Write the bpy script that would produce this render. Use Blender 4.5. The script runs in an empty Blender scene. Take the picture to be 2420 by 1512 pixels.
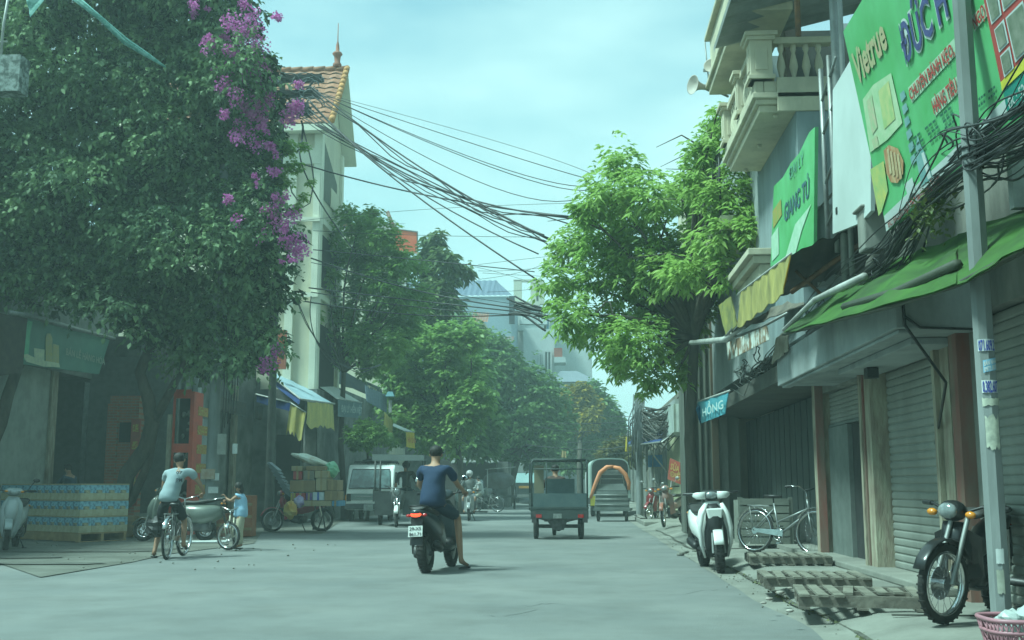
import bpy, bmesh, math, random
import numpy as np
from mathutils import Vector, Matrix, Quaternion, noise as mnoise
R = math.radians
random.seed(7)
SC = bpy.context.scene
COL = SC.collection

# ---------------------------------------------------------------- camera, world, sun, exposure
CAM_H = 1.12
PITCH, YAW = R(8.637), R(3.196)
cam_d = bpy.data.cameras.new("camera"); cam = bpy.data.objects.new("camera", cam_d); COL.objects.link(cam)
cam_d.sensor_width = 36.0; cam_d.lens = 36.0 * 2594.0 / 2419.0
cam_d.clip_start = 0.05; cam_d.clip_end = 5000
cam.location = (0, 0, CAM_H)
CR = Matrix.Rotation(YAW, 3, 'Z') @ Matrix.Rotation(R(90) + PITCH, 3, 'X')
cam.rotation_euler = CR.to_euler()
SC.camera = cam

SUN_EL, SUN_AZ = R(58), R(-112)      # azimuth measured from +Y towards +X (sun high on the left)
world = bpy.data.worlds.new("World"); SC.world = world; world.use_nodes = True
wn = world.node_tree.nodes; wl = world.node_tree.links
for n in list(wn): wn.remove(n)
w_out = wn.new('ShaderNodeOutputWorld'); w_bg = wn.new('ShaderNodeBackground'); w_bg.inputs[1].default_value = 0.089
sky = wn.new('ShaderNodeTexSky'); sky.sky_type = 'NISHITA'; sky.sun_disc = False
sky.sun_elevation = SUN_EL; sky.sun_rotation = SUN_AZ; sky.air_density = 1.4; sky.dust_density = 3.0; sky.ozone_density = 1.0
w_tc = wn.new('ShaderNodeTexCoord')
w_map = wn.new('ShaderNodeMapping'); w_map.inputs['Scale'].default_value = (1.1, 1.1, 3.2); w_map.inputs['Location'].default_value = (0.35, 0.2, 0.62)
w_n = wn.new('ShaderNodeTexNoise'); w_n.inputs['Scale'].default_value = 1.7; w_n.inputs['Detail'].default_value = 5; w_n.inputs['Roughness'].default_value = 0.52
w_r = wn.new('ShaderNodeValToRGB')
w_r.color_ramp.elements[0].position = 0.40; w_r.color_ramp.elements[0].color = (0.30, 0.30, 0.30, 1)
w_r.color_ramp.elements[1].position = 0.60; w_r.color_ramp.elements[1].color = (0.97, 0.97, 0.97, 1)
w_tint = wn.new('ShaderNodeMix'); w_tint.data_type = 'RGBA'; w_tint.blend_type = 'MULTIPLY'; w_tint.inputs[0].default_value = 1
w_tint.inputs[7].default_value = (0.40, 0.98, 0.95, 1)
w_mix = wn.new('ShaderNodeMix'); w_mix.data_type = 'RGBA'; w_mix.inputs[7].default_value = (3.7, 6.2, 6.3, 1)
wl.new(w_tc.outputs['Generated'], w_map.inputs[0]); wl.new(w_map.outputs[0], w_n.inputs['Vector']); wl.new(w_n.outputs[0], w_r.inputs[0])
wl.new(sky.outputs[0], w_tint.inputs[6]); wl.new(w_tint.outputs[2], w_mix.inputs[6]); wl.new(w_r.outputs[0], w_mix.inputs[0])
wl.new(w_mix.outputs[2], w_bg.inputs[0]); wl.new(w_bg.outputs[0], w_out.inputs[0])

sun_d = bpy.data.lights.new("sun", 'SUN'); sun_d.energy = 3.9; sun_d.angle = R(11); sun_d.color = (0.68, 1.0, 0.93)
sun = bpy.data.objects.new("sun", sun_d); COL.objects.link(sun); sun.location = (-20, 10, 30)
sun_dir = Vector((math.sin(SUN_AZ) * math.cos(SUN_EL), math.cos(SUN_AZ) * math.cos(SUN_EL), math.sin(SUN_EL)))
sun.rotation_euler = sun_dir.to_track_quat('Z', 'Y').to_euler()

SC.view_settings.view_transform = 'Standard'; SC.view_settings.look = 'None'
SC.view_settings.exposure = 0.90; SC.view_settings.gamma = 1.0; SC.view_settings.use_curve_mapping = False
SC.cycles.max_bounces = 6; SC.cycles.transparent_max_bounces = 16; SC.cycles.volume_bounces = 1
SC.cycles.use_denoising = True

# ---------------------------------------------------------------- finding real places: a sight line met with a plane
def ray(px, py): return CR @ Vector((px - 1209.5, -(py - 756.0), -2594.0))
C0 = Vector((0, 0, CAM_H))
def AY(px, py, Y): d = ray(px, py); return C0 + d * (Y / d.y)
def AX(px, py, X): d = ray(px, py); return C0 + d * (X / d.x)
def AZ(px, py, z=0.0): d = ray(px, py); return C0 + d * ((z - CAM_H) / d.z)

# ---------------------------------------------------------------- materials
MATS = {}
def mat(name, c1, c2=None, scale=6.0, rough=0.8, bump=0.0, bscale=None, metal=0.0, dirt=0.0, dscale=0.8, stretch=(1, 1, 1),
        spec=0.4, rnd=None, trans=0.0, emit=None, lo=0.35, hi=0.65, coat=0.0, alpha=1.0, brick=None, detail=4):
    if name in MATS: return MATS[name]
    m = bpy.data.materials.new(name); m.use_nodes = True; MATS[name] = m
    nt = m.node_tree; N = nt.nodes; L = nt.links
    bs = N['Principled BSDF']; out = N['Material Output']
    bs.inputs['Roughness'].default_value = rough; bs.inputs['Metallic'].default_value = metal
    bs.inputs['Specular IOR Level'].default_value = spec
    if coat: bs.inputs['Coat Weight'].default_value = coat; bs.inputs['Coat Roughness'].default_value = 0.08
    if alpha < 1: bs.inputs['Alpha'].default_value = alpha
    c1 = tuple(c1) + (1,); c2 = (tuple(c2) + (1,)) if c2 else tuple(min(1, x * 0.78) for x in c1[:3]) + (1,)
    tc = N.new('ShaderNodeTexCoord'); mp = N.new('ShaderNodeMapping'); mp.inputs['Scale'].default_value = stretch
    L.new(tc.outputs['Object'], mp.inputs[0])
    ns = N.new('ShaderNodeTexNoise'); ns.inputs['Scale'].default_value = scale; ns.inputs['Detail'].default_value = detail; ns.inputs['Roughness'].default_value = .6
    L.new(mp.outputs[0], ns.inputs['Vector'])
    rp = N.new('ShaderNodeMapRange'); rp.inputs[1].default_value = lo; rp.inputs[2].default_value = hi
    L.new(ns.outputs[0], rp.inputs[0])
    mx = N.new('ShaderNodeMix'); mx.data_type = 'RGBA'; mx.inputs[6].default_value = c1; mx.inputs[7].default_value = c2
    L.new(rp.outputs[0], mx.inputs[0]); col = mx.outputs[2]
    hsrc = ns.outputs[0]
    if brick:
        bk = N.new('ShaderNodeTexBrick'); bk.inputs['Scale'].default_value = 1
        bk.inputs['Brick Width'].default_value = brick[0]; bk.inputs['Row Height'].default_value = brick[1]; bk.inputs['Mortar Size'].default_value = brick[2]
        bk.inputs['Mortar'].default_value = tuple(brick[3]) + (1,)
        m2 = N.new('ShaderNodeMapping'); m2.inputs['Rotation'].default_value = (R(90), 0, 0)
        if len(brick) > 4: m2.inputs['Rotation'].default_value = brick[4]
        L.new(tc.outputs['Object'], m2.inputs[0]); L.new(m2.outputs[0], bk.inputs['Vector'])
        L.new(col, bk.inputs['Color1']); L.new(col, bk.inputs['Color2']); col = bk.outputs[0]
    if dirt:
        n2 = N.new('ShaderNodeTexNoise'); n2.inputs['Scale'].default_value = dscale; n2.inputs['Detail'].default_value = 6; n2.inputs['Roughness'].default_value = .7
        m3 = N.new('ShaderNodeMapping'); m3.inputs['Scale'].default_value = (1, 1, 0.3); L.new(tc.outputs['Object'], m3.inputs[0]); L.new(m3.outputs[0], n2.inputs['Vector'])
        r2 = N.new('ShaderNodeMapRange'); r2.inputs[1].default_value = .45; r2.inputs[2].default_value = .72; r2.inputs[4].default_value = dirt; L.new(n2.outputs[0], r2.inputs[0])
        mx2 = N.new('ShaderNodeMix'); mx2.data_type = 'RGBA'; mx2.inputs[7].default_value = (.05, .045, .035, 1)
        L.new(r2.outputs[0], mx2.inputs[0]); L.new(col, mx2.inputs[6]); col = mx2.outputs[2]
    if rnd:   # leaf-by-leaf colour differences, stored per face
        at = N.new('ShaderNodeAttribute'); at.attribute_name = 'tone'
        mx4 = N.new('ShaderNodeMix'); mx4.data_type = 'RGBA'; mx4.inputs[7].default_value = tuple(rnd) + (1,)
        L.new(at.outputs['Fac'], mx4.inputs[0]); L.new(col, mx4.inputs[6]); col = mx4.outputs[2]
    L.new(col, bs.inputs['Base Color'])
    if bump:
        n3 = N.new('ShaderNodeTexNoise'); n3.inputs['Scale'].default_value = bscale or scale * 4; n3.inputs['Detail'].default_value = 5
        L.new(mp.outputs[0], n3.inputs['Vector'])
        bp = N.new('ShaderNodeBump'); bp.inputs['Strength'].default_value = bump; bp.inputs['Distance'].default_value = 0.02
        L.new(n3.outputs[0], bp.inputs['Height']); L.new(bp.outputs[0], bs.inputs['Normal'])
    if trans:
        tl = N.new('ShaderNodeBsdfTranslucent'); L.new(col, tl.inputs[0])
        ms = N.new('ShaderNodeMixShader'); ms.inputs[0].default_value = trans
        L.new(bs.outputs[0], ms.inputs[1]); L.new(tl.outputs[0], ms.inputs[2]); L.new(ms.outputs[0], out.inputs[0])
    if emit:
        bs.inputs['Emission Color'].default_value = tuple(emit[0]) + (1,); bs.inputs['Emission Strength'].default_value = emit[1]
    return m
def glassmat(name, tint=(.5, .6, .6), rough=.05, mixf=.55):
    if name in MATS: return MATS[name]
    m = bpy.data.materials.new(name); m.use_nodes = True; MATS[name] = m
    N = m.node_tree.nodes; L = m.node_tree.links; N.remove(N['Principled BSDF'])
    t = N.new('ShaderNodeBsdfTransparent'); t.inputs[0].default_value = tuple(tint) + (1,)
    g = N.new('ShaderNodeBsdfGlossy'); g.inputs['Roughness'].default_value = rough; g.inputs[0].default_value = (.8, .8, .8, 1)
    fr = N.new('ShaderNodeFresnel'); fr.inputs[0].default_value = 1.5
    ad = N.new('ShaderNodeMath'); ad.operation = 'ADD'; ad.inputs[1].default_value = mixf * .4; ad.use_clamp = True; L.new(fr.outputs[0], ad.inputs[0])
    x = N.new('ShaderNodeMixShader'); L.new(ad.outputs[0], x.inputs[0]); L.new(t.outputs[0], x.inputs[1]); L.new(g.outputs[0], x.inputs[2])
    L.new(x.outputs[0], N['Material Output'].inputs[0]); return m

# ---------------------------------------------------------------- mesh building
def frame(d):
    d = Vector(d).normalized(); a = Vector((0, 0, 1)) if abs(d.z) < .9 else Vector((1, 0, 0))
    u = d.cross(a).normalized(); return u, u.cross(d).normalized(), d
class MB:
    def __init__(s): s.v = []; s.f = []; s.m = []; s.s = []; s.mi = 0; s.T = None
    def add(s, vs, fs, smooth=False):
        o = len(s.v)
        vs = [Vector(v) for v in vs]
        if s.T is not None: vs = [s.T @ v for v in vs]
        s.v += vs
        for f in fs: s.f.append([i + o for i in f]); s.m.append(s.mi); s.s.append(smooth)
        return s
    def box(s, c, size, rot=None):
        hx, hy, hz = [x / 2 for x in size]; c = Vector(c)
        vs = [Vector((x * hx, y * hy, z * hz)) for x in (-1, 1) for y in (-1, 1) for z in (-1, 1)]
        if rot is not None:
            if isinstance(rot, (int, float)): rot = Matrix.Rotation(rot, 3, 'Z')
            vs = [rot @ v for v in vs]
        return s.add([c + v for v in vs], [(0, 1, 3, 2), (4, 6, 7, 5), (0, 4, 5, 1), (2, 3, 7, 6), (0, 2, 6, 4), (1, 5, 7, 3)])
    def bb(s, a, b): return s.box([(a[i] + b[i]) / 2 for i in range(3)], [abs(b[i] - a[i]) for i in range(3)])
    def hexa(s, bot, top):      # 4 bottom + 4 top corners, same winding
        return s.add(list(bot) + list(top), [(3, 2, 1, 0), (4, 5, 6, 7), (0, 1, 5, 4), (1, 2, 6, 5), (2, 3, 7, 6), (3, 0, 4, 7)])
    def slab(s, a, b, c, d, t, n=None):       # thick quad
        a, b, c, d = [Vector(x) for x in (a, b, c, d)]
        if n is None: n = (b - a).cross(d - a).normalized()
        n = Vector(n) * t
        return s.hexa([a, b, c, d], [a + n, b + n, c + n, d + n])
    def ring(s, c, u, w, ru, rw, n, ph=0): return [Vector(c) + u * (math.cos(2 * math.pi * i / n + ph) * ru) + w * (math.sin(2 * math.pi * i / n + ph) * rw) for i in range(n)]
    def cyl(s, a, b, r0, r1=None, n=8, cap=True, smooth=True):
        a, b = Vector(a), Vector(b); r1 = r0 if r1 is None else r1
        u, w, d = frame(b - a)
        vs = s.ring(a, u, w, r0, r0, n) + s.ring(b, u, w, r1, r1, n)
        s.add(vs, [(i, (i + 1) % n, n + (i + 1) % n, n + i) for i in range(n)], smooth)
        if cap:
            s.add(vs[:n], [tuple(range(n))[::-1]]); s.add(vs[n:], [tuple(range(n))])
        return s
    def tube(s, pts, r, n=6, smooth=True, cap=True, flat=1.0):
        pts = [Vector(p) for p in pts]; k = len(pts)
        rs = r if isinstance(r, (list, tuple)) else [r] * k
        vs = []; u = None
        for i, p in enumerate(pts):
            d = (pts[min(i + 1, k - 1)] - pts[max(i - 1, 0)])
            if d.length < 1e-9: d = Vector((0, 0, 1))
            d.normalize()
            if u is None: u, w, _ = frame(d)
            else:
                u = (u - d * u.dot(d)); u = u.normalized() if u.length > 1e-6 else frame(d)[0]
                w = u.cross(d).normalized()
            vs += s.ring(p, u, w, rs[i], rs[i] * flat, n)
        fs = [(j * n + i, j * n + (i + 1) % n, (j + 1) * n + (i + 1) % n, (j + 1) * n + i) for j in range(k - 1) for i in range(n)]
        if cap: fs += [tuple(range(n))[::-1], tuple(range((k - 1) * n, k * n))]
        return s.add(vs, fs, smooth)
    def loft(s, secs, n=14, smooth=True, cap=True):
        # secs: (center, (half_u, half_w), exponent, u_axis, w_axis)
        vs = []
        for c, h, e, u, w in secs:
            c, u, w = Vector(c), Vector(u), Vector(w)
            for i in range(n):
                t = 2 * math.pi * i / n; cs, sn = math.cos(t), math.sin(t)
                vs.append(c + u * (math.copysign(abs(cs) ** (2 / e), cs) * h[0]) + w * (math.copysign(abs(sn) ** (2 / e), sn) * h[1]))
        k = len(secs)
        fs = [(j * n + i, j * n + (i + 1) % n, (j + 1) * n + (i + 1) % n, (j + 1) * n + i) for j in range(k - 1) for i in range(n)]
        if cap: fs += [tuple(range(n))[::-1], tuple(range((k - 1) * n, k * n))]
        return s.add(vs, fs, smooth)
    def ly(s, secs, n=14, e=2.6): # loft along y: (y, x0, zc, hx, hz)
        return s.loft([((a[1], a[0], a[2]), (a[3], a[4]), a[5] if len(a) > 5 else e, (1, 0, 0), (0, 0, 1)) for a in secs], n)
    def lz(s, secs, n=14, e=2.6): # loft along z: (z, xc, yc, hx, hy)
        return s.loft([((a[1], a[2], a[0]), (a[3], a[4]), a[5] if len(a) > 5 else e, (1, 0, 0), (0, 1, 0)) for a in secs], n)
    def ell(s, c, r, n=10, m=7, T=None):
        c = Vector(c); vs = []
        if isinstance(r, (int, float)): r = (r, r, r)
        for j in range(m + 1):
            ph = math.pi * j / m
            for i in range(n):
                t = 2 * math.pi * i / n
                v = Vector((r[0] * math.sin(ph) * math.cos(t), r[1] * math.sin(ph) * math.sin(t), r[2] * math.cos(ph)))
                if T is not None: v = T @ v
                vs.append(c + v)
        fs = [(j * n + i, (j + 1) * n + i, (j + 1) * n + (i + 1) % n, j * n + (i + 1) % n) for j in range(m) for i in range(n)]
        return s.add(vs, fs, True)
    def prism(s, poly, a, b, ax='x'):          # 2D outline extruded from a to b along axis
        def P(p, t): return {'x': (t, p[0], p[1]), 'y': (p[0], t, p[1]), 'z': (p[0], p[1], t)}[ax]
        n = len(poly)
        vs = [P(p, a) for p in poly] + [P(p, b) for p in poly]
        return s.add(vs, [tuple(range(n))[::-1], tuple(range(n, 2 * n))] + [(i, (i + 1) % n, n + (i + 1) % n, n + i) for i in range(n)])
    def torus(s, c, r, t, axis=(1, 0, 0), n=24, m=8, flat=1.0):
        c = Vector(c); u, w, d = frame(axis); vs = []
        for i in range(n):
            a = 2 * math.pi * i / n; e = u * math.cos(a) + w * math.sin(a)
            for j in range(m):
                b = 2 * math.pi * j / m; vs.append(c + e * (r + t * math.cos(b)) + d * (t * flat * math.sin(b)))
        return s.add(vs, [(i * m + j, ((i + 1) % n) * m + j, ((i + 1) % n) * m + (j + 1) % m, i * m + (j + 1) % m) for i in range(n) for j in range(m)], True)
    def lathe(s, prof, base, axis=(0, 0, 1), n=12, smooth=True):   # prof: (radius, height)
        u, w, d = frame(axis); base = Vector(base); vs = []
        for r, h in prof: vs += s.ring(base + d * h, u, w, max(r, 1e-4), max(r, 1e-4), n)
        k = len(prof)
        return s.add(vs, [(j * n + i, j * n + (i + 1) % n, (j + 1) * n + (i + 1) % n, (j + 1) * n + i) for j in range(k - 1) for i in range(n)] + [tuple(range(n))[::-1], tuple(range((k - 1) * n, k * n))], smooth)
    def grid(s, A, B, Cc, D, nu, nv, fn=None, smooth=True, thick=0):   # A-B bottom edge, D-C top edge; fn(u,v)->offset
        A, B, Cc, D = [Vector(x) for x in (A, B, Cc, D)]
        nrm = (B - A).cross(D - A).normalized()
        def sheet(off):
            vs = []
            for j in range(nv + 1):
                for i in range(nu + 1):
                    u, v = i / nu, j / nv
                    p = A * (1 - u) * (1 - v) + B * u * (1 - v) + Cc * u * v + D * (1 - u) * v
                    if fn:
                        q = fn(u, v); p = p + (nrm * q if isinstance(q, (int, float)) else Vector(q))
                    vs.append(p + nrm * off)
            return vs
        fs = [(j * (nu + 1) + i, j * (nu + 1) + i + 1, (j + 1) * (nu + 1) + i + 1, (j + 1) * (nu + 1) + i) for j in range(nv) for i in range(nu)]
        s.add(sheet(0), fs, smooth)
        if thick: s.add(sheet(-thick), [f[::-1] for f in fs], smooth)
        return s
    def mesh(s, name, mats, shift=None):
        me = bpy.data.meshes.new(name)
        vs = s.v if shift is None else [shift @ v for v in s.v]
        me.from_pydata([tuple(v) for v in vs], [], s.f)
        if not isinstance(mats, (list, tuple)): mats = [mats]
        for m in mats: me.materials.append(m)
        me.polygons.foreach_set('material_index', s.m); me.polygons.foreach_set('use_smooth', s.s)
        me.update(); return me
    def build(s, name, mats, parent=None, world=True, bevel=0, label=None):
        inv = None
        root = parent
        while root is not None and root.parent is not None: root = root.parent
        if root is not None and world: inv = (Matrix.Translation(root.location) @ root.rotation_euler.to_matrix().to_4x4()).inverted()
        me = s.mesh(name, mats, inv)
        o = bpy.data.objects.new(name, me); COL.objects.link(o)
        if parent is not None: o.parent = parent
        if bevel:
            b = o.modifiers.new('bevel', 'BEVEL'); b.width = bevel; b.segments = 2; b.limit_method = 'ANGLE'; b.angle_limit = R(40)
        if label: o['label'] = label
        return o
def thing(name, label, cat, loc=(0, 0, 0), rz=0, group=None, rot=None):
    o = bpy.data.objects.new(name, None); o.empty_display_size = .2; COL.objects.link(o)
    o.location = loc; o.rotation_euler = rot if rot else (0, 0, rz)
    o['label'] = label; o['category'] = cat
    if group: o['group'] = group
    return o
def tag(o, label, cat, group=None, kind=None):
    o['label'] = label; o['category'] = cat
    if group: o['group'] = group
    if kind: o['kind'] = kind
    return o
def struct(o, kind='structure'): o['kind'] = kind; return o
def kids(o): return [c for c in bpy.data.objects if c.parent == o]
def dup(root, loc, rz, label, group=None):
    ch = {}
    for c in bpy.data.objects:
        if c.parent: ch.setdefault(c.parent.name, []).append(c)
    def cp(o, par):
        c = o.copy(); COL.objects.link(c); c.parent = par
        for k in ch.get(o.name, []): cp(k, c)
        return c
    r = cp(root, None); r.location = loc; r.rotation_euler = (0, 0, rz); r['label'] = label
    if group: r['group'] = group
    return r

# lettering as flat mesh: returns MB geometry mapped on the plane (origin o, right u, up w)
def lettering(mb, s, o, u, w, height, width=None, align='CENTER', lift=.004, bend=None, bold=0.0, slant=0.0, thick=0.0):
    cu = bpy.data.curves.new('t', 'FONT'); cu.body = s; cu.align_x = 'LEFT'; cu.size = 1; cu.resolution_u = 2; cu.offset = bold; cu.shear = slant
    ob = bpy.data.objects.new('t', cu); COL.objects.link(ob)
    dg = bpy.context.evaluated_depsgraph_get(); me = bpy.data.meshes.new_from_object(ob.evaluated_get(dg))
    vs = [v.co.copy() for v in me.vertices]; fs = [tuple(p.vertices) for p in me.polygons]
    bpy.data.objects.remove(ob); bpy.data.curves.remove(cu); bpy.data.meshes.remove(me)
    if not vs: return
    x0 = min(v.x for v in vs); x1 = max(v.x for v in vs)
    k = height / 0.72; kx = k if width is None else width / max(1e-6, x1 - x0)
    off = {'CENTER': (x0 + x1) / 2, 'LEFT': x0, 'RIGHT': x1}[align]
    u = Vector(u).normalized(); w = Vector(w).normalized(); n = u.cross(w); o = Vector(o)
    if bend: P = [bend((v.x - off) * kx, v.y * k) for v in vs]
    else: P = [o + u * ((v.x - off) * kx) + w * (v.y * k) + n * lift for v in vs]
    mb.add(P, fs)
# ================================================================ SETTING
KX = 2.07          # right gutter line
M_road = mat('road_asphalt', (.125, .135, .132), (.185, .192, .182), scale=.55, rough=.85, bump=.25, bscale=60, detail=12, lo=.3, hi=.7, dirt=.28, dscale=1.3)
M_walk = mat('concrete_walk', (.23, .23, .20), (.16, .16, .14), scale=1.1, rough=.9, bump=.35, bscale=25, dirt=.3, dscale=1.2)
M_dirt = mat('dirt_apron', (.14, .14, .12), (.085, .085, .07), scale=1.3, rough=.95, bump=.6, bscale=18, detail=8)
def sheet(pts, z, name, m, kind='structure'):
    b = MB(); b.add([(p[0], p[1], z) for p in pts], [tuple(range(len(pts)))]); return struct(b.build(name, m), kind)
sheet([(-400, -30), (400, -30), (400, 900), (-400, 900)], -.02, 'ground', M_dirt)
# road with gentle unevenness
b = MB(); nx, ny = 30, 120
def rz_(x, y): return 0.012 * mnoise.noise(Vector((x * .25, y * .12, 0)))
vs = [(-14 + 17 * i / nx, -4 + 144 * (j / ny) ** 1.3, 0) for j in range(ny + 1) for i in range(nx + 1)]
b.add([(x, y, rz_(x, y)) for x, y, _ in vs], [(j * (nx + 1) + i, j * (nx + 1) + i + 1, (j + 1) * (nx + 1) + i + 1, (j + 1) * (nx + 1) + i) for j in range(ny) for i in range(nx)], True)
struct(b.build('road', M_road))
# old patches and tar seams in the road
b = MB(); rr = random.Random(3)
def patch(cx, cy, rx, ry, z, n=22, seed=0):
    q = [(cx + math.cos(t) * rx * (1 + .35 * mnoise.noise(Vector((math.cos(t) * 1.3, math.sin(t) * 1.3, seed)))), cy + math.sin(t) * ry * (1 + .35 * mnoise.noise(Vector((math.cos(t) * 1.3, math.sin(t) * 1.3, seed + 5))))) for t in [2 * math.pi * i / n for i in range(n)]]
    c0 = (cx, cy); fl_ = z > .025; zz_ = (lambda x, y: z) if fl_ else (lambda x, y: rz_(x, y) + .006)
    k_ = 5; V_ = [(cx, cy, zz_(cx, cy))]
    for r__ in range(1, k_ + 1): V_ += [(cx + (x - cx) * r__ / k_, cy + (y - cy) * r__ / k_, zz_(cx + (x - cx) * r__ / k_, cy + (y - cy) * r__ / k_)) for x, y in q]
    F_ = [(0, 1 + i, 1 + (i + 1) % n) for i in range(n)] + [(1 + (r__ - 1) * n + i, 1 + r__ * n + i, 1 + r__ * n + (i + 1) % n, 1 + (r__ - 1) * n + (i + 1) % n) for r__ in range(1, k_) for i in range(n)]
    b.add(V_, F_, True)
b = MB()
for k in range(5):
    x = rr.uniform(-5, 1.2); y = rr.uniform(9.5, 15); p = []
    for i in range(9): p.append((x, y, .018)); x += rr.uniform(.02, .10); y += rr.uniform(-.10, .16)
    for i in range(8):
        a, c = p[i], p[i + 1]; b.add([(a[0] - .006, a[1], .024), (c[0] - .006, c[1], .024), (c[0] + .006, c[1], .024), (a[0] + .006, a[1], .024)], [(0, 1, 2, 3)])
struct(b.build('road_cracks', mat('road_crack', (.15, .15, .14))))
# right pavement: sloping concrete apron up from the gutter, then the raised walk
b = MB(); ny = 110
def prof(y):
    w = .10 * mnoise.noise(Vector((y * .5, 3, 0))); k = 0 if y < 27 else min(1, (y - 27) / 3)
    return [(KX - .28 + w, .006), (KX + w * .6, .012), (KX + .08 + w * .3, .045), (KX + .36, .115), (KX + .60, .13), (3.3, .13), (6.5, .135)]
vs = []; ys = [3 + (60 - 3) * (j / ny) ** 1.2 for j in range(ny + 1)]
for y in ys: vs += [(x, y, z + (.012 * mnoise.noise(Vector((x * 2.2, y * 1.8, 0))) if i > 1 else 0)) for i, (x, z) in enumerate(prof(y))]
b.add(vs, [(j * 7 + i, j * 7 + i + 1, (j + 1) * 7 + i + 1, (j + 1) * 7 + i) for j in range(ny) for i in range(6)], True)
struct(b.build('pavement', M_walk))
b = MB(); b.bb((2.3, 60, 0), (6.5, 140, .13)); struct(b.build('far_pavement', M_walk))
b = MB(); pv = None
for k in range(120):
    y = 6 + k * .19; x = KX + .03 + .1 * mnoise.noise(Vector((y * .5, 3, 0))); w = .018 + .022 * abs(mnoise.noise(Vector((y * 2.3, 7, 0)))); q = ((x - w, y, .0305), (x + w, y, .0385))
    if pv: b.add([pv[0], pv[1], q[1], q[0]], [(0, 1, 2, 3)])
    pv = q
struct(b.build('gutter', mat('gutter_dirt', (.045, .045, .035), (.10, .10, .08), scale=6, rough=.95)))
# joints across the walk
b = MB()
for y in (6.2, 8.9, 11.3, 14.6, 18.2): b.box((3.0, y, .139), (1.1, .025, .01))
struct(b.build('pavement_joints', mat('joint_dark', (.06, .06, .05))))
# dirt and weeds caught in the right gutter
b = MB(); rr = random.Random(11)
for k in range(260):
    y = rr.uniform(6.5, 15.5); x = KX + .03 + .1 * mnoise.noise(Vector((y * .5, 3, 0))) + rr.gauss(0, .035); a = rr.uniform(0, 6.28); s_ = rr.uniform(.01, .035)
    b.add([(x, y, .03), (x + math.cos(a) * s_, y + math.sin(a) * s_, .03 + s_ * rr.uniform(.2, .9)), (x + math.cos(a + .6) * s_ * 1.4, y + math.sin(a + .6) * s_ * 1.4, .032)], [(0, 1, 2)])
struct(b.build('gutter_weeds', mat('weeds', (.12, .13, .05), (.05, .06, .025), scale=9)), 'stuff')
b = MB(); rr = random.Random(12)
for k in range(110):
    y = rr.uniform(5.5, 26) ; x = KX - .10 + rr.gauss(0, .12); s_ = rr.uniform(.005, .014)
    b.ell((x, y, .012 + s_ * .3), (s_, s_ * rr.uniform(.6, 1.3), s_ * .6), 5, 3)
for k in range(60):
    x = rr.uniform(-11, -4.5); y = rr.uniform(14, 22); s_ = rr.uniform(.008, .025); b.ell((x, y, .02), (s_, s_, s_ * .6), 5, 3)
struct(b.build('gravel_bits', mat('gravel', (.2, .19, .16), (.1, .1, .08), scale=12)), 'stuff')
# left forecourt: worn concrete with a straight broken edge
P = [AZ(-150, 1300), AZ(-150, 1360), AZ(0, 1333), AZ(95, 1366), AZ(310, 1330), AZ(400, 1310), AZ(600, 1285), AZ(620, 1258), AZ(760, 1262), AZ(800, 1235), AZ(850, 1222)]
poly = [(p.x, p.y) for p in P[2:]] + [(-6.3, 60), (-20, 60), (-20, 16), (P[1].x, P[1].y)]
b = MB(); b.add([(x, y, .014) for x, y in poly], [tuple(range(len(poly)))]); struct(b.build('left_forecourt', M_dirt))
b = MB()
for (px, py, w_, h_) in ((190, 1300, 1.6, .45), (300, 1295, 1.0, .3), (120, 1330, .9, .25), (60, 1315, .7, .3)):
    c = AZ(px, py, .028); patch(c.x, c.y, w_, h_, .028, seed=px)
struct(b.build('damp_patches', mat('damp', (.07, .07, .06), (.11, .11, .095), scale=2)))
# far closing ground rise and lane
# rubble and rubbish heap by the right kerb
b = MB(); rr = random.Random(5); c = AZ(1620, 1308)
for k in range(34):
    s_ = rr.uniform(.025, .07); b.ell((c.x + rr.gauss(.30, .35), c.y + rr.gauss(0, .35), s_ * .35), (s_, s_ * rr.uniform(.5, 1.2), s_ * .5), 6, 4)
tag(b.build('rubble_heap', mat('rubble', (.24, .24, .21), (.09, .09, .075), scale=7, rough=.95, bump=.5)), 'low heap of broken concrete and litter at the right kerb', 'rubble', kind='stuff')
# ================================================================ RIGHT-HAND SIDE
M_conc = mat('concrete_old', (.28, .28, .245), (.15, .155, .14), scale=1.6, rough=.92, bump=.5, bscale=14, dirt=.55, dscale=1.0, stretch=(1, 1, .5))
M_cream = mat('cream_paint', (.54, .50, .36), (.43, .40, .30), scale=1.5, rough=.9, bump=.25, dirt=.35, dscale=1.6)
M_greyp = mat('grey_plaster', (.32, .35, .345), (.23, .26, .255), scale=1.3, rough=.9, bump=.3, dirt=.45, dscale=1.2)
M_shut = mat('shutter_metal', (.27, .28, .25), (.21, .22, .195), scale=2.0, rough=.6, bump=.05, metal=.1, dirt=.3)
M_dark = mat('interior_shade', (.018, .02, .02), (.03, .03, .03), rough=.9)  # near-black: the shade inside doorways and openings put into the colour
M_post = mat('worn_post', (.36, .34, .25), (.22, .17, .13), scale=9, rough=.85, bump=.5, dirt=.3, stretch=(1, 1, .25))
M_redp = mat('red_faded', (.20, .065, .05), (.17, .13, .10), scale=5, rough=.8, stretch=(1, 1, .2), dirt=.3)
M_rust = mat('rusty_metal', (.19, .10, .05), (.10, .06, .04), scale=8, rough=.85, bump=.4)
M_steel = mat('dull_steel', (.28, .29, .28), (.20, .21, .20), scale=5, rough=.5, metal=.5)
M_pvc = mat('white_tube', (.42, .43, .40), (.26, .26, .24), scale=6, rough=.5, dirt=.25)
M_corr = mat('corrugated_sheet', (.15, .165, .14), (.09, .095, .08), scale=2.2, rough=.75, metal=.2, dirt=.5, stretch=(1, 1, .2))
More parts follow.
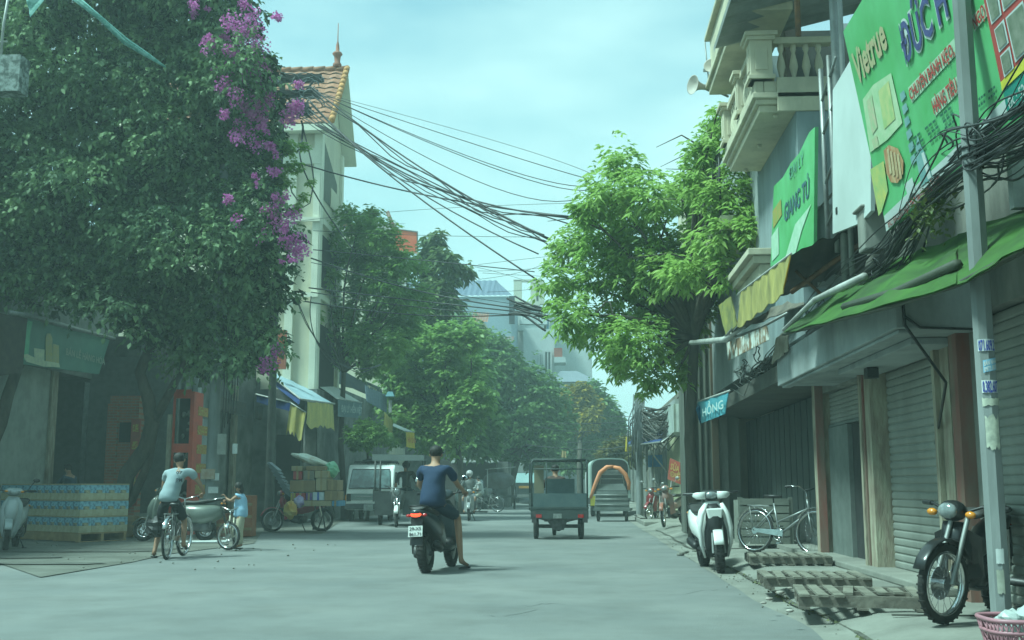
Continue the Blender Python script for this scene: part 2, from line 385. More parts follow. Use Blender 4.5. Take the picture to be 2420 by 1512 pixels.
M_black = mat('black_plastic', (.012, .013, .014), (.02, .02, .02), rough=.45)
M_rubber = mat('rubber', (.014, .014, .014), (.03, .028, .025), scale=14, rough=.85)
M_chrome = mat('chrome', (.6, .6, .6), (.5, .5, .5), rough=.18, metal=1)
M_wood = mat('pallet_wood', (.22, .19, .14), (.12, .10, .075), scale=5, rough=.9, bump=.5, stretch=(1, 1, 1), dirt=.3)
M_wood2 = mat('pine_wood', (.33, .23, .12), (.22, .15, .08), scale=5, rough=.85, bump=.3)
M_sgreen = mat('sign_green', (.07, .33, .10), (.13, .46, .20), scale=.9, rough=.5, bump=.15, bscale=2.5, dirt=.22, dscale=1.8)
M_swhite = mat('sign_white', (.50, .56, .54), (.42, .47, .45), scale=1.0, rough=.5, dirt=.12)
M_sred = mat('letter_red', (.42, .05, .04), rough=.6); M_sred2 = mat('letter_faded_red', (.44, .30, .19), (.30, .36, .18), scale=6, rough=.7)
M_snavy = mat('letter_navy', (.06, .07, .20), rough=.6); M_syel = mat('sign_yellow', (.60, .55, .06), rough=.5); M_steal = mat('sign_teal', (.015, .22, .17), rough=.5)
M_sphoto = mat('sign_photo', (.12, .15, .10), (.24, .25, .20), scale=9, rough=.5, detail=8)
M_sdk = mat('letter_dark_green', (.02, .12, .07), rough=.6)
XF = 3.6
def slats(b, x, y0, y1, z0, z1, pitch=.085, dirx=-1):
    n = max(1, int((z1 - z0) / pitch)); vs = []; k = 5
    zs = []
    for i in range(n):
        for q in range(k): zs.append((z0 + (i + q / k) * (z1 - z0) / n, (.004 + math.sin(math.pi * q / k) * .005) if q else -.008))
    zs.append((z1, 0))
    for z, d in zs: vs += [(x + dirx * d, y0, z), (x + dirx * d, y1, z)]
    b.add(vs, [(2 * i, 2 * i + 1, 2 * i + 3, 2 * i + 2) for i in range(len(zs) - 1)], False)
def corrug(b, p0, p1, z0, z1, amp=.02, pitch=.09, n=None):
    p0 = Vector(p0); p1 = Vector(p1); d = p1 - p0; L_ = d.length; k = n or int(L_ / pitch * 4); nn = Vector((-d.y, d.x, 0)).normalized(); vs = []
    for i in range(k + 1):
        q = p0 + d * (i / k) + nn * (math.sin(i / 4 * 2 * math.pi) * amp); vs += [(q.x, q.y, z0), (q.x, q.y, z1)]
    b.add(vs, [(2 * i, 2 * i + 2, 2 * i + 3, 2 * i + 1) for i in range(k)], True)

# ---- house A (nearest, right of the pole)
hA = thing('shop_house', 'nearest grey shop house with ribbed roller shutter right of the concrete pole', 'house', (6, 7, .13))
b = MB(); b.bb((XF + .12, 3, .13), (11, 10.35, 5.2)); b.bb((XF - .06, 9.75, .13), (XF + .1, 10.33, 3.2)); b.bb((XF - .05, 3, 2.62), (XF + .1, 9.74, 3.1)); b.build('wall', M_conc, hA)
b = MB(); slats(b, XF + .06, 6.7, 9.72, .15, 2.6, .08); sh = b.build('roller_shutter', M_shut, hA)
b = MB(); b.bb((XF - .03, 6.9, .15), (XF + .02, 8.5, 1.22)); b.build('dark_panel', mat('dark_panel', (.03, .035, .035), rough=.7), hA)
b = MB(); b.tube([(XF - .05, 8.5, .15), (XF - .05, 8.5, 1.22), (XF - .05, 6.9, 1.22)], .02); b.build('panel_frame', M_steel, hA)
b = MB(); b.bb((XF - .18, 9.95, .13), (XF - .06, 10.15, 3.3)); b.build('red_post', M_redp, hA)
b = MB(); b.bb((XF - .12, 10.36, .13), (XF + .02, 10.6, 2.8)); b.bb((XF - .17, 10.62, .13), (XF - .09, 10.7, 2.8)); b.build('cream_post', M_post, hA)
# ---- house B (two bays under the concrete canopy)
hB = thing('shop_house', 'grey shop house with concrete canopy and two roller shutters behind the pallets', 'house', (6, 13, .13))
b = MB(); b.bb((XF + .14, 10.4, .13), (11, 16.3, 5.4)); b.bb((XF - .02, 10.72, 2.45), (XF + .12, 16.28, 3.2)); b.build('wall', M_conc, hB)
b = MB(); slats(b, XF + .08, 10.75, 13.1, .2, 2.44, .085); b.build('roller_shutter', M_shut, hB)
b = MB(); b.bb((XF + .02, 10.95, .42), (XF + .06, 11.1, .5)); b.bb((XF + .02, 10.95, .53), (XF + .06, 11.1, .58)); b.build('shutter_lock', M_black, hB)
b = MB(); slats(b, XF + .08, 13.6, 16.0, 2.0, 2.44, .06); b.build('roller_shutter', M_shut, hB, label='half rolled-up shutter over an open doorway')
b = MB(); b.bb((XF + .05, 13.6, 1.96), (XF + .12, 16.0, 1.995)); b.bb((XF + .04, 14.9, .2), (XF + .1, 16.0, 1.95)); b.build('door_panel', mat('grey_door', (.14, .16, .15), (.10, .12, .11), rough=.6, dirt=.3), hB)
b = MB(); b.bb((XF + .1, 13.6, .2), (XF + .13, 14.9, 1.95)); b.build('doorway', M_dark, hB)  # dark plate standing for the unlit doorway
b = MB(); b.grid((XF, 13.75, .9), (XF + .02, 13.95, .85), (XF + .02, 14.0, 1.75), (XF, 13.7, 1.75), 4, 5, lambda u, v: .02 * math.sin(u * 9)); b.build('curtain', mat('blue_curtain', (.05, .22, .40), rough=.8), hB)
b = MB(); b.bb((XF - .12, 13.12, .2), (XF + .1, 13.38, 2.9)); b.bb((XF - .16, 13.42, .2), (XF - .02, 13.5, 2.9)); b.build('door_post', M_post, hB)
b = MB(); b.bb((XF - .14, 13.36, .2), (XF - .03, 13.41, 2.85)); b.bb((XF - .135, 13.505, .2), (XF, 13.56, 2.85)); b.build('red_strip', M_redp, hB)
b = MB(); b.bb((XF - .12, 16.05, .2), (XF + .1, 16.26, 2.85)); b.build('door_post', M_post, hB)
b = MB(); b.bb((XF - .13, 16.0, .2), (XF - .02, 16.04, 2.8)); b.build('red_strip', M_redp, hB)
b = MB(); b.bb((3.28, 10.45, .13), (XF + .3, 16.4, .205)); b.build('doorstep', M_walk, hB, bevel=.015)
zc = AX(2116, 775, 2.8).z; yc = AX(2116, 775, 2.8).y
b = MB(); b.bb((2.8, yc, zc), (XF - .03, 15.2, zc + .42)); b.bb((2.84, yc + .08, zc - .035), (2.95, 15.1, zc - .002))
b.bb((3.1, yc + .6, zc - .07), (XF - .03, 13.0, zc - .003)); b.build('canopy', M_greyp, hB, bevel=.01)
b = MB(); b.tube([(2.86, yc - .02, zc + .4), (2.87, yc - .03, zc + .02), (3.3, yc + .3, zc - .45), (XF - .1, 10.9, zc - .95)], .014); b.tube([(2.87, yc - .03, zc + .1), (3.0, yc - .02, zc + .0), (XF - .1, yc - .02, zc - .02)], .012)
b.build('downpipe_cable', M_black, hB)
b = MB(); b.bb((3.2, 12.1, zc - .19), (3.32, 12.25, zc - .075)); b.build('security_lamp', M_black, hB)
# ---- house C: dark open shop with cream balconies over it
hC = thing('balcony_house', 'tall house with ornate cream balconies above a dark open shop', 'house', (6, 18, .13))
zb = AX(1779, 260, 2.45).z; yb = AX(1779, 260, 2.45).y
b = MB()
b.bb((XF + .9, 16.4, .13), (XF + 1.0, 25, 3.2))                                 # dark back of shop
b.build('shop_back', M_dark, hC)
b = MB(); b.bb((3.05, 17.6, 3.1), (11, 25, 8.2)); b.bb((XF + .5, 16.35, 3.1), (11, 17.58, 8.2)); b.build('wall', M_greyp, hC)
b = MB(); b.bb((3.03, yb + .03, 3.1), (3.6, yb + .5, zb - .01)); b.bb((3.03, yb + .5, 3.1), (3.2, 17.58, zb - .01)); b.build('pier', mat('blue_grey_plaster', (.24, .30, .31), (.17, .21, .215), scale=2, rough=.9, dirt=.35, stretch=(1, 1, .3)), hC)
b = MB()
for i in range(17):
    y = 16.45 + i * .5; b.bb((XF + .25, y, .2), (XF + .28, y + .42, 2.55))
b.build('folding_door', mat('dark_folding_door', (.045, .06, .055), (.03, .04, .038), scale=2, rough=.6, stretch=(1, 1, .2)), hC)
b = MB(); b.bb((2.95, 15.3, 2.62), (XF + .4, 24.8, 2.86)); b.build('fascia', mat('dark_fascia', (.09, .09, .075), (.05, .05, .045), scale=2, rough=.9, dirt=.5), hC)
b = MB(); b.bb((3.28, 16.42, .13), (XF + 1, 24.8, .2)); b.build('doorstep', M_walk, hC)
def baluster(b, x, y, z, h, r=.05):
    b.lathe([(r * .7, 0), (r * .7, h * .08), (r * .4, h * .14), (r, h * .42), (r * .8, h * .58), (r * .38, h * .78), (r * .7, h * .88), (r * .7, h)], (x, y, z), n=8)
def balcony(par, x0, x1, y0, y1, z0, h, mt):
    f = MB()
    f.bb((x0 + .10, y0 + .10, z0), (x1, y1 - .1, z0 + .10)); f.bb((x0 + .05, y0 + .05, z0 + .10), (x1 + .002, y1 - .05, z0 + .17)); f.bb((x0, y0, z0 + .17), (x1 + .004, y1, z0 + .25))
    f.bb((x0 + .04, y0 + .04, z0 + .25), (x0 + .16, y1 - .04, z0 + .42)); f.bb((x0 + .165, y0 + .04, z0 + .25), (x1 - .01, y0 + .16, z0 + .42))
    for y in (y0 + .2, (y0 + y1) / 2, y1 - .25):
        f.bb((x0 + .3, y - .03, z0 - .05), (x0 + .36, y + .03, z0 - .002))
    f.build('balcony_slab', mt, par, bevel=.012)
    for (x, y, w) in ((x0 + .13, y0 + .13, .3), (x0 + .13, y1 - .13, .26), (x0 + .13, y0 + (y1 - y0) * .5, .22)):
        p = MB(); p.bb((x - w / 2, y - w / 2, z0 + .43), (x + w / 2, y + w / 2, z0 + h - .1)); p.bb((x - w / 2 - .03, y - w / 2 - .03, z0 + .43), (x + w / 2 + .03, y + w / 2 + .03, z0 + .49))
        p.bb((x - w / 2 - .04, y - w / 2 - .04, z0 + h - .1), (x + w / 2 + .04, y + w / 2 + .04, z0 + h - .05)); p.bb((x - w / 2 - .07, y - w / 2 - .07, z0 + h - .05), (x + w / 2 + .07, y + w / 2 + .07, z0 + h + .01))
        p.bb((x - w / 2 - .012, y - w * .28, z0 + .56), (x - w / 2, y + w * .28, z0 + h - .2)); p.bb((x - w * .28, y - w / 2 - .012, z0 + .56), (x + w * .28, y - w / 2, z0 + h - .2))
        p.build('pedestal', mt, par, bevel=.008)
    r = MB(); r.bb((x0 + .05, y0 + .3, z0 + h - .12), (x0 + .21, y1 - .28, z0 + h - .03)); r.bb((x0 + .3, y0 + .05, z0 + h - .12), (x1 - .01, y0 + .21, z0 + h - .03)); r.build('handrail', mt, par, bevel=.01)
    q = MB(); n = int((y1 - y0 - .6) / .16)
    for i in range(n): baluster(q, x0 + .13, y0 + .38 + i * .16, z0 + .42, h - .54)
    n = int((x1 - x0 - .4) / .17)
    for i in range(n): baluster(q, x0 + .42 + i * .17, y0 + .13, z0 + .42, h - .54, .06)
    q.build('balustrade', mt, par)
balcony(hC, 2.45, 3.56, yb, 17.4, zb, 1.08, M_cream)
b = MB(); b.bb((2.78, yb + .0, zb - .02), (3.555, yb + .035, zb + .46)); b.build('parapet_panel', M_cream, hC, bevel=.01)
b = MB()
for (px, py, X, Y1) in ((1727, 470, 2.75, 21.5), ):
    p = AX(1800, 480, 3.0); b.bb((2.5, 18.2, p.z - .15), (3.1, 21.4, p.z + .1))
p2_ = AX(1815, 606, 3.03); b.bb((2.62, 16.2, p2_.z - .1), (3.4, 18.6, p2_.z)); b.bb((2.7, 16.25, p2_.z - .22), (3.4, 18.55, p2_.z - .105)); b.bb((2.8, 16.3, p2_.z - .5), (3.38, 18.5, p2_.z - .225))
b.build('cornice', M_cream, hC, bevel=.01)
b = MB(); z0 = AX(1800, 480, 3.0).z + .1
for y in (18.3, 19.3, 20.3, 21.3):
    b.tube([(2.52, y, z0), (2.52, y, z0 + 1.2)], .02)
for z in (z0 + .25, z0 + 1.15): b.tube([(2.52, 18.3, z), (2.52, 21.3, z)], .018)
for i in range(20): b.tube([(2.52, 18.35 + i * .15, z0), (2.52, 18.35 + i * .15, z0 + 1.15)], .006, 4)
b.build('railing', M_black, hC)
# metal lean-to roof over the balcony
zr = AX(1712, 38, 2.1).z; yr = AX(1712, 38, 2.1).y
b = MB(); b.T = None
vs = []; n = 60
for i in range(n + 1):
    y = yr - 4.2 + 5.4 * i / n; s_ = .025 * math.sin(i * 1.6); vs += [(2.1, y, zr + s_), (5.2, y, zr + .75 + s_)]
b.add(vs, [(2 * i, 2 * i + 2, 2 * i + 3, 2 * i + 1) for i in range(n)], True)
b.add([(2.1, yr - 4.2, zr - .04), (2.1, yr + 1.2, zr - .04), (2.1, yr + 1.2, zr + .05), (2.1, yr - 4.2, zr + .05)], [(0, 1, 2, 3)])
b.build('metal_roof', mat('roof_sheet', (.30, .32, .30), (.18, .20, .18), scale=2, rough=.6, metal=.3, dirt=.5), hC)
b = MB(); pt = AX(1882, 85, 2.6)
b.tube([(2.62, pt.y, pt.z), (2.62, pt.y, zr + .15)], .035); b.build('rusty_pole', M_rust, hC)
b = MB(); b.bb((3.2, 17.65 - 1.9, zb + .4), (3.35, 16.2, zr + .5)); b.build('roof_post', mat('brown_post', (.10, .07, .055), (.16, .13, .11), rough=.8), hC)
b = MB(); b.bb((3.35, 16.25, zb + .3), (5.4, 16.33, zr + .6)); b.bb((3.36, 15.75, zb + 1.7), (3.40, 16.2, zr + .55)); b.build('dark_wall', mat('dark_boards', (.05, .055, .05), (.08, .075, .065), scale=2, rough=.9), hC)
for q_ in (((4.02, 16.24, zb + 1.5), (.035, .02, .22)), ((4.12, 16.24, zb + 1.52), (.045, .02, .27)), ((4.36, 16.24, zb + 1.55), (.14, .02, .10))): b = MB(); b.box(*q_); b.build('painted_opening', mat('opening_light', (.8, .9, .9), rough=.5), hC)  # pale plates: daylight through holes put into the colour
for (px, r_) in ((1976, .045), (1992, .03)):
    p = AX(px, 190, 3.0); b = MB(); b.tube([(p.x, p.y, 3.2), (p.x, p.y, 9.5)], r_); b.build('steel_pipe', M_steel, hC)
# ---- house D, further, with its own balcony box
hD = thing('balcony_house', 'further cream house with plain balcony box carrying the loudspeaker', 'house', (6, 28, .13))
p = AX(1738, 275, 2.95); q = AX(1675, 225, 2.3)
b = MB(); b.bb((3.25, 25.3, .13), (11, 33, 9.6)); b.build('wall', M_cream, hD)
b = MB(); zq = q.z; yq = q.y
b.bb((2.3, yq - 3.3, zq), (3.04, yq, zq + .12)); b.bb((2.25, yq - 3.35, zq + .12), (3.042, yq + .05, zq + .2)); b.bb((2.33, yq - 3.2, zq + .2), (3.04, yq - .05, zq + .95)); b.bb((2.25, yq - 3.3, zq + .95), (3.042, yq + .05, zq + 1.03))
b.build('balcony_box', M_cream, hD, bevel=.015)
# loudspeaker horns on the far balcony
sp = AY(1655, 208, yq + .1)
t = thing('loudspeaker', 'round pale horn loudspeaker pointing left off the cream balcony', 'loudspeaker', tuple(sp))
b = MB(); d = Vector((-1, -.55, .02)).normalized(); b.lathe([(.04, -.05), (.05, .1), (.07, .18), (.10, .24), (.155, .29), (.165, .30), (.155, .295), (.07, .24), (.02, .23)], sp + Vector((.12, .05, .02)), d, n=18)
b.build('horn', mat('horn_grey', (.42, .38, .33), (.36, .33, .29), rough=.6), t)
b = MB(); b.cyl(sp + Vector((.30, .16, .02)), sp + Vector((.12, .06, .02)), .07, .05, 10); b.build('driver', M_steel, t)
b = MB(); b.tube([sp + Vector((.1, .05, .04)), sp + Vector((.5, .3, -.05))], .02); b.build('bracket', M_steel, t)
t = thing('loudspeaker', 'second horn loudspeaker partly hidden behind the balcony corner', 'loudspeaker', tuple(sp + Vector((.3, -.2, .1))))
b = MB(); b.lathe([(.04, 0), (.05, .08), (.10, .18), (.14, .22), (.13, .215), (.02, .16)], sp + Vector((.22, -.1, .22)), Vector((-.3, -1, .3)), n=16); b.build('horn', MATS['horn_grey'], t)
b = MB(); b.tube([sp + Vector((.22, -.1, .22)), sp + Vector((.55, .2, .1))], .02); b.build('bracket', M_steel, t)
# TV aerial above the speaker
p = AY(1675, 200, yq); b = MB(); b.tube([p, p + Vector((-.05, 0, .75))], .012); b.box(p + Vector((-.03, 0, .25)), (.12, .03, .05)); tag(b.build('aerial', M_steel), 'thin roof aerial rising above the loudspeaker', 'aerial')

# ---- corrugated end wall with brown post
p = AX(1612, 1262, 2.45); Yc = 24.2
t = thing('corrugated_wall', 'tall dark corrugated metal wall standing behind the white scooter', 'wall', (3, Yc, .13))
b = MB(); corrug(b, (2.42, Yc, 0), (3.02, Yc, 0), .13, 6.0, .025, .12); b.bb((2.42, Yc + .04, .13), (3.6, Yc + 1.2, 5.9)); b.build('corrugated_sheet', M_corr, t)
b = MB(); b.bb((3.0, Yc - .08, .13), (3.14, Yc + .03, 5.6)); b.build('post', mat('brown_timber', (.17, .12, .08), (.11, .08, .055), scale=4, rough=.9, stretch=(1, 1, .2)), t)
b = MB(); b.bb((3.16, Yc - .02, .13), (3.34, Yc + .03, 3.2)); b.bb((3.42, Yc - .02, 2.9), (3.5, Yc + .03, 4.2)); b.build('side_board', M_conc, t)

# ---- sign helpers
class Plane:
    def __init__(s, o, n): s.o = Vector(o); s.n = Vector(n).normalized()
    def at(s, px, py, lift=0.0):
        d = ray(px, py); t = (s.o - C0).dot(s.n) / d.dot(s.n); p = C0 + d * t
        nn = s.n if s.n.dot(C0 - p) > 0 else -s.n
        return p + nn * lift
    def poly(s, b, pts, lift): b.add([s.at(x, y, lift) for x, y in pts], [tuple(range(len(pts)))])
    def text(s, b, st, A, B, T, lift=.012, bold=.02):
        a, c, t_ = s.at(*A, lift), s.at(*B, lift), s.at(*T, lift); L_ = (c - a); H = (t_ - a)
        lettering(b, st, a, (1, 0, 0), (0, 0, 1), .72, 1.0, 'LEFT', bold=bold, bend=lambda x, y: a + L_ * x + H * (y / .72))
# ---- big green sign
BL = AX(2095, 545, 2.85); TL = AY(1992, 75, BL.y)
upv = (TL - BL); nrm = Vector((0, 1, 0)).cross(upv).normalized()
PL = Plane(BL, nrm); ydir = Vector((0, -1, 0))
def sp_(s_, t_): return BL + ydir * s_ + upv * t_
t = thing('shop_sign', 'huge green shop sign with big navy letters leaning out beside the pole', 'sign', tuple(BL))
b = MB(); W_ = BL.y - 3.6
n_ = nrm if nrm.x > 0 else -nrm
b.slab(sp_(0, 0), sp_(W_, 0), sp_(W_, 1), sp_(0, 1), .05, n_); b.build('panel', M_sgreen, t)
b = MB(); q = [PL.at(2095, 545, .006), PL.at(2099, 514, .006)]
PL.poly(b, [(2095, 547), (2090, 510), (2226, 380), (2262, 345), (2420, 190), (2420, 225), (2250, 400)], .006); b.build('address_strip', M_swhite, t)
b = MB(); PL.text(b, 'ĐC: BA LƯU HỘI THỊ TRẤN PHỐ MỚI', (2102, 538), (2226, 432), (2100, 522), .014, .015); b.build('lettering', M_sred, t, label='small red address line')
b = MB(); PL.text(b, 'ĐỨC H', (2142, 154), (2246, 34), (2125, 67), .012, .055); b.build('lettering', M_swhite, t, label='white outline')
b = MB(); PL.text(b, 'ĐỨC H', (2142.5, 152), (2246.5, 32.5), (2126, 67.5), .018, .02); b.build('lettering', M_snavy, t, label='navy letters')
b = MB(); PL.text(b, 'Vietrue', (2029, 201), (2100, 108), (2013, 128), .012, .03); b.build('lettering', M_sred2, t, label='faded red letters')
b = MB(); PL.poly(b, [(2156, 243), (2147, 207), (2256, 90), (2262, 128)], .006); PL.poly(b, [(2211, 275), (2202, 233), (2262, 180), (2268, 218)], .006); PL.poly(b, [(2304, 75), (2298, 38), (2330, 5), (2334, 38)], .006); b.build('letter_backing', mat('pale_green', (.38, .55, .38), rough=.6), t)
for a_ in (('CHUYÊN BÁNH KẸO,', (2155, 237), (2260, 126), (2149, 211)), ('HÀNG TIÊU', (2211, 269), (2267, 214), (2204, 238)), ('NGỌ', (2306, 69), (2333, 36), (2300, 42)), ('G', (2299, 184), (2307, 175), (2294, 158))):
    b = MB(); PL.text(b, *a_, .014, .025); b.build('lettering', M_sred, t, label='red letters')
b = MB()
for (x0, y0, x1, y1) in ((2292, 256, 2356, 206), (2292, 272, 2356, 222), (2152, 338, 2252, 254), (2160, 352, 2258, 268), (2164, 368, 2262, 284)):
    for i in range(11):
        if i % 4 == 3: continue
        f0, f1 = i / 11, (i + .75) / 11
        PL.poly(b, [(x0 + (x1 - x0) * f0, y0 + (y1 - y0) * f0), (x0 + (x1 - x0) * f0 - 1, y0 + (y1 - y0) * f0 - 6), (x0 + (x1 - x0) * f1 - 1, y0 + (y1 - y0) * f1 - 6), (x0 + (x1 - x0) * f1, y0 + (y1 - y0) * f1)], .010)
b.build('small_print', M_sdk, t)
b = MB(); PL.poly(b, [(2040, 235), (2065, 200), (2107, 172), (2134, 290), (2098, 330), (2058, 360)], .008); b.build('pack_picture', mat('pale_pack', (.45, .55, .36), (.30, .48, .26), scale=6, rough=.5), t)
b = MB(); PL.poly(b, [(2078, 215), (2102, 190), (2118, 280), (2092, 305)], .012); b.build('pack_picture', mat('pack_front2', (.30, .44, .18), (.50, .50, .22), scale=9, rough=.5), t); b = MB(); PL.poly(b, [(2058, 400), (2090, 380), (2100, 450), (2085, 500), (2078, 510)], .010); b.build('food_picture', mat('pack_front', (.28, .42, .16), (.50, .48, .14), scale=7, rough=.5), t)
b = MB(); PL.poly(b, [(2091, 355), (2103, 342), (2125, 350), (2138, 380), (2137, 410), (2124, 432), (2108, 430), (2098, 410)], .014); b.build('biscuit_picture', mat('biscuit', (.34, .13, .06), (.48, .34, .18), scale=16, rough=.6, stretch=(1, 1, .25)), t)
for i in range(4):
    b = MB(); PL.poly(b, [(2100 + i * 8, 352 + i * 4), (2104 + i * 8, 350 + i * 4), (2112 + i * 8, 408 + i * 4), (2107 + i * 8, 412 + i * 4)], .019); b.build('biscuit_stripe', mat('cream_stripe', (.52, .44, .26), (.40, .26, .14), scale=10, rough=.6), t)
for q_ in ([(2050, 240), (2062, 222), (2076, 300), (2064, 318)], [(2062, 330), (2074, 318), (2080, 345), (2068, 352)]):
    b = MB(); PL.poly(b, q_, .013); b.build('pack_detail', mat('pack_pink', (.46, .42, .28), (.30, .44, .24), scale=12, rough=.6), t)
b = MB()
for i in range(6): PL.poly(b, [(2128 + i * 5, 222 + i * 30), (2138 + i * 5, 212 + i * 30), (2143 + i * 5, 228 + i * 30), (2132 + i * 5, 242 + i * 30)], .010)
PL.poly(b, [(2166, 350), (2170, 318), (2180, 348), (2188, 360), (2206, 420), (2180, 440), (2168, 380)], .010)
b.build('tower_picture', mat('tower_print', (.10, .26, .26), (.20, .34, .33), scale=6, rough=.5), t)
b = MB(); PL.poly(b, [(2180, 362), (2186, 358), (2204, 418), (2196, 424)], .013); PL.poly(b, [(2140, 435), (2158, 418), (2166, 452), (2150, 470)], .012); b.build('pale_print', M_swhite, t)
b = MB()
for s_ in (.15, 1.6, 3.1):
    b.tube([sp_(s_, .05) + n_ * .07, sp_(s_, 1) + n_ * .07], .025)
b.tube([sp_(.1, .3) + n_ * .08, sp_(.1, .3) + n_ * .08 + Vector((.7, 0, .1))], .025); b.tube([sp_(.1, .8) + n_ * .08, sp_(.1, .8) + n_ * .08 + Vector((.9, 0, .1))], .025)
b.build('frame', M_rust, t)
# ---- sign with red framed photographs, right edge of view
P2 = Plane(BL - n_ * .09, nrm)
t = thing('shop_sign', 'green and teal sign with red framed photographs at the top right corner', 'sign', tuple(P2.at(2370, 200)))
b = MB(); B0 = P2.at(2383, 285); T0 = P2.at(2317, -60); v_ = (T0 - B0); far = B0 + ydir * 3.0
b.slab(B0, far, far + v_, T0, .03, n_); b.build('panel', M_steal, t)
b = MB(); P2.poly(b, [(2369, 215), (2366, 194), (2470, 85), (2480, 110)], .006); b.build('yellow_band', M_syel, t)
b = MB(); P2.poly(b, [(2326, 0), (2366, 194), (2475, 80), (2450, -60), (2310, -75)], .006); b.build('red_frame', mat('frame_red', (.40, .06, .05), rough=.5), t)
b = MB()
for q in ([(2334, 4), (2346, 58), (2370, 34), (2360, -30), (2328, -30)], [(2352, 70), (2364, 124), (2387, 100), (2375, 44)], [(2366, 132), (2376, 183), (2399, 160), (2389, 108)], [(2379, 42), (2402, 148), (2445, 104), (2420, 0)], [(2364, -30), (2374, 28), (2420, -16), (2410, -70)]):
    P2.poly(b, q, .010)
b.build('photo_border', M_swhite, t)
b = MB()
for q in ([(2338, 6), (2348, 50), (2366, 32), (2356, -25), (2332, -25)], [(2355, 71), (2366, 116), (2383, 99), (2373, 52)], [(2369, 134), (2378, 175), (2395, 158), (2387, 116)], [(2383, 44), (2405, 139), (2442, 102), (2420, 8)], [(2368, -28), (2377, 20), (2416, -18), (2407, -64)]):
    P2.poly(b, q, .014)
b.build('photograph', M_sphoto, t)
b = MB(); P2.text(b, 'ĐC: 52 T', (2389, 259), (2440, 205), (2383, 236), .012, .02); b.build('lettering', M_swhite, t)
# ---- blank white board
t = thing('shop_sign', 'blank white weathered signboard with a cut lower corner', 'sign', tuple(AX(1967, 555, 2.88)))
PW = Plane((2.88, 12, 5), (1, 0, 0)); n3 = Vector((.04, 0, 0))
pts = [PW.at(1967, 553), PW.at(2031, 527), PW.at(2057, 498), PW.at(2057, 60), PW.at(1967, 213)]
b = MB(); k = len(pts); b.add(pts + [p + n3 for p in pts], [tuple(range(k)), tuple(range(k, 2 * k))[::-1]] + [(i, (i + 1) % k, k + (i + 1) % k, k + i) for i in range(k)]); b.build('panel', M_swhite, t)
b = MB()
for p in (PW.at(1963, 215), PW.at(2062, 100)): b.tube([(3.0, p.y, 3.9), (3.0, p.y, p.z + .1)], .03)
for z in (4.3, 4.9, 5.4): b.tube([(3.0, PW.at(1963, 215).y, z), (3.5, PW.at(1963, 215).y + .3, z + .2)], .015)
b.build('frame', M_rust, t)
b = MB(); p = PW.at(1977, 498, .004); b.box(p, (.01, .06, .07)); b.build('dark_mark', M_black, t)
# ---- smaller green sign
t = thing('shop_sign', 'smaller torn green sign with dark letters left of the white board', 'sign', tuple(AX(1820, 628, 2.85)))
PG = Plane((2.85, 14, 5), (1, 0, 0)); G_ = [(1820, 630), (1922, 580), (1925, 300), (1912, 312), (1903, 330), (1888, 362), (1868, 385), (1850, 418), (1828, 440)]
pts = [PG.at(x, y) for x, y in G_]; k = len(pts)
b = MB(); b.add(pts + [p + n3 for p in pts], [tuple(range(k)), tuple(range(k, 2 * k))[::-1]] + [(i, (i + 1) % k, k + (i + 1) % k, k + i) for i in range(k)]); b.build('panel', M_sgreen, t)
b = MB(); PG.text(b, 'GIANG TÚ', (1854, 525), (1913, 464), (1854, 482), .01, .02); b.build('lettering', mat('letter_slate', (.05, .13, .16), rough=.6), t)
b = MB(); PG.text(b, 'ĐẠI LÝ', (1866, 425), (1900, 385), (1866, 398), .01, .01); b.build('lettering', mat('letter_faint', (.10, .30, .22), rough=.6), t, label='faint letters')
b = MB(); PG.poly(b, [(1826, 500), (1846, 470), (1848, 508), (1828, 540)], .008); b.build('orange_patch', mat('faded_orange', (.36, .25, .07), (.2, .3, .08), scale=9, rough=.6), t)
b = MB(); PG.poly(b, [(1856, 610), (1880, 530), (1912, 490), (1918, 480), (1895, 545), (1880, 600)], .008); PG.poly(b, [(1823, 560), (1840, 535), (1841, 600), (1825, 618)], .008); b.build('pale_print', mat('pale_green2', (.42, .58, .45), (.3, .5, .34), scale=6, rough=.6), t)
b = MB()
for x in (1928, 1948): p = PG.at(x, 400); b.tube([(2.95, p.y, 3.7), (2.95, p.y, 6.0)], .03)
for z in (4.1, 4.6, 5.2, 5.6): b.tube([(2.95, PG.at(1928, 400).y, z), (2.95, PG.at(1965, 400).y, z + .25)], .018)
b.build('frame', M_steel, t)
# round grey duct behind the boards
p = AX(1945, 520, 3.05); b = MB(); b.cyl((3.12, p.y, 3.5), (3.12, p.y, p.z + .15), .17, n=16); b.add([(2.95, p.y - .25, p.z + .1), (3.3, p.y - .25, p.z + .5), (3.3, p.y + .3, p.z + .45), (2.95, p.y + .3, p.z + .02)], [(0, 1, 2, 3)])
tag(b.build('duct', M_greyp), 'grey round duct with a bent flap between the two upper signs', 'duct')

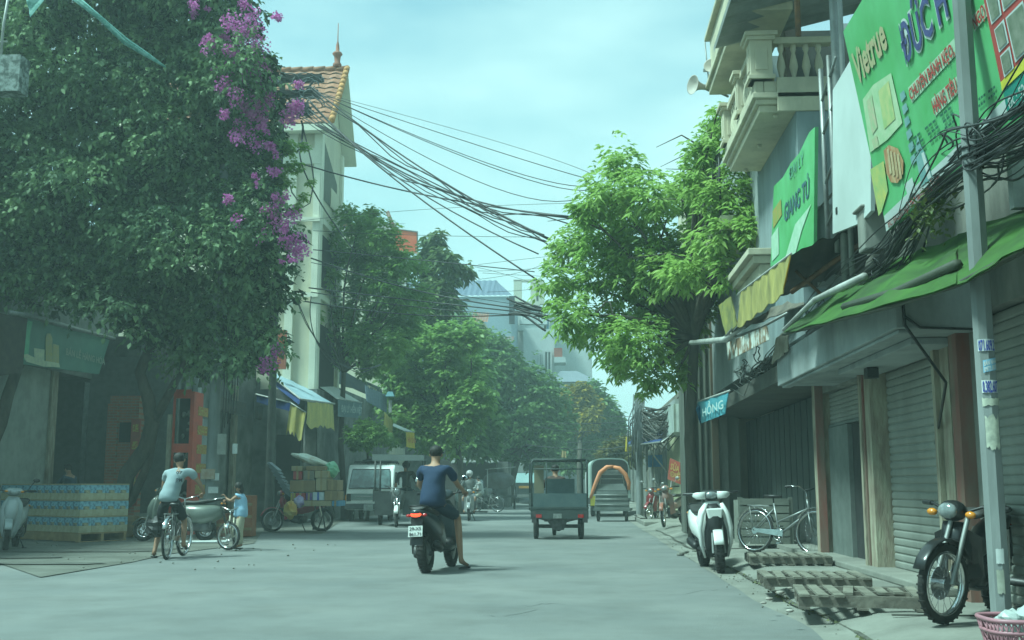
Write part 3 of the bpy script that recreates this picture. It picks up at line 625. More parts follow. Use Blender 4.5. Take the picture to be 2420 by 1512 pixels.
# ---- awnings
def awning(name, label, pts, m, nu=14, nv=6, amp=.02, seed=0, cat='awning', thick=.012, root=None, part='fabric', fn=None):
    P = [AX(x, y, X) for x, y, X in pts]
    t = root or thing(name, label, cat, tuple(P[0]))
    b = MB(); b.grid(P[0], P[1], P[2], P[3], nu, nv, fn or (lambda u, v: amp * (mnoise.noise(Vector((u * 5, v * 3, seed))) * 1.6 + math.sin(u * 26 + v * 2 + seed) * .35)), thick=thick)
    b.build(part, m, t); return t, P
M_gaw = mat('green_tarpaulin', (.065, .18, .03), (.032, .085, .02), scale=2.4, rough=.75, trans=.3, dirt=.45, stretch=(1, .4, 2))
t, P = awning('awning', 'long sagging green awning stretched over the roller shutters', [(1850, 786, 2.45), (2262, 672, 2.45), (2262, 553, 3.2), (2035, 652, 3.1)], M_gaw, 24, 8, .035, 1)
b = MB(); b.grid(P[1], AX(2460, 560, 2.45), AX(2460, 478, 3.2), P[2], 10, 6, lambda u, v: .03 * mnoise.noise(Vector((u * 4 + 9, v * 3, 1))), thick=.012); b.build('fabric', M_gaw, t)
b = MB(); b.tube([AX(1850, 780, 2.42), AX(1893, 738, 2.5), AX(1925, 708, 2.55), AX(1990, 678, 2.7)], [.02, .025, .03, .03]); b.tube([AX(1925, 708, 2.55), AX(1985, 680, 2.65), AX(2044, 652, 2.8)], [.028, .038, .038]); b.build('roller_tube', M_pvc, t)
b = MB(); b.tube([AX(1995, 725, 2.6), AX(2120, 690, 2.6), AX(2262, 625, 2.6)], .04); b.tube([AX(1850, 790, 2.5), AX(2110, 722, 2.5), AX(2262, 672, 2.5), AX(2450, 575, 2.5)], .02); b.build('awning_arm', mat('arm_dark', (.05, .06, .04), rough=.7), t)
# yellow awning with hanging valance
M_yaw = mat('yellow_tarpaulin', (.55, .48, .16), (.34, .31, .12), scale=2.5, rough=.7, trans=.25, dirt=.35, dscale=2.5, stretch=(1, 1, .3))
t, P = awning('awning', 'ragged yellow awning valance with an orange end flap', [(1741, 772, 2.4), (1849, 690, 2.4), (1869, 600, 2.4), (1750, 690, 2.4)], M_yaw, 22, 6, .012, 3, fn=lambda u, v: (0, 0, (-.05 * abs(math.sin(u * 13)) if v == 0 else 0)) if v < .1 else .01 * math.sin(u * 40))
b = MB(); b.add([AX(1849, 690, 2.39), AX(1858, 640, 2.35), AX(1869, 600, 2.38), AX(1860, 660, 2.5)], [(0, 1, 2, 3)]); b.build('end_flap', mat('orange_flap', (.55, .32, .03), rough=.7, trans=.3), t)
b = MB(); b.tube([AX(1869, 599, 2.4), AX(1750, 689, 2.4), AX(1742, 697, 2.4)], .014); b.build('rod', M_pvc, t)
t, P = awning('awning', 'black-brown sagging awning between the signs and the yellow valance', [(1840, 700, 2.7), (2040, 640, 3.3), (2068, 512, 3.3), (1869, 602, 2.4)], mat('dark_tarpaulin', (.055, .052, .045), (.03, .03, .028), scale=2, rough=.8, dirt=.3), 16, 8, .05, 6)
b = MB(); b.tube([AX(1870, 690, 2.6), AX(1960, 625, 2.9), AX(2058, 560, 3.25)], .03); b.tube([AX(1880, 640, 2.6), AX(1945, 700, 2.9)], .02); b.build('awning_arm', M_rust, t)
t, P = awning('awning', 'faded olive panel hanging left of the yellow valance', [(1716, 800, 2.42), (1741, 765, 2.42), (1725, 700, 2.42), (1697, 722, 2.42)], mat('olive_panel', (.30, .28, .07), (.14, .16, .06), scale=5, rough=.7, dirt=.4), 6, 5, .01, 2)
t, P = awning('awning', 'grey underside of awning below the yellow valance', [(1725, 790, 2.5), (1900, 720, 3.0), (1905, 690, 3.3), (1745, 772, 2.42)], mat('brown_underside', (.16, .14, .11), (.07, .065, .055), scale=4, rough=.85), 12, 4, .03, 8)
t, P = awning('sign_board', 'rusting white board with a peeling face under the yellow awning', [(1720, 852, 2.5), (1817, 802, 2.5), (1810, 770, 2.5), (1716, 810, 2.5)], mat('peeling_white', (.52, .55, .50), (.20, .13, .08), scale=3, rough=.7, lo=.45, hi=.55), 6, 3, .004, 2, cat='board')
t = thing('roller_tube', 'white awning roller tube jutting out over the blue banner', 'tube', tuple(AX(1633, 812, 2.2)))
b = MB(); b.tube([AX(1633, 810, 2.2), AX(1712, 802, 2.35), AX(1760, 770, 2.6)], [.05, .05, .025]); b.build('tube', M_pvc, t)
b = MB(); b.tube([AX(1712, 798, 2.35), AX(1750, 752, 2.5)], .02); b.tube([AX(1700, 808, 2.35), AX(1790, 778, 2.7), AX(1860, 740, 2.9)], .02); b.build('folding_arm', M_steel, t)
# pale ragged board below the green awning
t, P = awning('awning', 'grey ragged awning edge under the near end of the yellow awning', [(1822, 862, 2.75), (1860, 830, 2.75), (1862, 775, 2.8), (1832, 800, 2.75)], mat('grey_canvas', (.30, .28, .22), (.20, .18, .14), scale=4, rough=.85), 8, 5, .02, 4)
# blue banner
t, P = awning('banner', 'small light blue banner hanging from a slanted rod', [(1656, 1000, 2.5), (1712, 978, 2.5), (1721, 926, 2.5), (1647, 951, 2.5)], mat('blue_banner', (.09, .38, .48), (.13, .46, .52), scale=5, rough=.6, trans=.3), 12, 6, .012, 5, cat='banner')
b = MB(); b.tube([AX(1644, 951, 2.5), AX(1724, 923, 2.5)], .018); b.build('rod', M_pvc, t)
b = MB(); b.add([AX(1647, 951, 2.5), AX(1644, 968, 2.4), AX(1655, 1006, 2.5), AX(1656, 955, 2.52)], [(0, 1, 2, 3)]); b.build('folded_end', mat('blue_banner_dark', (.02, .20, .34), rough=.6), t)
PB = Plane((2.47, 19, 2.8), (1, 0, 0))
b = MB(); PB.text(b, 'HỒNG', (1662, 984), (1712, 964), (1661, 966), .02, .02); b.build('lettering', mat('letter_paleblue', (.45, .62, .60), rough=.7), t)
# wire tangles above the dark shop
b = MB(); rr = random.Random(21)
for k in range(26):
    y0_ = rr.uniform(15.2, 17); x = 2.85 + rr.uniform(0, .5); z0_ = rr.uniform(2.9, 3.35); p = []
    for i in range(9): p.append((x + rr.uniform(-.05, .05), y0_ + i * .55, z0_ - .22 * math.sin(i / 8 * math.pi) * rr.uniform(.5, 1.4) + rr.uniform(-.03, .03)))
    b.tube(p, rr.choice((.006, .009, .013)), 4)
for k in range(5):
    c = Vector((2.75, rr.uniform(15.4, 18), rr.uniform(2.9, 3.1))); r_ = rr.uniform(.12, .25)
    b.tube([c + Vector((rr.uniform(-.03, .03), math.cos(a) * r_, math.sin(a) * r_ * .6)) for a in [i * .5 for i in range(14)]], .01, 4)
tag(b.build('cable_tangle', mat('cable_grey', (.10, .11, .10), (.05, .05, .05), rough=.6)), 'tangle of loose grey wires above the dark open shop', 'cables')
# ---- concrete pole
pp = AZ(2345, 1519, .1); PX, PY = 2.635, 7.15
t = thing('utility_pole', 'slim octagonal concrete pole with pasted notices at the right', 'pole', (PX, PY, .1))
M_pole = mat('pole_concrete', (.22, .24, .235), (.14, .155, .15), scale=3, rough=.9, bump=.3, dirt=.3, stretch=(1, 1, .3))
b = MB(); b.cyl((PX, PY, .05), (PX, PY, 7.5), .066, .060, 8, smooth=False); b.build('shaft', M_pole, t)
def onpole(a, z): r_ = .066 - (.006 * (z - .05) / 7.45) + .003; return Vector((PX + math.sin(a) * r_, PY - math.cos(a) * r_, z))
def sticker(z0, z1, a0, a1, m, lbl, tilt=0, text=None, tm=None, name='notice', rag=0):
    b = MB(); n = 10; rr = random.Random(int(z0 * 100)); top = []; bot = []
    for i in range(n + 1):
        a = a0 + (a1 - a0) * i / n; dz = tilt * i / n
        bot.append(onpole(a, z0 + dz + rr.uniform(-rag, rag))); top.append(onpole(a, z1 + dz + rr.uniform(-rag, rag)))
    b.add(bot + top, [(i, i + 1, n + 2 + i, n + 1 + i) for i in range(n)], True); s_ = b.build(name, m, t, label=lbl)
    if text:
        for (st, f0, f1) in text:
            b = MB(); H = z1 - z0
            def bd(x, y): 
                a = a0 + (a1 - a0) * (.06 + .88 * x); p = onpole(a, z0 + tilt * x + H * (f0 + (f1 - f0) * y / .72)); return p + Vector((math.sin(a), -math.cos(a), 0)) * .003
            lettering(b, st, (0, 0, 0), (1, 0, 0), (0, 0, 1), .72, 1.0, 'LEFT', bend=bd, bold=.03); b.build('lettering', tm, s_)
def zp(py): return AY(2310, py, PY).z
M_pap = mat('paper_white', (.55, .58, .56), (.42, .45, .44), scale=8, rough=.8); M_papb = mat('paper_blue', (.16, .36, .50), (.22, .42, .55), scale=8, rough=.8); M_ink = mat('ink_blue', (.03, .05, .28), rough=.7)
sticker(zp(832), zp(804), -.95, .75, M_pap, 'white notice with blue numbers', 0, [('071.609.2', .05, .95)], M_ink)
sticker(zp(883), zp(854), -.55, .8, M_papb, 'pale blue notice', .02, [('BÁN NHÀ', .55, .9), ('0971.007', .08, .45)], M_pap)
sticker(zp(930), zp(900), -.8, .8, M_pap, 'white notice with blue numbers, lower', 0, [('0.382.607', .05, .95)], M_ink)
sticker(zp(960), zp(942), -.85, 1.0, mat('paper_torn', (.50, .52, .42), (.28, .30, .25), scale=14, rough=.9), 'torn paper strip', 0, rag=.006)
sticker(zp(1060), zp(985), -.7, .6, MATS['paper_torn'], 'torn paper remains', 0, rag=.02)
sticker(zp(1330), zp(1295), -.5, .2, M_pap, 'small square notice', 0, rag=.004)
sticker(zp(1400), zp(1345), -.55, .1, mat('paper_old', (.36, .38, .32), (.25, .27, .22), scale=10, rough=.9), 'old yellowed notice', 0, rag=.006)
b = MB()
for z in (zp(352), zp(372), zp(395)):
    b.torus((PX, PY, z), .066, .009, (0, .05, 1), 16, 5)
b.build('clamp_band', M_black, t)
# black bundles of cable along the house fronts, held by the pole
def bundle(name, label, path, n, spread, r, seed, m, loops=0, group=None):
    rr = random.Random(seed); b = MB(); path = [Vector(p) for p in path]
    for k in range(n):
        ox, oz = rr.gauss(0, spread), rr.gauss(0, spread * 1.3); ph = rr.uniform(0, 6); p = []
        for i in range(len(path) - 1):
            for q in range(5):
                f = q / 5; a0, a1, a2, a3 = path[max(0, i - 1)], path[i], path[i + 1], path[min(len(path) - 1, i + 2)]
                c = (a1 * 2 + (a2 - a0) * f + (a0 * 2 - a1 * 5 + a2 * 4 - a3) * f * f + (a1 * 3 - a0 - a2 * 3 + a3) * f ** 3) / 2; w = .5 + .5 * math.sin((i + f) * 1.7 + ph)
                p.append(c + Vector((ox * (.6 + w) , 0, oz * (.6 + w))))
        b.tube(p, r * rr.uniform(.6, 1.5), 4)
    for k in range(loops):
        i = rr.randrange(len(path) - 1); c = path[i].lerp(path[i + 1], rr.random()) + Vector((rr.uniform(-.12, 0), 0, rr.uniform(-.15, .15))); rd = rr.uniform(.06, .22)
        b.tube([c + Vector((math.cos(a * 1.7) * .03, math.cos(a) * rd, math.sin(a) * rd)) for a in [j * .3 for j in range(rr.randrange(10, 22))]], r, 4)
    return tag(b.build(name, m), label, 'cables', group)
M_cab = mat('cable_black', (.022, .024, .026), (.05, .052, .052), scale=4, rough=.55)
bundle('cable_bundle', 'thick black cable bundle running past the right-hand pole and under the signs', [AY(2560, 175, 5.2), AY(2420, 300, 6.2), AY(2330, 355, 6.9), AY(2290, 380, 7.3), AY(2200, 455, 8.6), AY(2140, 540, 9.6), AY(2095, 610, 10.4), AY(2000, 690, 12.0), AY(1900, 800, 14.5)], 54, .060, .006, 4, M_cab, 12)
bundle('cable_bundle', 'upper black cable line touching the lower edge of the green sign', [AY(2480, 215, 6.2), AY(2300, 330, 7.6), AY(2230, 400, 8.4), AY(2170, 480, 9.3)], 8, .02, .007, 9, M_cab, 3)
# creeper growing on the bundle and old masonry block
def leafpatch(name, label, c, rad, n, size, m, cat='plant', seed=1, group=None):
    rr = np.random.RandomState(seed); b = MB()
    for k in range(n):
        p = Vector(c) + Vector((rr.normal(0, rad[0]), rr.normal(0, rad[1]), rr.normal(0, rad[2]))); a = Vector((rr.normal(), rr.normal(), rr.normal() - .3)).normalized(); u, w, d = frame(a); s_ = size * rr.uniform(.6, 1.3)
        b.add([p, p + d * s_ * .5 + u * s_ * .3, p + d * s_, p + d * s_ * .5 - u * s_ * .3 + w * s_ * .1], [(0, 1, 2, 3)])
    return tag(b.build(name, m), label, cat, group)
leafpatch('creeper', 'small green creeper growing on the black cables beside the sign', AY(2205, 500, 8.6), (.07, .2, .09), 260, .06, mat('creeper_leaf', (.07, .12, .025), (.13, .14, .05), scale=8, rough=.6, trans=.2))
p = AX(2070, 540, 3.0); b = MB(); b.box(p + Vector((0, .1, 0)), (.25, .25, .42)); b.box(p + Vector((0, .1, .22)), (.32, .34, .03)); tag(b.build('masonry_block', M_conc, bevel=.02), 'mossy concrete block below the blank white board', 'block')

a, c = AY(2396, 490, 7.6), AY(2470, 300, 7.6); b = MB(); b.bb((a.x, 7.6, a.z), (c.x, 7.68, AY(2396, 352, 7.6).z)); tag(b.build('meter_panel', mat('pale_stained_panel', (.40, .44, .42), (.26, .29, .27), scale=5, rough=.8, dirt=.4)), 'pale stained panel below the cable bundle at the right edge', 'panel')
# ================================================================ LEFT-HAND SIDE AND FAR BUILDINGS
M_tile = mat('marble_tile', (.36, .38, .34), (.24, .26, .22), scale=3, rough=.5, dirt=.3)
M_brick = mat('red_brick', (.40, .14, .08), (.28, .11, .07), scale=4, rough=.9, brick=(.22, .075, .01, (.25, .20, .15)))
M_beige = mat('beige_paint', (.60, .57, .42), (.52, .50, .38), scale=.8, rough=.9, bump=.1, dirt=.22, dscale=.9)
M_beige2 = mat('pale_trim', (.68, .68, .56), (.60, .61, .50), scale=1.2, rough=.9, dirt=.12)
M_rooft = mat('roof_tile_orange', (.36, .155, .085), (.25, .12, .075), scale=5, rough=.8, bump=.2, dirt=.25, dscale=2)
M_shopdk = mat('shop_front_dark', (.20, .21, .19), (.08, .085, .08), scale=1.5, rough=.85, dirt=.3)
M_yban = mat('yellow_banner', (.62, .54, .18), (.50, .46, .18), scale=3, rough=.75, trans=.3, dirt=.18, dscale=3)
M_blue = mat('blue_cloth', (.015, .05, .20), (.01, .03, .10), scale=3, rough=.7, trans=.15)
# ---- left shop with tiled pillars
t = thing('shop_house', 'dim shop house with tiled pillars and open doorway behind the stacked cartons', 'house', (-14, 27, 0))
LX = -13.0
def yl(px, X=LX): return X * 2594 / (px - 1356)
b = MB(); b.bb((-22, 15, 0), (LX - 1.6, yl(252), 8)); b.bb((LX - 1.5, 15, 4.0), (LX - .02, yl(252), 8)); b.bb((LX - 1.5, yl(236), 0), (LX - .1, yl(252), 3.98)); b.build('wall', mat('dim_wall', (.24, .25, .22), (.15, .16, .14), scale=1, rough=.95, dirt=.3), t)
b = MB(); b.bb((LX - .2, 15, 0), (LX + .15, yl(88), 3.95)); b.build('pillar', M_tile, t)
b = MB(); b.bb((LX + .155, yl(72), 0), (LX + .22, yl(88) - .02, 3.95)); b.build('pillar_trim', M_post, t)
b = MB(); corrug(b, (LX - .05, yl(178), 0), (LX - .05, yl(236), 0), .02, 3.9, .03, .3); b.build('folding_shutter', mat('folding_shutter_grey', (.24, .26, .25), (.17, .19, .18), rough=.6), t)
b = MB(); b.bb((LX - .05, yl(238), 0), (LX + .12, yl(246), 3.9)); b.build('pillar', M_greyp, t)
# sign over it
t = thing('shop_sign', 'dim green shop sign with product picture over the tiled pillars', 'sign', (-12.2, 26.5, 4.4))
PS = Plane((-12.2, 26, 4), (1, 0, 0)); S_ = [PS.at(46, 859), PS.at(234, 884), PS.at(259, 803), PS.at(60, 750)]
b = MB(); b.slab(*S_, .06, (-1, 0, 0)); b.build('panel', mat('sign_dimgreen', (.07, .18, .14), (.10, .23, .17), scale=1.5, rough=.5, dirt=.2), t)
b = MB(); PS.poly(b, [(52, 850), (56, 780), (66, 757), (76, 760), (70, 790), (66, 850)], .01); b.build('green_stripe', mat('sign_brightgreen', (.14, .50, .28), rough=.5), t)
b = MB(); PS.poly(b, [(52, 838), (62, 836), (90, 850), (138, 858), (140, 868), (100, 866), (60, 854)], .02); PS.poly(b, [(79, 822), (104, 826), (103, 858), (80, 850)], .014); b.build('pale_print', mat('print_cream', (.60, .64, .42), (.46, .50, .36), scale=9, rough=.6), t)
b = MB(); PS.poly(b, [(106, 858), (106, 800), (109, 788), (118, 788), (122, 800), (123, 862)], .018); PS.poly(b, [(123, 862), (124, 812), (138, 816), (138, 864)], .016); b.build('tower_print', mat('print_yellow', (.44, .40, .16), (.38, .38, .22), scale=12, rough=.6), t)
b = MB(); PS.text(b, 'BÁN LẺ HÀNG HÓA', (154, 838), (246, 862), (155, 822), .02, .02); b.build('lettering', mat('letter_pale', (.35, .42, .34), rough=.7), t)
b = MB(); b.tube([PS.at(-10, 738, .3), PS.at(45, 748, .3), PS.at(150, 775, .2), PS.at(262, 800, .1)], [.05, .06, .06, .04]); b.build('roller_tube', M_steel, t)
# dark awning left of sign
b = MB(); b.grid(PS.at(-60, 900), PS.at(48, 880), PS.at(60, 752), PS.at(-60, 725), 6, 5, lambda u, v: .05 * math.sin(u * 8), thick=.01)
tag(b.build('awning', mat('brown_awning', (.09, .075, .06), (.06, .05, .045), rough=.85)), 'dark brown hanging awning left of the dim green sign', 'awning')
# brick column + couplet boards + red display rack
t = thing('brick_wall', 'exposed red brick wall beside the tiled shop', 'wall', (-11.8, 28.5, 0))
b = MB(); x0 = AY(252, 1100, 28.5).x; x1 = AY(322, 1100, 28.5).x; b.bb((x0, 28.5, 0), (x1, 28.9, AY(290, 935, 28.5).z)); b.bb((x0 - .02, 28.42, 0), (x0 + .26, 28.48, 3.3)); b.build('masonry', M_brick, t)
b = MB(); b.bb((x0 + .3, 28.47, AY(290, 1045, 28.5).z), (x1 - .12, 28.495, AY(290, 998, 28.5).z)); b.build('window', M_dark, t)
def couplet(name, lbl, px0, px1, py0, py1, Y, n):
    a = AY(px0, py1, Y); c = AY(px1, py1, Y); top = AY(px1, py0, Y).z
    t = thing(name, lbl, 'board', ((a.x + c.x) / 2, Y, a.z)); b = MB(); b.bb((a.x, Y, a.z), (c.x, Y + .05, top)); b.build('board', mat('couplet_red', (.38, .10, .07), (.30, .09, .06), scale=5, rough=.8), t)
    h = (top - a.z) / n; w = c.x - a.x
    for i in range(n): b = MB(); b.bb((a.x + w * .2, Y - .006, a.z + h * (i + .25)), (c.x - w * .2, Y - .002, a.z + h * (i + .7))); b.build('yellow_characters', mat('couplet_yellow', (.42, .36, .10), (.38, .14, .05), scale=22, rough=.8, lo=.45, hi=.55), t)
couplet('couplet_board', 'faded red board with yellow characters leaning by the brick wall', 300, 322, 990, 1195, 26.8, 5)
t = thing('display_rack', 'tall red framed display case with yellow patches beside the concrete pole', 'rack', (-9.3, 25.5, 0)); YR = 25.5
a = AY(398, 1200, YR); c = AY(444, 1200, YR); e = AX(466, 1200, c.x); zt = AY(420, 925, YR).z
M_rackr = mat('rack_red', (.60, .08, .04), (.50, .08, .05), scale=4, rough=.6)
b = MB(); w = c.x - a.x
b.bb((a.x, YR, 0), (a.x + .05, YR + .05, zt)); b.bb((c.x - .05, YR, 0), (c.x, YR + .05, zt))
for py in (930, 1058, 1122, 1188): z = AY(420, py, YR).z; b.bb((a.x + .05, YR, z - .11), (c.x - .05, YR + .05, z + .1))
b.build('frame', M_rackr, t)
b = MB(); b.bb((c.x + .002, YR, 0), (c.x + .04, e.y if e.y < YR + 2 else YR + 1.4, zt)); b.build('side_panel', M_rackr, t)
b = MB()
for i, z in enumerate([.5, .95, 1.45, 1.9, 2.35, 2.8]): b.bb((c.x + .042, YR + .3, z), (c.x + .05, YR + 1.0, z + .22))
b.build('yellow_patch', MATS['couplet_yellow'], t)
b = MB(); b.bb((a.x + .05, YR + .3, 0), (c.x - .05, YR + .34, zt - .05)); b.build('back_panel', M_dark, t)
b = MB(); rr = random.Random(4)
for k in range(26): b.ell((rr.uniform(a.x + .1, c.x - .1), YR + .2, rr.uniform(.4, zt - .4)), (rr.uniform(.03, .08), .05, rr.uniform(.03, .09)), 6, 4)
b.build('goods', mat('goods_mixed', (.25, .28, .24), (.06, .05, .05), scale=9, rough=.6), t)
b = MB(); p = AY(392, 1200, YR - .1); b.box((p.x, YR - .1, 1.4), (.09, .09, 2.8)); tag(b.build('timber_post', M_post), 'pale timber post standing left of the red display case', 'post')
# ---- row of dark shop fronts on the left
t = thing('shop_row', 'long row of dim shop fronts under the left-hand awnings', 'house', (-12, 42, 0))
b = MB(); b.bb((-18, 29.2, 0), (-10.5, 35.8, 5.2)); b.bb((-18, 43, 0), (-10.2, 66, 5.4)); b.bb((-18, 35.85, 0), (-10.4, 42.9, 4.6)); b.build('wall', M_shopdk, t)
rr = random.Random(8)
for i in range(9):
    y = 29.6 + i * 3.4
    b = MB(); b.bb((-10.55 + .12, y, 0), (-10.3, y + .3, 4.2)); b.build('pillar', rr.choice([M_greyp, M_post, M_conc]), t)
    if i % 2 == 0: b = MB(); corrug(b, (-10.33, y + .4, 0), (-10.33, y + 1.6, 0), .1, 3.0, .02, .25); b.build('shutter', M_greyp, t)
for i in range(7): b = MB(); b.bb((-10.3, 31 + i * 4.1, 3.3), (-10.2, 33.8 + i * 4.1, 3.7)); b.build('header_board', mat('header_brown', (.12, .10, .08), (.07, .08, .075), rough=.9), t)
b = MB(); b.bb((-18, 28.95, 0), (-10.6, 29.15, 4.6)); b.build('end_wall', mat('dim_wall2', (.14, .15, .14), rough=.95), t)
t = thing('shop_row', 'distant dark shop fronts at the left under the far trees', 'house', (-10, 80, 0))
b = MB(); b.bb((-15, 66.1, 0), (-8.2, 96, 4.2)); b.build('wall', M_shopdk, t)
for i in range(8): b = MB(); b.bb((-8.2, 67 + i * 3.6, .1), (-8.1, 69.6 + i * 3.6, 2.8)); b.build('shutter', mat('far_shutter', (.10, .13, .16), (.16, .14, .11), scale=.3, rough=.8), t)
# red signboard
t = thing('signboard', 'plain red-orange panel at the foot of the beige house', 'sign', (-9.2, 33, 4.5))
b = MB(); p0 = AY(618, 872, 34); p1 = AY(676, 803, 34); b.bb((p0.x, 34, p0.z), (p1.x, 34.12, AY(676, 780, 34).z)); b.build('panel', mat('orange_red_panel', (.42, .11, .06), (.36, .12, .08), scale=1, rough=.7), t)
# awnings of the left row
t, P = awning('awning', 'pale blue sheet awning sloping down to the street over the yellow banners', [(710, 943, -7.8), (790, 954, -7.8), (662, 880, -9.9), (636, 884, -9.9)], mat('pale_sheet', (.46, .60, .66), (.36, .50, .56), scale=1.2, rough=.6, trans=.3), 12, 8, .03, 3)
b = MB(); b.tube([P[0], P[3]], .03); b.tube([P[0], P[1]], .03); b.build('edge_tube', M_pvc, t)
b = MB(); b.add([P[0], P[3], AX(640, 905, -9.9), AX(706, 956, -7.8)], [(0, 1, 2, 3)]); b.build('side_flap', M_blue, t)
t, P = awning('awning', 'narrow white awning edge running down to the grey banner', [(708, 880, -9.3), (800, 945, -7.9), (856, 952, -7.8), (712, 868, -9.4)], mat('white_strip', (.58, .62, .56), (.50, .54, .50), rough=.6), 10, 3, .01, 3)
t, P = awning('awning', 'dark blue tarpaulin roof below the beige house', [(708, 870, -9.3), (905, 945, -8.2), (900, 915, -8.4), (710, 838, -9.6)], mat('navy_tarp', (.025, .04, .06), (.05, .06, .06), scale=2, rough=.7), 12, 4, .05, 5)
t, P = awning('awning', 'slate blue ribbed awning between the grey banner and the far trees', [(866, 948, -8.0), (914, 975, -7.6), (914, 934, -7.8), (862, 910, -8.4)], mat('slate_sheet', (.07, .10, .13), (.10, .14, .17), scale=3, rough=.6, stretch=(1, 3, .2)), 30, 3, .0, 5, fn=lambda u, v: .03 * math.sin(u * 60))
t, P = awning('awning', 'white awning edge beside the farthest yellow banner', [(928, 1006, -6.2), (960, 1020, -6.1), (979, 1021, -6.0), (930, 1000, -6.3)], MATS['white_strip'], 6, 2, .0, 5)
def banner(name, lbl, pts, X, m, rag=.0, text=None, tm=None, rod=True, group=None, Y=None):
    P = [AX(x, y, X) if Y is None else AY(x, y, Y) for x, y in pts]
    t = thing(name, lbl, 'banner', tuple(P[3]), group=group); rr = random.Random(int(pts[0][0])); jag = [rr.uniform(-1, 1) for _ in range(17)]
    b = MB(); b.grid(P[0], P[1], P[2], P[3], 16, 6, lambda u, v: Vector((.02 * math.sin(u * 17 + v * 2), .02 * math.sin(u * 11), rag * jag[int(round(u * 16))] * (1 - v) ** 3)), thick=.006); b.build('fabric', m, t)
    if rod: b = MB(); b.tube([P[3], P[2]], .022, 5); b.build('rod', M_pvc, t)
    if text:
        pl = Plane(P[0], (P[1] - P[0]).cross(P[3] - P[0]))
        for (st, A, B_, T_) in text: b = MB(); pl.text(b, st, A, B_, T_, .05, .02); b.build('lettering', tm, t)
    return t
GB = 'yellow banners hanging along the left-hand awnings'
banner('banner', 'ragged yellow banner with torn pointed corner, nearest on the left', [(676, 1020), (714, 1037), (723, 975), (684, 950)], 0, M_yban, .12, group=GB, Y=31.0)
banner('banner', 'wide ragged yellow banner below the pale blue awning', [(724, 1006), (792, 1012), (787, 953), (725, 948)], -7.8, M_yban, .10, group=GB)
b_ = mat('yellow_banner_bright', (.62, .48, .03), (.55, .42, .05), scale=4, rough=.7, trans=.3)
banner('banner', 'narrow pointed yellow banner right of the small bush', [(906, 1010), (931, 1028), (928, 993), (908, 973)], -7.5, M_yban, .05, rod=False, group=GB)
banner('banner', 'bright yellow banner with orange print, farthest on the left', [(960, 1056), (982, 1060), (979, 1021), (958, 1019)], -6.0, b_, 0, [('HẢI SẢN', (961, 1045), (979, 1047), (960, 1032))], mat('letter_orange', (.50, .14, .02), rough=.7), group=GB)
banner('banner', 'grey banner with pale lettering beside the wide yellow banner', [(798, 984), (855, 988), (855, 951), (797, 942)], -7.8, mat('grey_blue_banner', (.16, .22, .24), (.13, .19, .21), scale=3, rough=.7, trans=.2), 0, [('ĐẠI LÝ HIỀN VIỆT', (803, 973), (852, 977), (803, 957))], mat('letter_silver', (.42, .50, .50), rough=.7))
banner('banner', 'thin dark blue valance hanging left of the yellow banners', [(606, 950), (686, 972), (687, 952), (604, 931)], 0, M_blue, .0, Y=30.6)
GF = 'small far banners under the trees'
banner('banner', 'tan banner hanging over the oncoming truck', [(1280, 1084), (1299, 1088), (1298, 1061), (1281, 1058)], 0, mat('tan_banner', (.40, .28, .12), rough=.8), 0, rod=False, group=GF, Y=70)
banner('banner', 'second dull tan banner right of the one over the truck', [(1325, 1080), (1338, 1082), (1337, 1066), (1326, 1064)], 0, MATS['tan_banner'], 0, rod=False, group=GF, Y=72)
# cool boxes / panel under far-left awning, box-like pale signs
for py_, w_, h_, lb_ in ((925, 1.6, .35, 'narrow pale board above another one over the grey banner'), (938, 2.2, .42, 'wider pale board just above and right of the grey banner')):
    b = MB(); b.box(AX(879, py_, -8.3), (.1, w_, h_)); tag(b.build('signboard', mat('pale_board', (.40, .38, .26), (.30, .29, .22), scale=3, rough=.8)), lb_, 'board')
t = thing('wall_lamp', 'small white and blue roofed lamp at the end of the ribbed awning', 'lamp', tuple(AX(922, 960, -7.5)))
p = AX(922, 960, -7.5); b = MB(); b.box(p, (.12, .12, .5)); b.build('post', M_pvc, t); b = MB(); b.hexa([p + Vector((x, y, .4)) for x, y in ((-.18, -.18), (.18, -.18), (.18, .18), (-.18, .18))], [p + Vector((x, y, .6)) for x, y in ((-.1, -.1), (.1, -.1), (.1, .1), (-.1, .1))]); b.build('roof', mat('blue_sheet', (.10, .25, .30), rough=.6), t)

# ---- beige gabled house
t = thing('gabled_house', 'tall narrow beige house with orange tiled gable roof and finial', 'house', (-12, 39, 0))
AP = AX(822, 165, -8.1); NE = AX(785, 292, -8.1); FE = AX(843, 388, -8.1)
y0, y1 = NE.y + .45, FE.y - .35
b = MB(); b.bb((-16, y0, 0), (-8.6, y1, NE.z + .15))
b.add([(-8.6, y0, NE.z + .15), (-8.6, y1, NE.z + .15), (-8.6, AP.y, AP.z - .35), (-16, y0, NE.z + .15), (-16, y1, NE.z + .15), (-16, AP.y, AP.z - .35)], [(0, 1, 2), (5, 4, 3), (0, 2, 5, 3), (1, 4, 5, 2)])
b.build('wall', M_beige, t)
b = MB()
for (px0, px1) in ((678, 697), (738, 753)):
    xa = AY(px0, 600, y0).x; xb = AY(px1, 600, y0).x; b.bb((xa, y0 - .12, 0), (xb, y0 - .003, NE.z + .1))
b.bb((-8.598, y0 - .1, 0), (-8.5, y0 + .25, NE.z + .2)); b.bb((-8.598, y1 - .3, 0), (-8.5, y1, NE.z)); b.bb((-10.3, y0 - .14, NE.z - 1.3), (-8.55, y0 - .002, NE.z - .75)); b.build('pilaster', M_beige2, t)
zz = [AX(770, 480, -8.6).z, AX(770, 345, -8.6).z]
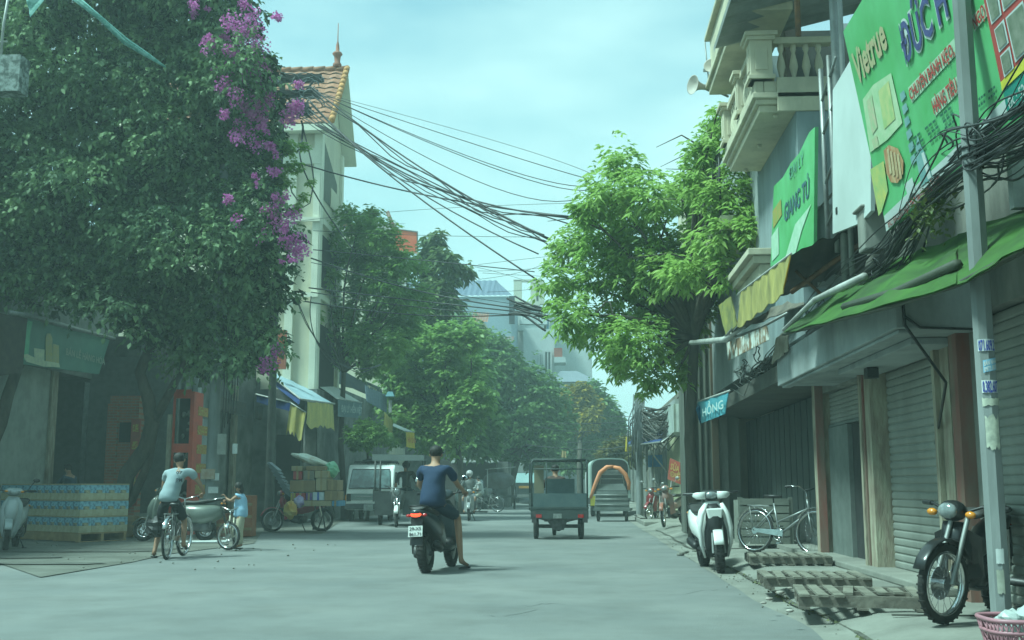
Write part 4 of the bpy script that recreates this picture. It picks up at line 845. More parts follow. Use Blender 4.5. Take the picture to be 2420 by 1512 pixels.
b = MB(); ya = AX(760, 400, -8.6).y; yb2 = AX(796, 400, -8.6).y; yb2 = min(yb2, y1 - .4)
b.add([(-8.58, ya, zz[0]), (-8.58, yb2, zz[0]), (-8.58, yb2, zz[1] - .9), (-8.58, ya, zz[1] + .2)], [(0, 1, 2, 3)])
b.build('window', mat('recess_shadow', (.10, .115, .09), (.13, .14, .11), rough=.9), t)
b = MB(); b.bb((-8.57, ya + .55 * (yb2 - ya), zz[0]), (-8.54, yb2, zz[1] - 1.3)); b.build('window_jamb', M_beige, t)
for zf in (3.9, 7.4, 10.0): b = MB(); b.bb((-8.599, y0 + .26, zf), (-8.46, y1 - .31, zf + .18)); b.bb((-10.4, y0 - .2, zf), (-8.5, y0 - .121, zf + .15)); b.build('ledge', M_beige2, t)
ya = y0 + .5; b = MB(); b.bb((-8.598, ya, 7.9), (-8.57, y1 - .6, 9.7)); b.build('window', M_dark, t); b = MB(); b.bb((-8.598, ya, 4.4), (-8.57, y1 - .6, 6.6)); b.build('window', M_dark, t)
b = MB(); b.bb((-8.59, y0 - .3, 0), (-8.4, y1 + .1, 4.3)); b.bb((-12, y0 - .32, 0), (-8.4, y0 - .16, 4.3)); b.build('shop_front', M_shopdk, t)
b = MB(); b.bb((-9.7, y0 - .36, 0), (-8.9, y0 - .325, 2.8)); b.build('doorway', M_dark, t)
b = MB(); b.tube([(-8.75, y0 - .42, 0), (-8.75, y0 - .42, 3.9)], .04); b.build('steel_post', M_steel, t)
# tiled roof: overlapping courses with rolls
def roof(par, x0, x1, ya, za, yb, zb_, m, nx=46, rows=10, th=.06, name='roof'):
    b = MB(); vs = []; fs = []; dy = yb - ya; dz = zb_ - za
    for r_ in range(rows):
        f0, f1 = r_ / rows, (r_ + 1.12) / rows; o = len(vs)
        for i in range(nx * 2 + 1):
            x = x0 + (x1 - x0) * i / (nx * 2); w = .035 * math.sin(i * math.pi / 2 + .3) 
            vs.append((x, ya + dy * f0, za + dz * f0 + th + w)); vs.append((x, ya + dy * min(f1, 1), za + dz * min(f1, 1) + w * .6))
        fs += [(o + 2 * i, o + 2 * i + 2, o + 2 * i + 3, o + 2 * i + 1) for i in range(nx * 2)]
    b.add(vs, fs, False); return b.build(name, m, par)
roof(t, -15, -8.15, NE.y, NE.z, AP.y, AP.z, M_rooft, 30, 11)
roof(t, -15, -8.15, FE.y, FE.z, AP.y, AP.z, M_rooft, 30, 11)
b = MB(); b.hexa([(-8.6, NE.y + .05, NE.z - .12), (-8.1, NE.y + .05, NE.z - .12), (-8.1, AP.y, AP.z - .14), (-8.6, AP.y, AP.z - .14)], [(-8.6, NE.y + .05, NE.z - .02), (-8.1, NE.y + .05, NE.z - .02), (-8.1, AP.y, AP.z - .03), (-8.6, AP.y, AP.z - .03)])
b.hexa([(-8.6, FE.y - .05, FE.z - .12), (-8.1, FE.y - .05, FE.z - .12), (-8.1, AP.y + .01, AP.z - .14), (-8.6, AP.y + .01, AP.z - .14)], [(-8.6, FE.y - .05, FE.z - .02), (-8.1, FE.y - .05, FE.z - .02), (-8.1, AP.y + .01, AP.z - .03), (-8.6, AP.y + .01, AP.z - .03)])
b.bb((-15, NE.y - .1, NE.z - .25), (-8.1, NE.y + .25, NE.z - .03)); b.build('eave', M_beige2, t)
b = MB(); d = AP - NE; n = 12
for i in range(n):
    p = NE + d * (i / n); q = NE + d * ((i + 1.15) / n); b.tube([p + Vector((-.03, 0, .10)), q + Vector((-.03, 0, .06))], [.12, .10], 8)
b.build('verge_tiles', mat('verge_orange', (.50, .24, .08), (.40, .20, .08), scale=4, rough=.8), t)
b = MB(); n = 16
for i in range(n): b.tube([(-8.1 - i * .42, AP.y, AP.z + .05), (-8.1 - (i + 1.1) * .42, AP.y, AP.z + .03)], [.12, .10], 8)
b.build('ridge_tiles', M_rooft, t)
b = MB(); f = AX(809, 160, -8.45); f = Vector((-8.5, AP.y, AP.z + .1)); b.lathe([(.16, 0), (.16, .12), (.10, .2), (.12, .42), (.19, .5), (.16, .56), (.07, .62), (.06, .85), (.02, 1.0), (.012, 1.7)], f, n=10); b.build('finial', mat('finial_red', (.30, .12, .08), rough=.8), t)
# ---- roof & red panel behind the left tree
t = thing('rooftop_house', 'distant house showing a dark gable above the left tree', 'house', (-12, 60, 0))
p = AY(935, 545, 60); q = AY(915, 500, 60); r_ = AY(855, 500, 60)
b = MB(); b.bb((-17, 60.2, 0), (p.x - .2, 66, p.z - .2)); b.build('wall', M_beige, t)
b = MB(); b.slab((r_.x - 2, 60, p.z - .6), (p.x, 60, p.z - .6), (q.x, 63, q.z), (r_.x - 2, 63, q.z), .1, (0, 0, 1)); b.build('roof', mat('slate_roof', (.09, .095, .085), (.13, .12, .10), rough=.8), t)
b = MB(); b.slab((r_.x - 2.2, 62, q.z - .3), (q.x - 1.5, 62, q.z - .3), (q.x - 1.5, 64, q.z + .15), (r_.x - 2.2, 64, q.z + .15), .1, (0, 0, 1)); b.build('tile_cap', M_rooft, t)
b = MB(); b.tube([(q.x - .0, 60.0, q.z), (p.x + .15, 60.0, p.z - .5)], .12); b.build('verge', M_redp, t)
t = thing('billboard', 'plain red rooftop billboard above the left trees', 'billboard', tuple(AY(960, 590, 56)))
A_, B_, C_, D_ = AY(932, 592, 56), AY(986, 600, 56), AY(986, 548, 56), AY(932, 540, 56)
b = MB(); b.slab(A_, B_, C_, D_, .15, (0, 1, 0)); b.build('panel', mat('billboard_red', (.60, .08, .035), (.62, .16, .06), scale=.5, rough=.5), t)
b = MB(); b.tube([A_, B_, C_, D_, A_], .05, 4); b.tube([A_ + Vector((.6, .2, 0)), Vector((A_.x + .6, 56.2, 8))], .1, 5); b.tube([A_ + Vector((-.9, .2, .6)), Vector((A_.x - .9, 56.2, 8))], .1, 5); b.build('frame', M_steel, t)
# ---- far blue-grey warehouse
t = thing('warehouse', 'far blue-grey house with ribbed metal roof above the street trees', 'building', (-8, 90, 0))
p0, p1, p2_, p3_ = AY(1070, 760, 85), AY(1208, 700, 85), AY(1172, 663, 88), AY(1070, 660, 88)
M_bw = mat('blue_wall', (.26, .34, .40), (.22, .30, .36), scale=.5, rough=.8)
b = MB(); b.bb((-16, 85, 0), (p1.x, 95, p1.z)); b.build('wall', M_bw, t)
b = MB(); vs = []; n = 50
for i in range(n + 1): x = -16 + (p1.x + .1 + 16) * i / n; s_ = .05 * (i % 2); vs += [(x, 84.9, p1.z + .05 + s_), (min(x, p2_.x), 88, p2_.z + s_)]
b.add(vs, [(2 * i, 2 * i + 2, 2 * i + 3, 2 * i + 1) for i in range(n)]); b.build('roof', mat('roof_blue', (.10, .14, .20), (.08, .11, .16), rough=.6), t)
b = MB(); a = AY(1203, 765, 84.5); c = AY(1216, 700, 84.5); b.bb((a.x, 84.3, a.z), (c.x, 84.7, c.z)); b.build('vertical_sign', mat('navy_sign', (.02, .03, .05), rough=.6), t)
# ---- far white house
t = thing('white_house', 'far pale blue-white house with balcony, terrace columns and blue windows', 'house', (-3, 97, 0))
M_wh = mat('white_wall', (.50, .54, .54), (.42, .46, .46), scale=.4, rough=.85, dirt=.12)
def far(px, py, Y=95): return AY(px, py, Y)
a = far(1212, 790); c = far(1275, 790); d_ = far(1300, 750); e = far(1400, 800)
b = MB(); b.bb((a.x - .5, 95.5, 0), (c.x, 106, far(0, 728).z)); b.bb((c.x - 1.4, 94, 0), (c.x + 1.3, 95.4, far(0, 788, 94).z)); b.bb((c.x, 95.6, 0), (d_.x + .3, 106, far(0, 745).z)); b.bb((d_.x + .31, 99, 0), (e.x, 110, far(0, 800, 99).z)); b.build('wall', M_wh, t)
b = MB()
for px in (1222, 1262, 1276): p = far(px, 700); b.bb((p.x - .35, 95.6, far(0, 728).z), (p.x + .35, 96.2, far(0, 672).z))
b.bb((a.x, 95.6, far(0, 674).z), (c.x, 96.3, far(0, 670).z)); b.bb((a.x, 95.3, far(0, 732).z), (c.x, 95.49, far(0, 722).z)); b.build('terrace_column', mat('cream_far', (.42, .42, .32), (.5, .5, .42), scale=.4, rough=.9), t)
b = MB(); b.bb((a.x + .6, 94.4, far(0, 778).z), (a.x + 3.0, 95.4, far(0, 768).z)); b.bb((a.x + .3, 94.5, far(0, 792).z), (a.x + 2.7, 95.4, far(0, 780).z))
for i in range(9): baluster(b, a.x + .8 + i * .27, 94.6, far(0, 767).z, .8, .12)
b.bb((a.x + .6, 94.45, far(0, 766).z + .8), (a.x + 3.0, 94.75, far(0, 766).z + .95)); b.build('balcony', M_wh, t)
b = MB(); b.bb((a.x + 2.9, 95.3, far(0, 790).z), (c.x - .3, 95.48, far(0, 735).z)); b.build('doorway', mat('olive_dark', (.10, .12, .08), rough=.9), t)
def fwin(px0, px1, py0, py1, Y, m, fr=M_wh):
    p = far(px0, py1, Y); q = far(px1, py0, Y); b = MB(); b.bb((p.x, Y - .06, p.z), (q.x, Y - .02, q.z)); w = b.build('window', m, t)
    b = MB(); b.bb((p.x - .15, Y - .12, p.z - .15), (p.x, Y, q.z + .15)); b.bb((q.x, Y - .12, p.z - .15), (q.x + .15, Y, q.z + .15)); b.bb((p.x, Y - .12, q.z), (q.x, Y, q.z + .15)); b.bb((p.x, Y - .12, p.z - .15), (q.x, Y, p.z)); xm = (p.x + q.x) / 2; b.bb((xm - .05, Y - .1, p.z), (xm + .05, Y - .061, q.z)); b.build('window_frame', fr, w)
M_bl = mat('blue_shutter', (.06, .26, .45), rough=.6); M_gl = mat('dark_glass', (.05, .07, .075), rough=.2)
fwin(1284, 1296, 753, 788, 95.5, M_bl); fwin(1276, 1281, 838, 875, 94, M_gl); fwin(1288, 1300, 832, 884, 93.9, M_gl)
b = MB(); p = far(1309, 843, 93); q = far(1328, 822, 93); b.bb((p.x, 93, p.z), (q.x, 95.4, q.z)); b.build('awning', mat('red_awning', (.34, .08, .06), rough=.8), t)
b = MB(); b.bb((p.x, 92.9, p.z - .5), (q.x + .3, 95.4, p.z - .01)); b.build('awning_edge', M_wh, t)
t = thing('small_house', 'far low house with grey hipped roof left of the big right-hand tree', 'house', (1, 84, 0))
p, q = AY(1322, 902, 84), AY(1400, 882, 84); b = MB(); b.bb((p.x, 84.5, 0), (q.x, 90, p.z)); b.build('wall', M_wh, t)
b = MB(); b.hexa([(p.x - .5, 84, p.z), (q.x + .5, 84, p.z), (q.x + .5, 90, p.z), (p.x - .5, 90, p.z)], [(p.x, 87, q.z + .5), (q.x - 1.2, 87, q.z + .5), (q.x - 1.2, 88, q.z + .5), (p.x, 88, q.z + .5)]); b.build('roof', mat('grey_roof', (.16, .19, .22), rough=.7), t)
for (px0, px1, py0, py1, Y, lbl) in ((1112, 1152, 728, 762, 78, 'small orange tiled roof in front of the blue-grey house'), (1164, 1212, 786, 808, 80, 'lower orange tiled roof below the navy vertical sign')):
    t = thing('tiled_house', lbl, 'house', tuple(AY(px0, py1, Y))); p, q = AY(px0, py1, Y), AY(px1, py0, Y)
    roof(t, p.x, q.x, Y, p.z, Y + 2, q.z, M_rooft, 12, 5); b = MB(); b.bb((p.x + .2, Y + .3, 0), (q.x - .2, Y + 4, p.z)); b.build('wall', M_beige, t)
# ---- right-hand side beyond the corrugated wall
t = thing('roadside_house', 'pale yellow roadside house with a corrugated box at the right kerb', 'house', (5, 40, .13))
b = MB(); b.bb((3.35, 33.0, .13), (9, 40, AX(1575, 1022, 3.3).z)); b.build('wall', mat('pale_yellow', (.46, .46, .28), (.36, .38, .24), scale=1, rough=.9, dirt=.3), t)
b = MB(); a = AY(1570, 1018, 36); c = AY(1618, 972, 36); corrug(b, (a.x, 32.6, 0), (a.x + 2, 32.6, 0), a.z - .2, c.z, .03, .2); b.bb((a.x, 32.63, a.z - .2), (a.x + 2, 36, c.z)); b.build('corrugated_box', mat('pale_corrugated', (.36, .42, .38), (.26, .30, .28), scale=2, rough=.7), t)
b = MB(); b.bb((3.0, 32.8, 3.55), (3.34, 39, 3.7)); b.build('ledge', M_greyp, t)
t = thing('shop_row', 'distant low shop fronts at the right kerb beyond the cable-wrapped pole', 'house', (6, 60, .13))
b = MB(); b.bb((3.9, 40.2, .13), (10, 90, 4.6)); b.build('wall', mat('far_wall', (.22, .20, .15), (.10, .10, .08), scale=.5, rough=.9), t)
for i in range(10): b = MB(); b.bb((3.8, 41 + i * 4.5, .2), (3.89, 43.5 + i * 4.5, 2.9)); b.build('shutter', M_shopdk, t)
t, P = awning('awning', 'dark blue awning beside the cable-wrapped pole', [(1478, 1052, 2.0), (1560, 1042, 2.6), (1575, 1020, 3.5), (1500, 1030, 3.3)], M_blue, 8, 4, .03, 3)
b = MB(); b.tube([AX(1480, 1054, 2.0), AX(1560, 1044, 2.6), AX(1612, 1008, 3.3)], .03); b.build('frame', M_steel, t)
t = thing('blue_sheet', 'square blue sheet hung behind the cable-wrapped pole', 'sheet', tuple(AY(1548, 1090, 41))); b = MB(); b.grid(AY(1528, 1104, 41), AY(1566, 1102, 41), AY(1564, 1074, 41), AY(1530, 1076, 41), 6, 5, lambda u, v: .05 * math.sin(u * 9), thick=.01); b.build('fabric', mat('blue_bright', (.03, .16, .34), rough=.7), t)
banner('banner', 'thin yellow strip hanging left of the dark blue awning', [(1476, 1066), (1483, 1068), (1484, 1032), (1479, 1032)], 0, b_, 0, rod=False, Y=40)
t = thing('tilted_sign', 'tilted red sign with yellow lettering propped against the yellow house', 'sign', tuple(AY(1600, 1115, 31)))
A_, B_, C_, D_ = AY(1577, 1132, 31), AY(1622, 1150, 31), AY(1624, 1100, 31), AY(1583, 1082, 31)
b = MB(); b.slab(A_, B_, C_, D_, .04, (0, 1, 0)); b.build('panel', mat('tilt_red', (.40, .05, .04), (.46, .14, .10), scale=3, rough=.6), t)
pl = Plane(A_, (0, 1, 0)); b = MB(); pl.text(b, 'SỬA XE', (1583, 1108), (1620, 1122), (1585, 1094), .02, .03); pl.text(b, 'ĐIỆN', (1582, 1124), (1618, 1138), (1583, 1112), .02, .03); b.build('lettering', mat('tilt_yellow', (.60, .42, .15), rough=.6), t)
b = MB(); b.tube([AY(1588, 1132, 31.1), AY(1582, 1170, 31.1)], .03); b.tube([AY(1618, 1148, 31.1), AY(1618, 1180, 31.1)], .03); b.build('leg', M_pvc, t)
# ---- poles on both sides
def pole(lbl, x, y, z, r0, r1, m=M_pole, arms=0, name='utility_pole'):
    t = thing(name, lbl, 'pole', (x, y, 0)); b = MB(); b.cyl((x, y, 0), (x, y, z), r0, r1, 12); b.build('shaft', m, t); return t
p = AY(497, 1200, 24.2)
tp = pole('thick weathered concrete pole with meter boxes behind the parked grey scooter', p.x, 24.2, 8.5, .145, .10)
b = MB(); q = AY(535, 1090, 24.0); b.box((q.x - .12, 24.0, 2.05), (.16, .14, .45)); b.build('meter_box', mat('meter_grey', (.28, .29, .26), rough=.7), tp)
b = MB(); q = AY(552, 1100, 23.9); b.box((q.x, 23.95, 1.95), (.10, .05, .22)); b.build('white_meter', M_pap, tp)
for (px0, px1, py0, py1, mi) in ((498, 522, 1165, 1150, 0), (505, 524, 1135, 1118, 0)):
    b = MB(); a, c = AY(px0, py0, 24.2), AY(px1, py1, 24.2); b.bb((a.x, 24.2 - .19, a.z), (c.x, 24.2 - .178, c.z)); b.build('notice', M_pap, tp)
b = MB(); a, c = AY(498, 1184, 24.2), AY(520, 1170, 24.2); b.bb((a.x, 24.2 - .185, a.z - .2), (c.x, 24.2 - .178, c.z - .2)); b.build('notice', M_papb, tp, label='blue notice')
b = MB(); a, c = AY(480, 1132, 24.1), AY(512, 1108, 24.1); b.bb((a.x, 23.95, a.z), (c.x, 24.0, c.z)); b.build('notice_board', mat('board_brown', (.26, .17, .12), (.34, .30, .24), scale=6, rough=.8), tp)
b = MB(); rr = random.Random(2)
for k in range(6): x = p.x + .25 + .06 * k; b.tube([(x, 24.0, 2.3 + .1 * k), (x + .02, 24.0, 3.4), (x - .05, 23.95, 5.0)], .012, 4)
b.build('down_cable', M_cab, tp)
# tall pole with cross arms carrying the cables (behind the climber)
UY = 28.0; UP = AY(706, 205, UY); ux = AY(664, 300, UY).x
tp = pole('tall utility pole with black cross arms and cable coils in front of the tiled roof', ux, UY, UP.z + .4, .11, .08, mat('pole_dark', (.10, .11, .10), (.06, .065, .06), scale=3, rough=.9))
b = MB()
for (py, w) in ((186, .8), (222, .7), (262, .5)):
    z = AY(700, py, UY).z; b.box((ux + .42, UY - .14, z), (w * 1.7, .09, .10)); b.box((ux + .42, UY + .14, z), (w * 1.7, .09, .10))
b.tube([(ux + .9, UY, AY(700, 186, UY).z), (ux, UY, AY(700, 290, UY).z)], .03); b.box((ux + .45, UY - .1, AY(700, 225, UY).z), (.12, .08, .95)); b.build('cross_arm', M_black, tp)
b = MB(); rr = random.Random(6)
for k in range(16):
    c = Vector((ux + rr.uniform(.2, 1.0), UY - .25, rr.uniform(AY(700, 270, UY).z, AY(700, 200, UY).z))); r_ = rr.uniform(.12, .35)
    b.tube([c + Vector((math.cos(a) * r_, rr.uniform(-.03, .03), math.sin(a) * r_ * .8)) for a in [j * .5 for j in range(rr.randrange(7, 14))]], .016, 4)
b.build('cable_coil', mat('coil_grey', (.13, .16, .17), (.06, .07, .07), rough=.6), tp)
b = MB(); z = AY(700, 262, UY).z; b.box((ux + .62, UY - .25, z - .05), (.34, .25, .3)); b.build('junction_box', M_black, tp)
b = MB()
zt = AY(712, 285, UY)
b.tube([zt, AY(716, 300, UY), AY(712, 345, UY), AY(700, 362, UY)], .03, 5); b.tube([zt, AY(735, 380, UY), AY(742, 430, UY), AY(732, 480, UY), AY(716, 490, UY), AY(690, 455, UY), AY(680, 420, UY)], .02, 5); b.build('hanging_loop', M_cab, tp)
# pole wrapped in cables at the right
q = AY(1512, 1215, 38)
tp = pole('pole smothered in hanging grey cables at the far right kerb', q.x, 38, AY(0, 935, 38).z, .13, .10)
rr = random.Random(14); b = MB()
for k in range(46):
    z1 = AY(0, rr.uniform(935, 975), 38).z; z0 = AY(0, rr.uniform(1000, 1120), 38).z; x = q.x + rr.gauss(0, .16); sp__ = rr.uniform(-.2, .5)
    b.tube([(q.x + rr.gauss(0, .08), 37.85, z1), (x + sp__ * .5, 37.8, (z1 + z0) / 2), (x + sp__ * .3, 37.82, z0)], .02, 4)
b.build('hanging_cables', mat('tangle_grey', (.17, .19, .19), (.08, .09, .09), scale=3, rough=.7), tp)
b = MB(); b.tube([(q.x + .2, 37.8, AY(0, 1040, 38).z), (q.x + .5, 37.8, AY(0, 1080, 38).z), (q.x + .9, 37.8, AY(0, 1115, 38).z), (q.x + 1.3, 37.8, AY(0, 1125, 38).z)], .025, 4); b.build('pale_cable', M_pvc, tp)
rr = random.Random(31); b = MB()
for k in range(70):
    a = AY(rr.uniform(1512, 1530), rr.uniform(960, 1040), 38); c = AY(rr.uniform(1585, 1640), rr.uniform(930, 1010), 34); m_ = a.lerp(c, .5) + Vector((0, 0, -rr.uniform(0, .9))); b.tube([a, m_, c], .022, 4)
tag(b.build('cable_bundle', mat('bundle_brown', (.05, .05, .045), (.09, .085, .075), rough=.7)), 'huge sagging cable bundle between the wrapped pole and the yellow house', 'cables')

# ---- frontage closing the bend of the street
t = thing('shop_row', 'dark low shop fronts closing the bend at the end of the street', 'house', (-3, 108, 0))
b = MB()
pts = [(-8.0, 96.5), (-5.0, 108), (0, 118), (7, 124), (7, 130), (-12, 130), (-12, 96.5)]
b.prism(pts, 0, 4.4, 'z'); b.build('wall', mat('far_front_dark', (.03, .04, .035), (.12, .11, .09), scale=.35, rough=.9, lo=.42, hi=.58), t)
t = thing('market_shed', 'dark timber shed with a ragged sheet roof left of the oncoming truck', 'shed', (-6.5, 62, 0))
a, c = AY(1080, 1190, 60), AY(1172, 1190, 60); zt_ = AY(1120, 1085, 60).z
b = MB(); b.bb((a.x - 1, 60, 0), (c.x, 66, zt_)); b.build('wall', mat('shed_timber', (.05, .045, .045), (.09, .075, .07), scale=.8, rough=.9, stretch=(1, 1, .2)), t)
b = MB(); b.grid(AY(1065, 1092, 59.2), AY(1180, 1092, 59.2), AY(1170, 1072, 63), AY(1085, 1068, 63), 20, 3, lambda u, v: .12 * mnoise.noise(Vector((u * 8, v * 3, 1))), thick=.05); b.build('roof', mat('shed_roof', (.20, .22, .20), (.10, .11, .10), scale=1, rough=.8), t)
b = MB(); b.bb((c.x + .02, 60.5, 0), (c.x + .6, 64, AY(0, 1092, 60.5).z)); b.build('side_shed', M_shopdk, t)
# ================================================================ TREES AND CLIMBERS
def leaf_mesh(name, P, D, S, L, W, tone, m, droop=.25, parent=None, fold=.25):
    # P base points, D unit directions, S unit side vectors, L lengths, W half widths (numpy)
    n = len(P); N = np.cross(D, S)
    v = np.empty((n, 4, 3)); L_ = L[:, None]; W_ = W[:, None]
    v[:, 0] = P; v[:, 1] = P + D * L_ * .5 + S * W_ - N * W_ * fold; v[:, 2] = P + D * L_ - np.array([0, 0, 1]) * (L_ * droop); v[:, 3] = P + D * L_ * .5 - S * W_ - N * W_ * fold
    v[:, 1, 2] -= L * droop * .3; v[:, 3, 2] -= L * droop * .3
    me = bpy.data.meshes.new(name); me.vertices.add(n * 4); me.vertices.foreach_set('co', v.reshape(-1))
    me.loops.add(n * 4); me.loops.foreach_set('vertex_index', np.arange(n * 4, dtype=np.int32))
    me.polygons.add(n); me.polygons.foreach_set('loop_start', np.arange(n, dtype=np.int32) * 4); me.polygons.foreach_set('loop_total', np.full(n, 4, dtype=np.int32))
    at = me.attributes.new('tone', 'FLOAT', 'FACE'); at.data.foreach_set('value', np.clip(tone, 0, 1).astype(np.float32))
    me.materials.append(m); me.update(calc_edges=True); me.validate()
    o = bpy.data.objects.new(name, me); COL.objects.link(o)
    if parent is not None:
        o.parent = parent; inv = Matrix.Translation(parent.location).inverted(); me.transform(inv)
    return o
def unit(a): return a / np.maximum(np.linalg.norm(a, axis=-1, keepdims=True), 1e-9)
def sprays(rs, cl, n, shell=.45, flat=1.0):
    cl = np.array(cl, float); vol = (cl[:, 3] * cl[:, 5]) ** 1.0; idx = rs.choice(len(cl), n, p=vol / vol.sum())
    u = unit(rs.normal(size=(n, 3))); r = rs.uniform(0, 1, n) ** shell
    r = r * (1 + .18 * rs.normal(size=n))
    return cl[idx, :3] + u * cl[idx, 3:6] * r[:, None], u, idx, r
def crown(name, cl, n, k, L, W, m, seed, parent, kind='palm', shell=.4, droop=.35, cltone=.35, spread=1.0):
    rs = np.random.RandomState(seed); P, U, idx, r = sprays(rs, cl, n, shell)
    ct = rs.uniform(0, 1, len(cl))
    ang = rs.uniform(0, 2 * np.pi, n)[:, None] + np.arange(k)[None, :] * (2 * np.pi / k) + rs.normal(0, .25, (n, k))
    if kind == 'palm':      # leaflets radiating and drooping from each shoot tip
        D = np.stack([np.cos(ang), np.sin(ang), rs.uniform(-.35, .25, (n, k))], -1)
        D = unit(D + .5 * U[:, None, :])
        off = rs.normal(0, L * .25 * spread, (n, k, 3))
    else:                   # leaves strung along an arching twig
        tw = unit(U * np.array([1, 1, .4]) + np.array([0, 0, .15]) + rs.normal(0, .35, (n, 3)))
        tt = np.linspace(0, 1, k)[None, :, None]
        off = tw[:, None, :] * tt * (L * k * .42 * spread) - np.array([0, 0, 1]) * tt ** 2 * (L * k * .18 * spread)
        D = unit(rs.normal(0, .6, (n, k, 3)) + tw[:, None, :] * .5 + np.array([0, -.1, -.35]))
    B = (P[:, None, :] + off).reshape(-1, 3); D = D.reshape(-1, 3)
    S = unit(np.cross(D, unit(np.array([0, 0, 1.0]) + rs.normal(0, .45, D.shape))))
    nn = len(B); LL = L * rs.uniform(.65, 1.3, nn); WW = W * rs.uniform(.7, 1.25, nn)
    tone = np.repeat(ct[idx] * cltone * 2, k) * .5 + rs.uniform(0, 1, nn) ** 2 * .5 + np.repeat(rs.uniform(-.15, .25, n), k)
    return leaf_mesh(name, B, D, S, LL, WW, tone, m, droop, parent)
def limbs(b, base, pts, r0, seed, sub=2):
    rr = random.Random(seed)
    for p in pts:
        p = Vector(p); a = Vector(base); d = p - a; L_ = d.length
        c = a + d * .45 + Vector((rr.uniform(-.1, .1) * L_, rr.uniform(-.1, .1) * L_, .10 * L_))
        path = [a.lerp(c, t * 2).lerp(c.lerp(p, t), t) if t < .5 else a.lerp(c, 1).lerp(c.lerp(p, t), t) for t in (0, .2, .4, .6, .8, 1)]
        b.tube(path, [r0 * (1 - .85 * i / 5) for i in range(6)], 6)
        for k in range(sub):
            q = path[3 + k % 2]; e = q + Vector((rr.gauss(0, .25), rr.gauss(0, .25), rr.uniform(0, .3))) * L_ * .5
            b.tube([q, q.lerp(e, .5) + Vector((0, 0, .05 * L_)), e], [r0 * .35, r0 * .2, r0 * .08], 5)
def tree(name, label, cat, Y, base_px, cl_px, n, k, L, W, m, seed, trunk_top, r0, kind='palm', zs=1.0, ys=1.0, group=None, lean=None, shell=.4, droop=.35, Mt=None, base=None, dY=1.0):
    rr = random.Random(seed); cl = []
    for c in cl_px:
        px, py, r = c[:3]; yy = (c[3] if len(c) > 3 else Y + rr.uniform(-dY, dY)); p = AY(px, py, yy); rad = r * yy / 2594; cl.append((p.x, p.y, p.z, rad, rad * ys * rr.uniform(.8, 1.2), rad * zs))
    b0 = Vector(base) if base else AY(base_px[0], base_px[1], Y); b0.z = 0; tt = AY(trunk_top[0], trunk_top[1], Y)
    t = thing(name, label, cat, tuple(b0), group=group)
    b = MB(); mid = b0.lerp(tt, .5) + Vector((rr.uniform(-.12, .12), 0, 0)); b.tube([b0, b0.lerp(mid, .3) + Vector((.02, 0, 0)), mid, tt], [r0 * 1.35, r0 * 1.05, r0 * .9, r0 * .75], 10)
    limbs(b, tt, [c[:3] for c in cl], r0 * .5, seed)
    b.build('trunk', Mt or M_bark, t)
    crown('crown', cl, n, k, L, W, m, seed, t, kind, shell, droop)
    return t
M_bark = mat('bark', (.10, .085, .065), (.05, .045, .035), scale=6, rough=.95, bump=.8, bscale=20, stretch=(1, 1, .3))
M_lf1 = mat('leaf_bright', (.15, .29, .06), (.22, .40, .08), scale=.9, rough=.5, trans=.5, rnd=(.40, .56, .16))
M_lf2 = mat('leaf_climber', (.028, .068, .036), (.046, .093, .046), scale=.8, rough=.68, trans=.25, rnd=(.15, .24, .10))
M_lf3 = mat('leaf_mid', (.10, .21, .055), (.15, .28, .07), scale=.6, rough=.5, trans=.45, rnd=(.30, .46, .13))
M_lf4 = mat('leaf_dark', (.06, .14, .045), (.09, .18, .055), scale=.4, rough=.55, trans=.4, rnd=(.19, .31, .10))
M_lf5 = mat('leaf_yellowed', (.10, .12, .02), (.20, .18, .03), scale=.5, rough=.55, trans=.3, rnd=(.42, .30, .03))
M_brt = mat('magenta_bract', (.42, .05, .30), (.55, .10, .42), scale=3, rough=.6, trans=.35, rnd=(.66, .22, .52))
# ---- big tree on the right kerb
tree('street_tree', 'large bright green tree with drooping leaves on the right kerb', 'tree', 22.0, (1640, 1275),
     [(1720, 330, 40, 18.5), (1695, 262, 26, 18.3), (1725, 300, 30, 18.4), (1660, 360, 45, 18.8), (1740, 400, 48, 18.4), (1700, 460, 55, 18.4), (1765, 470, 45, 18.2), (1640, 430, 50, 19), (1780, 540, 40, 18.0), (1730, 540, 55, 18.3), (1680, 560, 60, 18.8), (1720, 640, 50, 18.6), (1620, 640, 60, 19.5), (1470, 395, 62), (1440, 455, 75), (1345, 585, 55), (1325, 665, 60), (1350, 745, 60), (1420, 560, 85), (1530, 470, 80), (1610, 470, 60), (1660, 400, 50), (1690, 310, 42), (1700, 275, 28), (1715, 370, 45), (1750, 440, 55), (1690, 500, 65), (1520, 590, 90),
      (1620, 590, 80), (1715, 590, 70), (1440, 660, 85), (1550, 700, 95), (1640, 690, 70), (1420, 770, 75), (1500, 810, 85), (1590, 800, 75), (1460, 860, 45), (1530, 890, 45), (1600, 880, 42), (1560, 640, 60), (1770, 520, 45), (1480, 500, 60), (1380, 500, 40), (1620, 740, 60)],
     3300, 8, .165, .032, M_lf1, 3, (1640, 800), .13, zs=.92, ys=.9, shell=.42, droop=.45, base=(2.42, 22.4, 0))
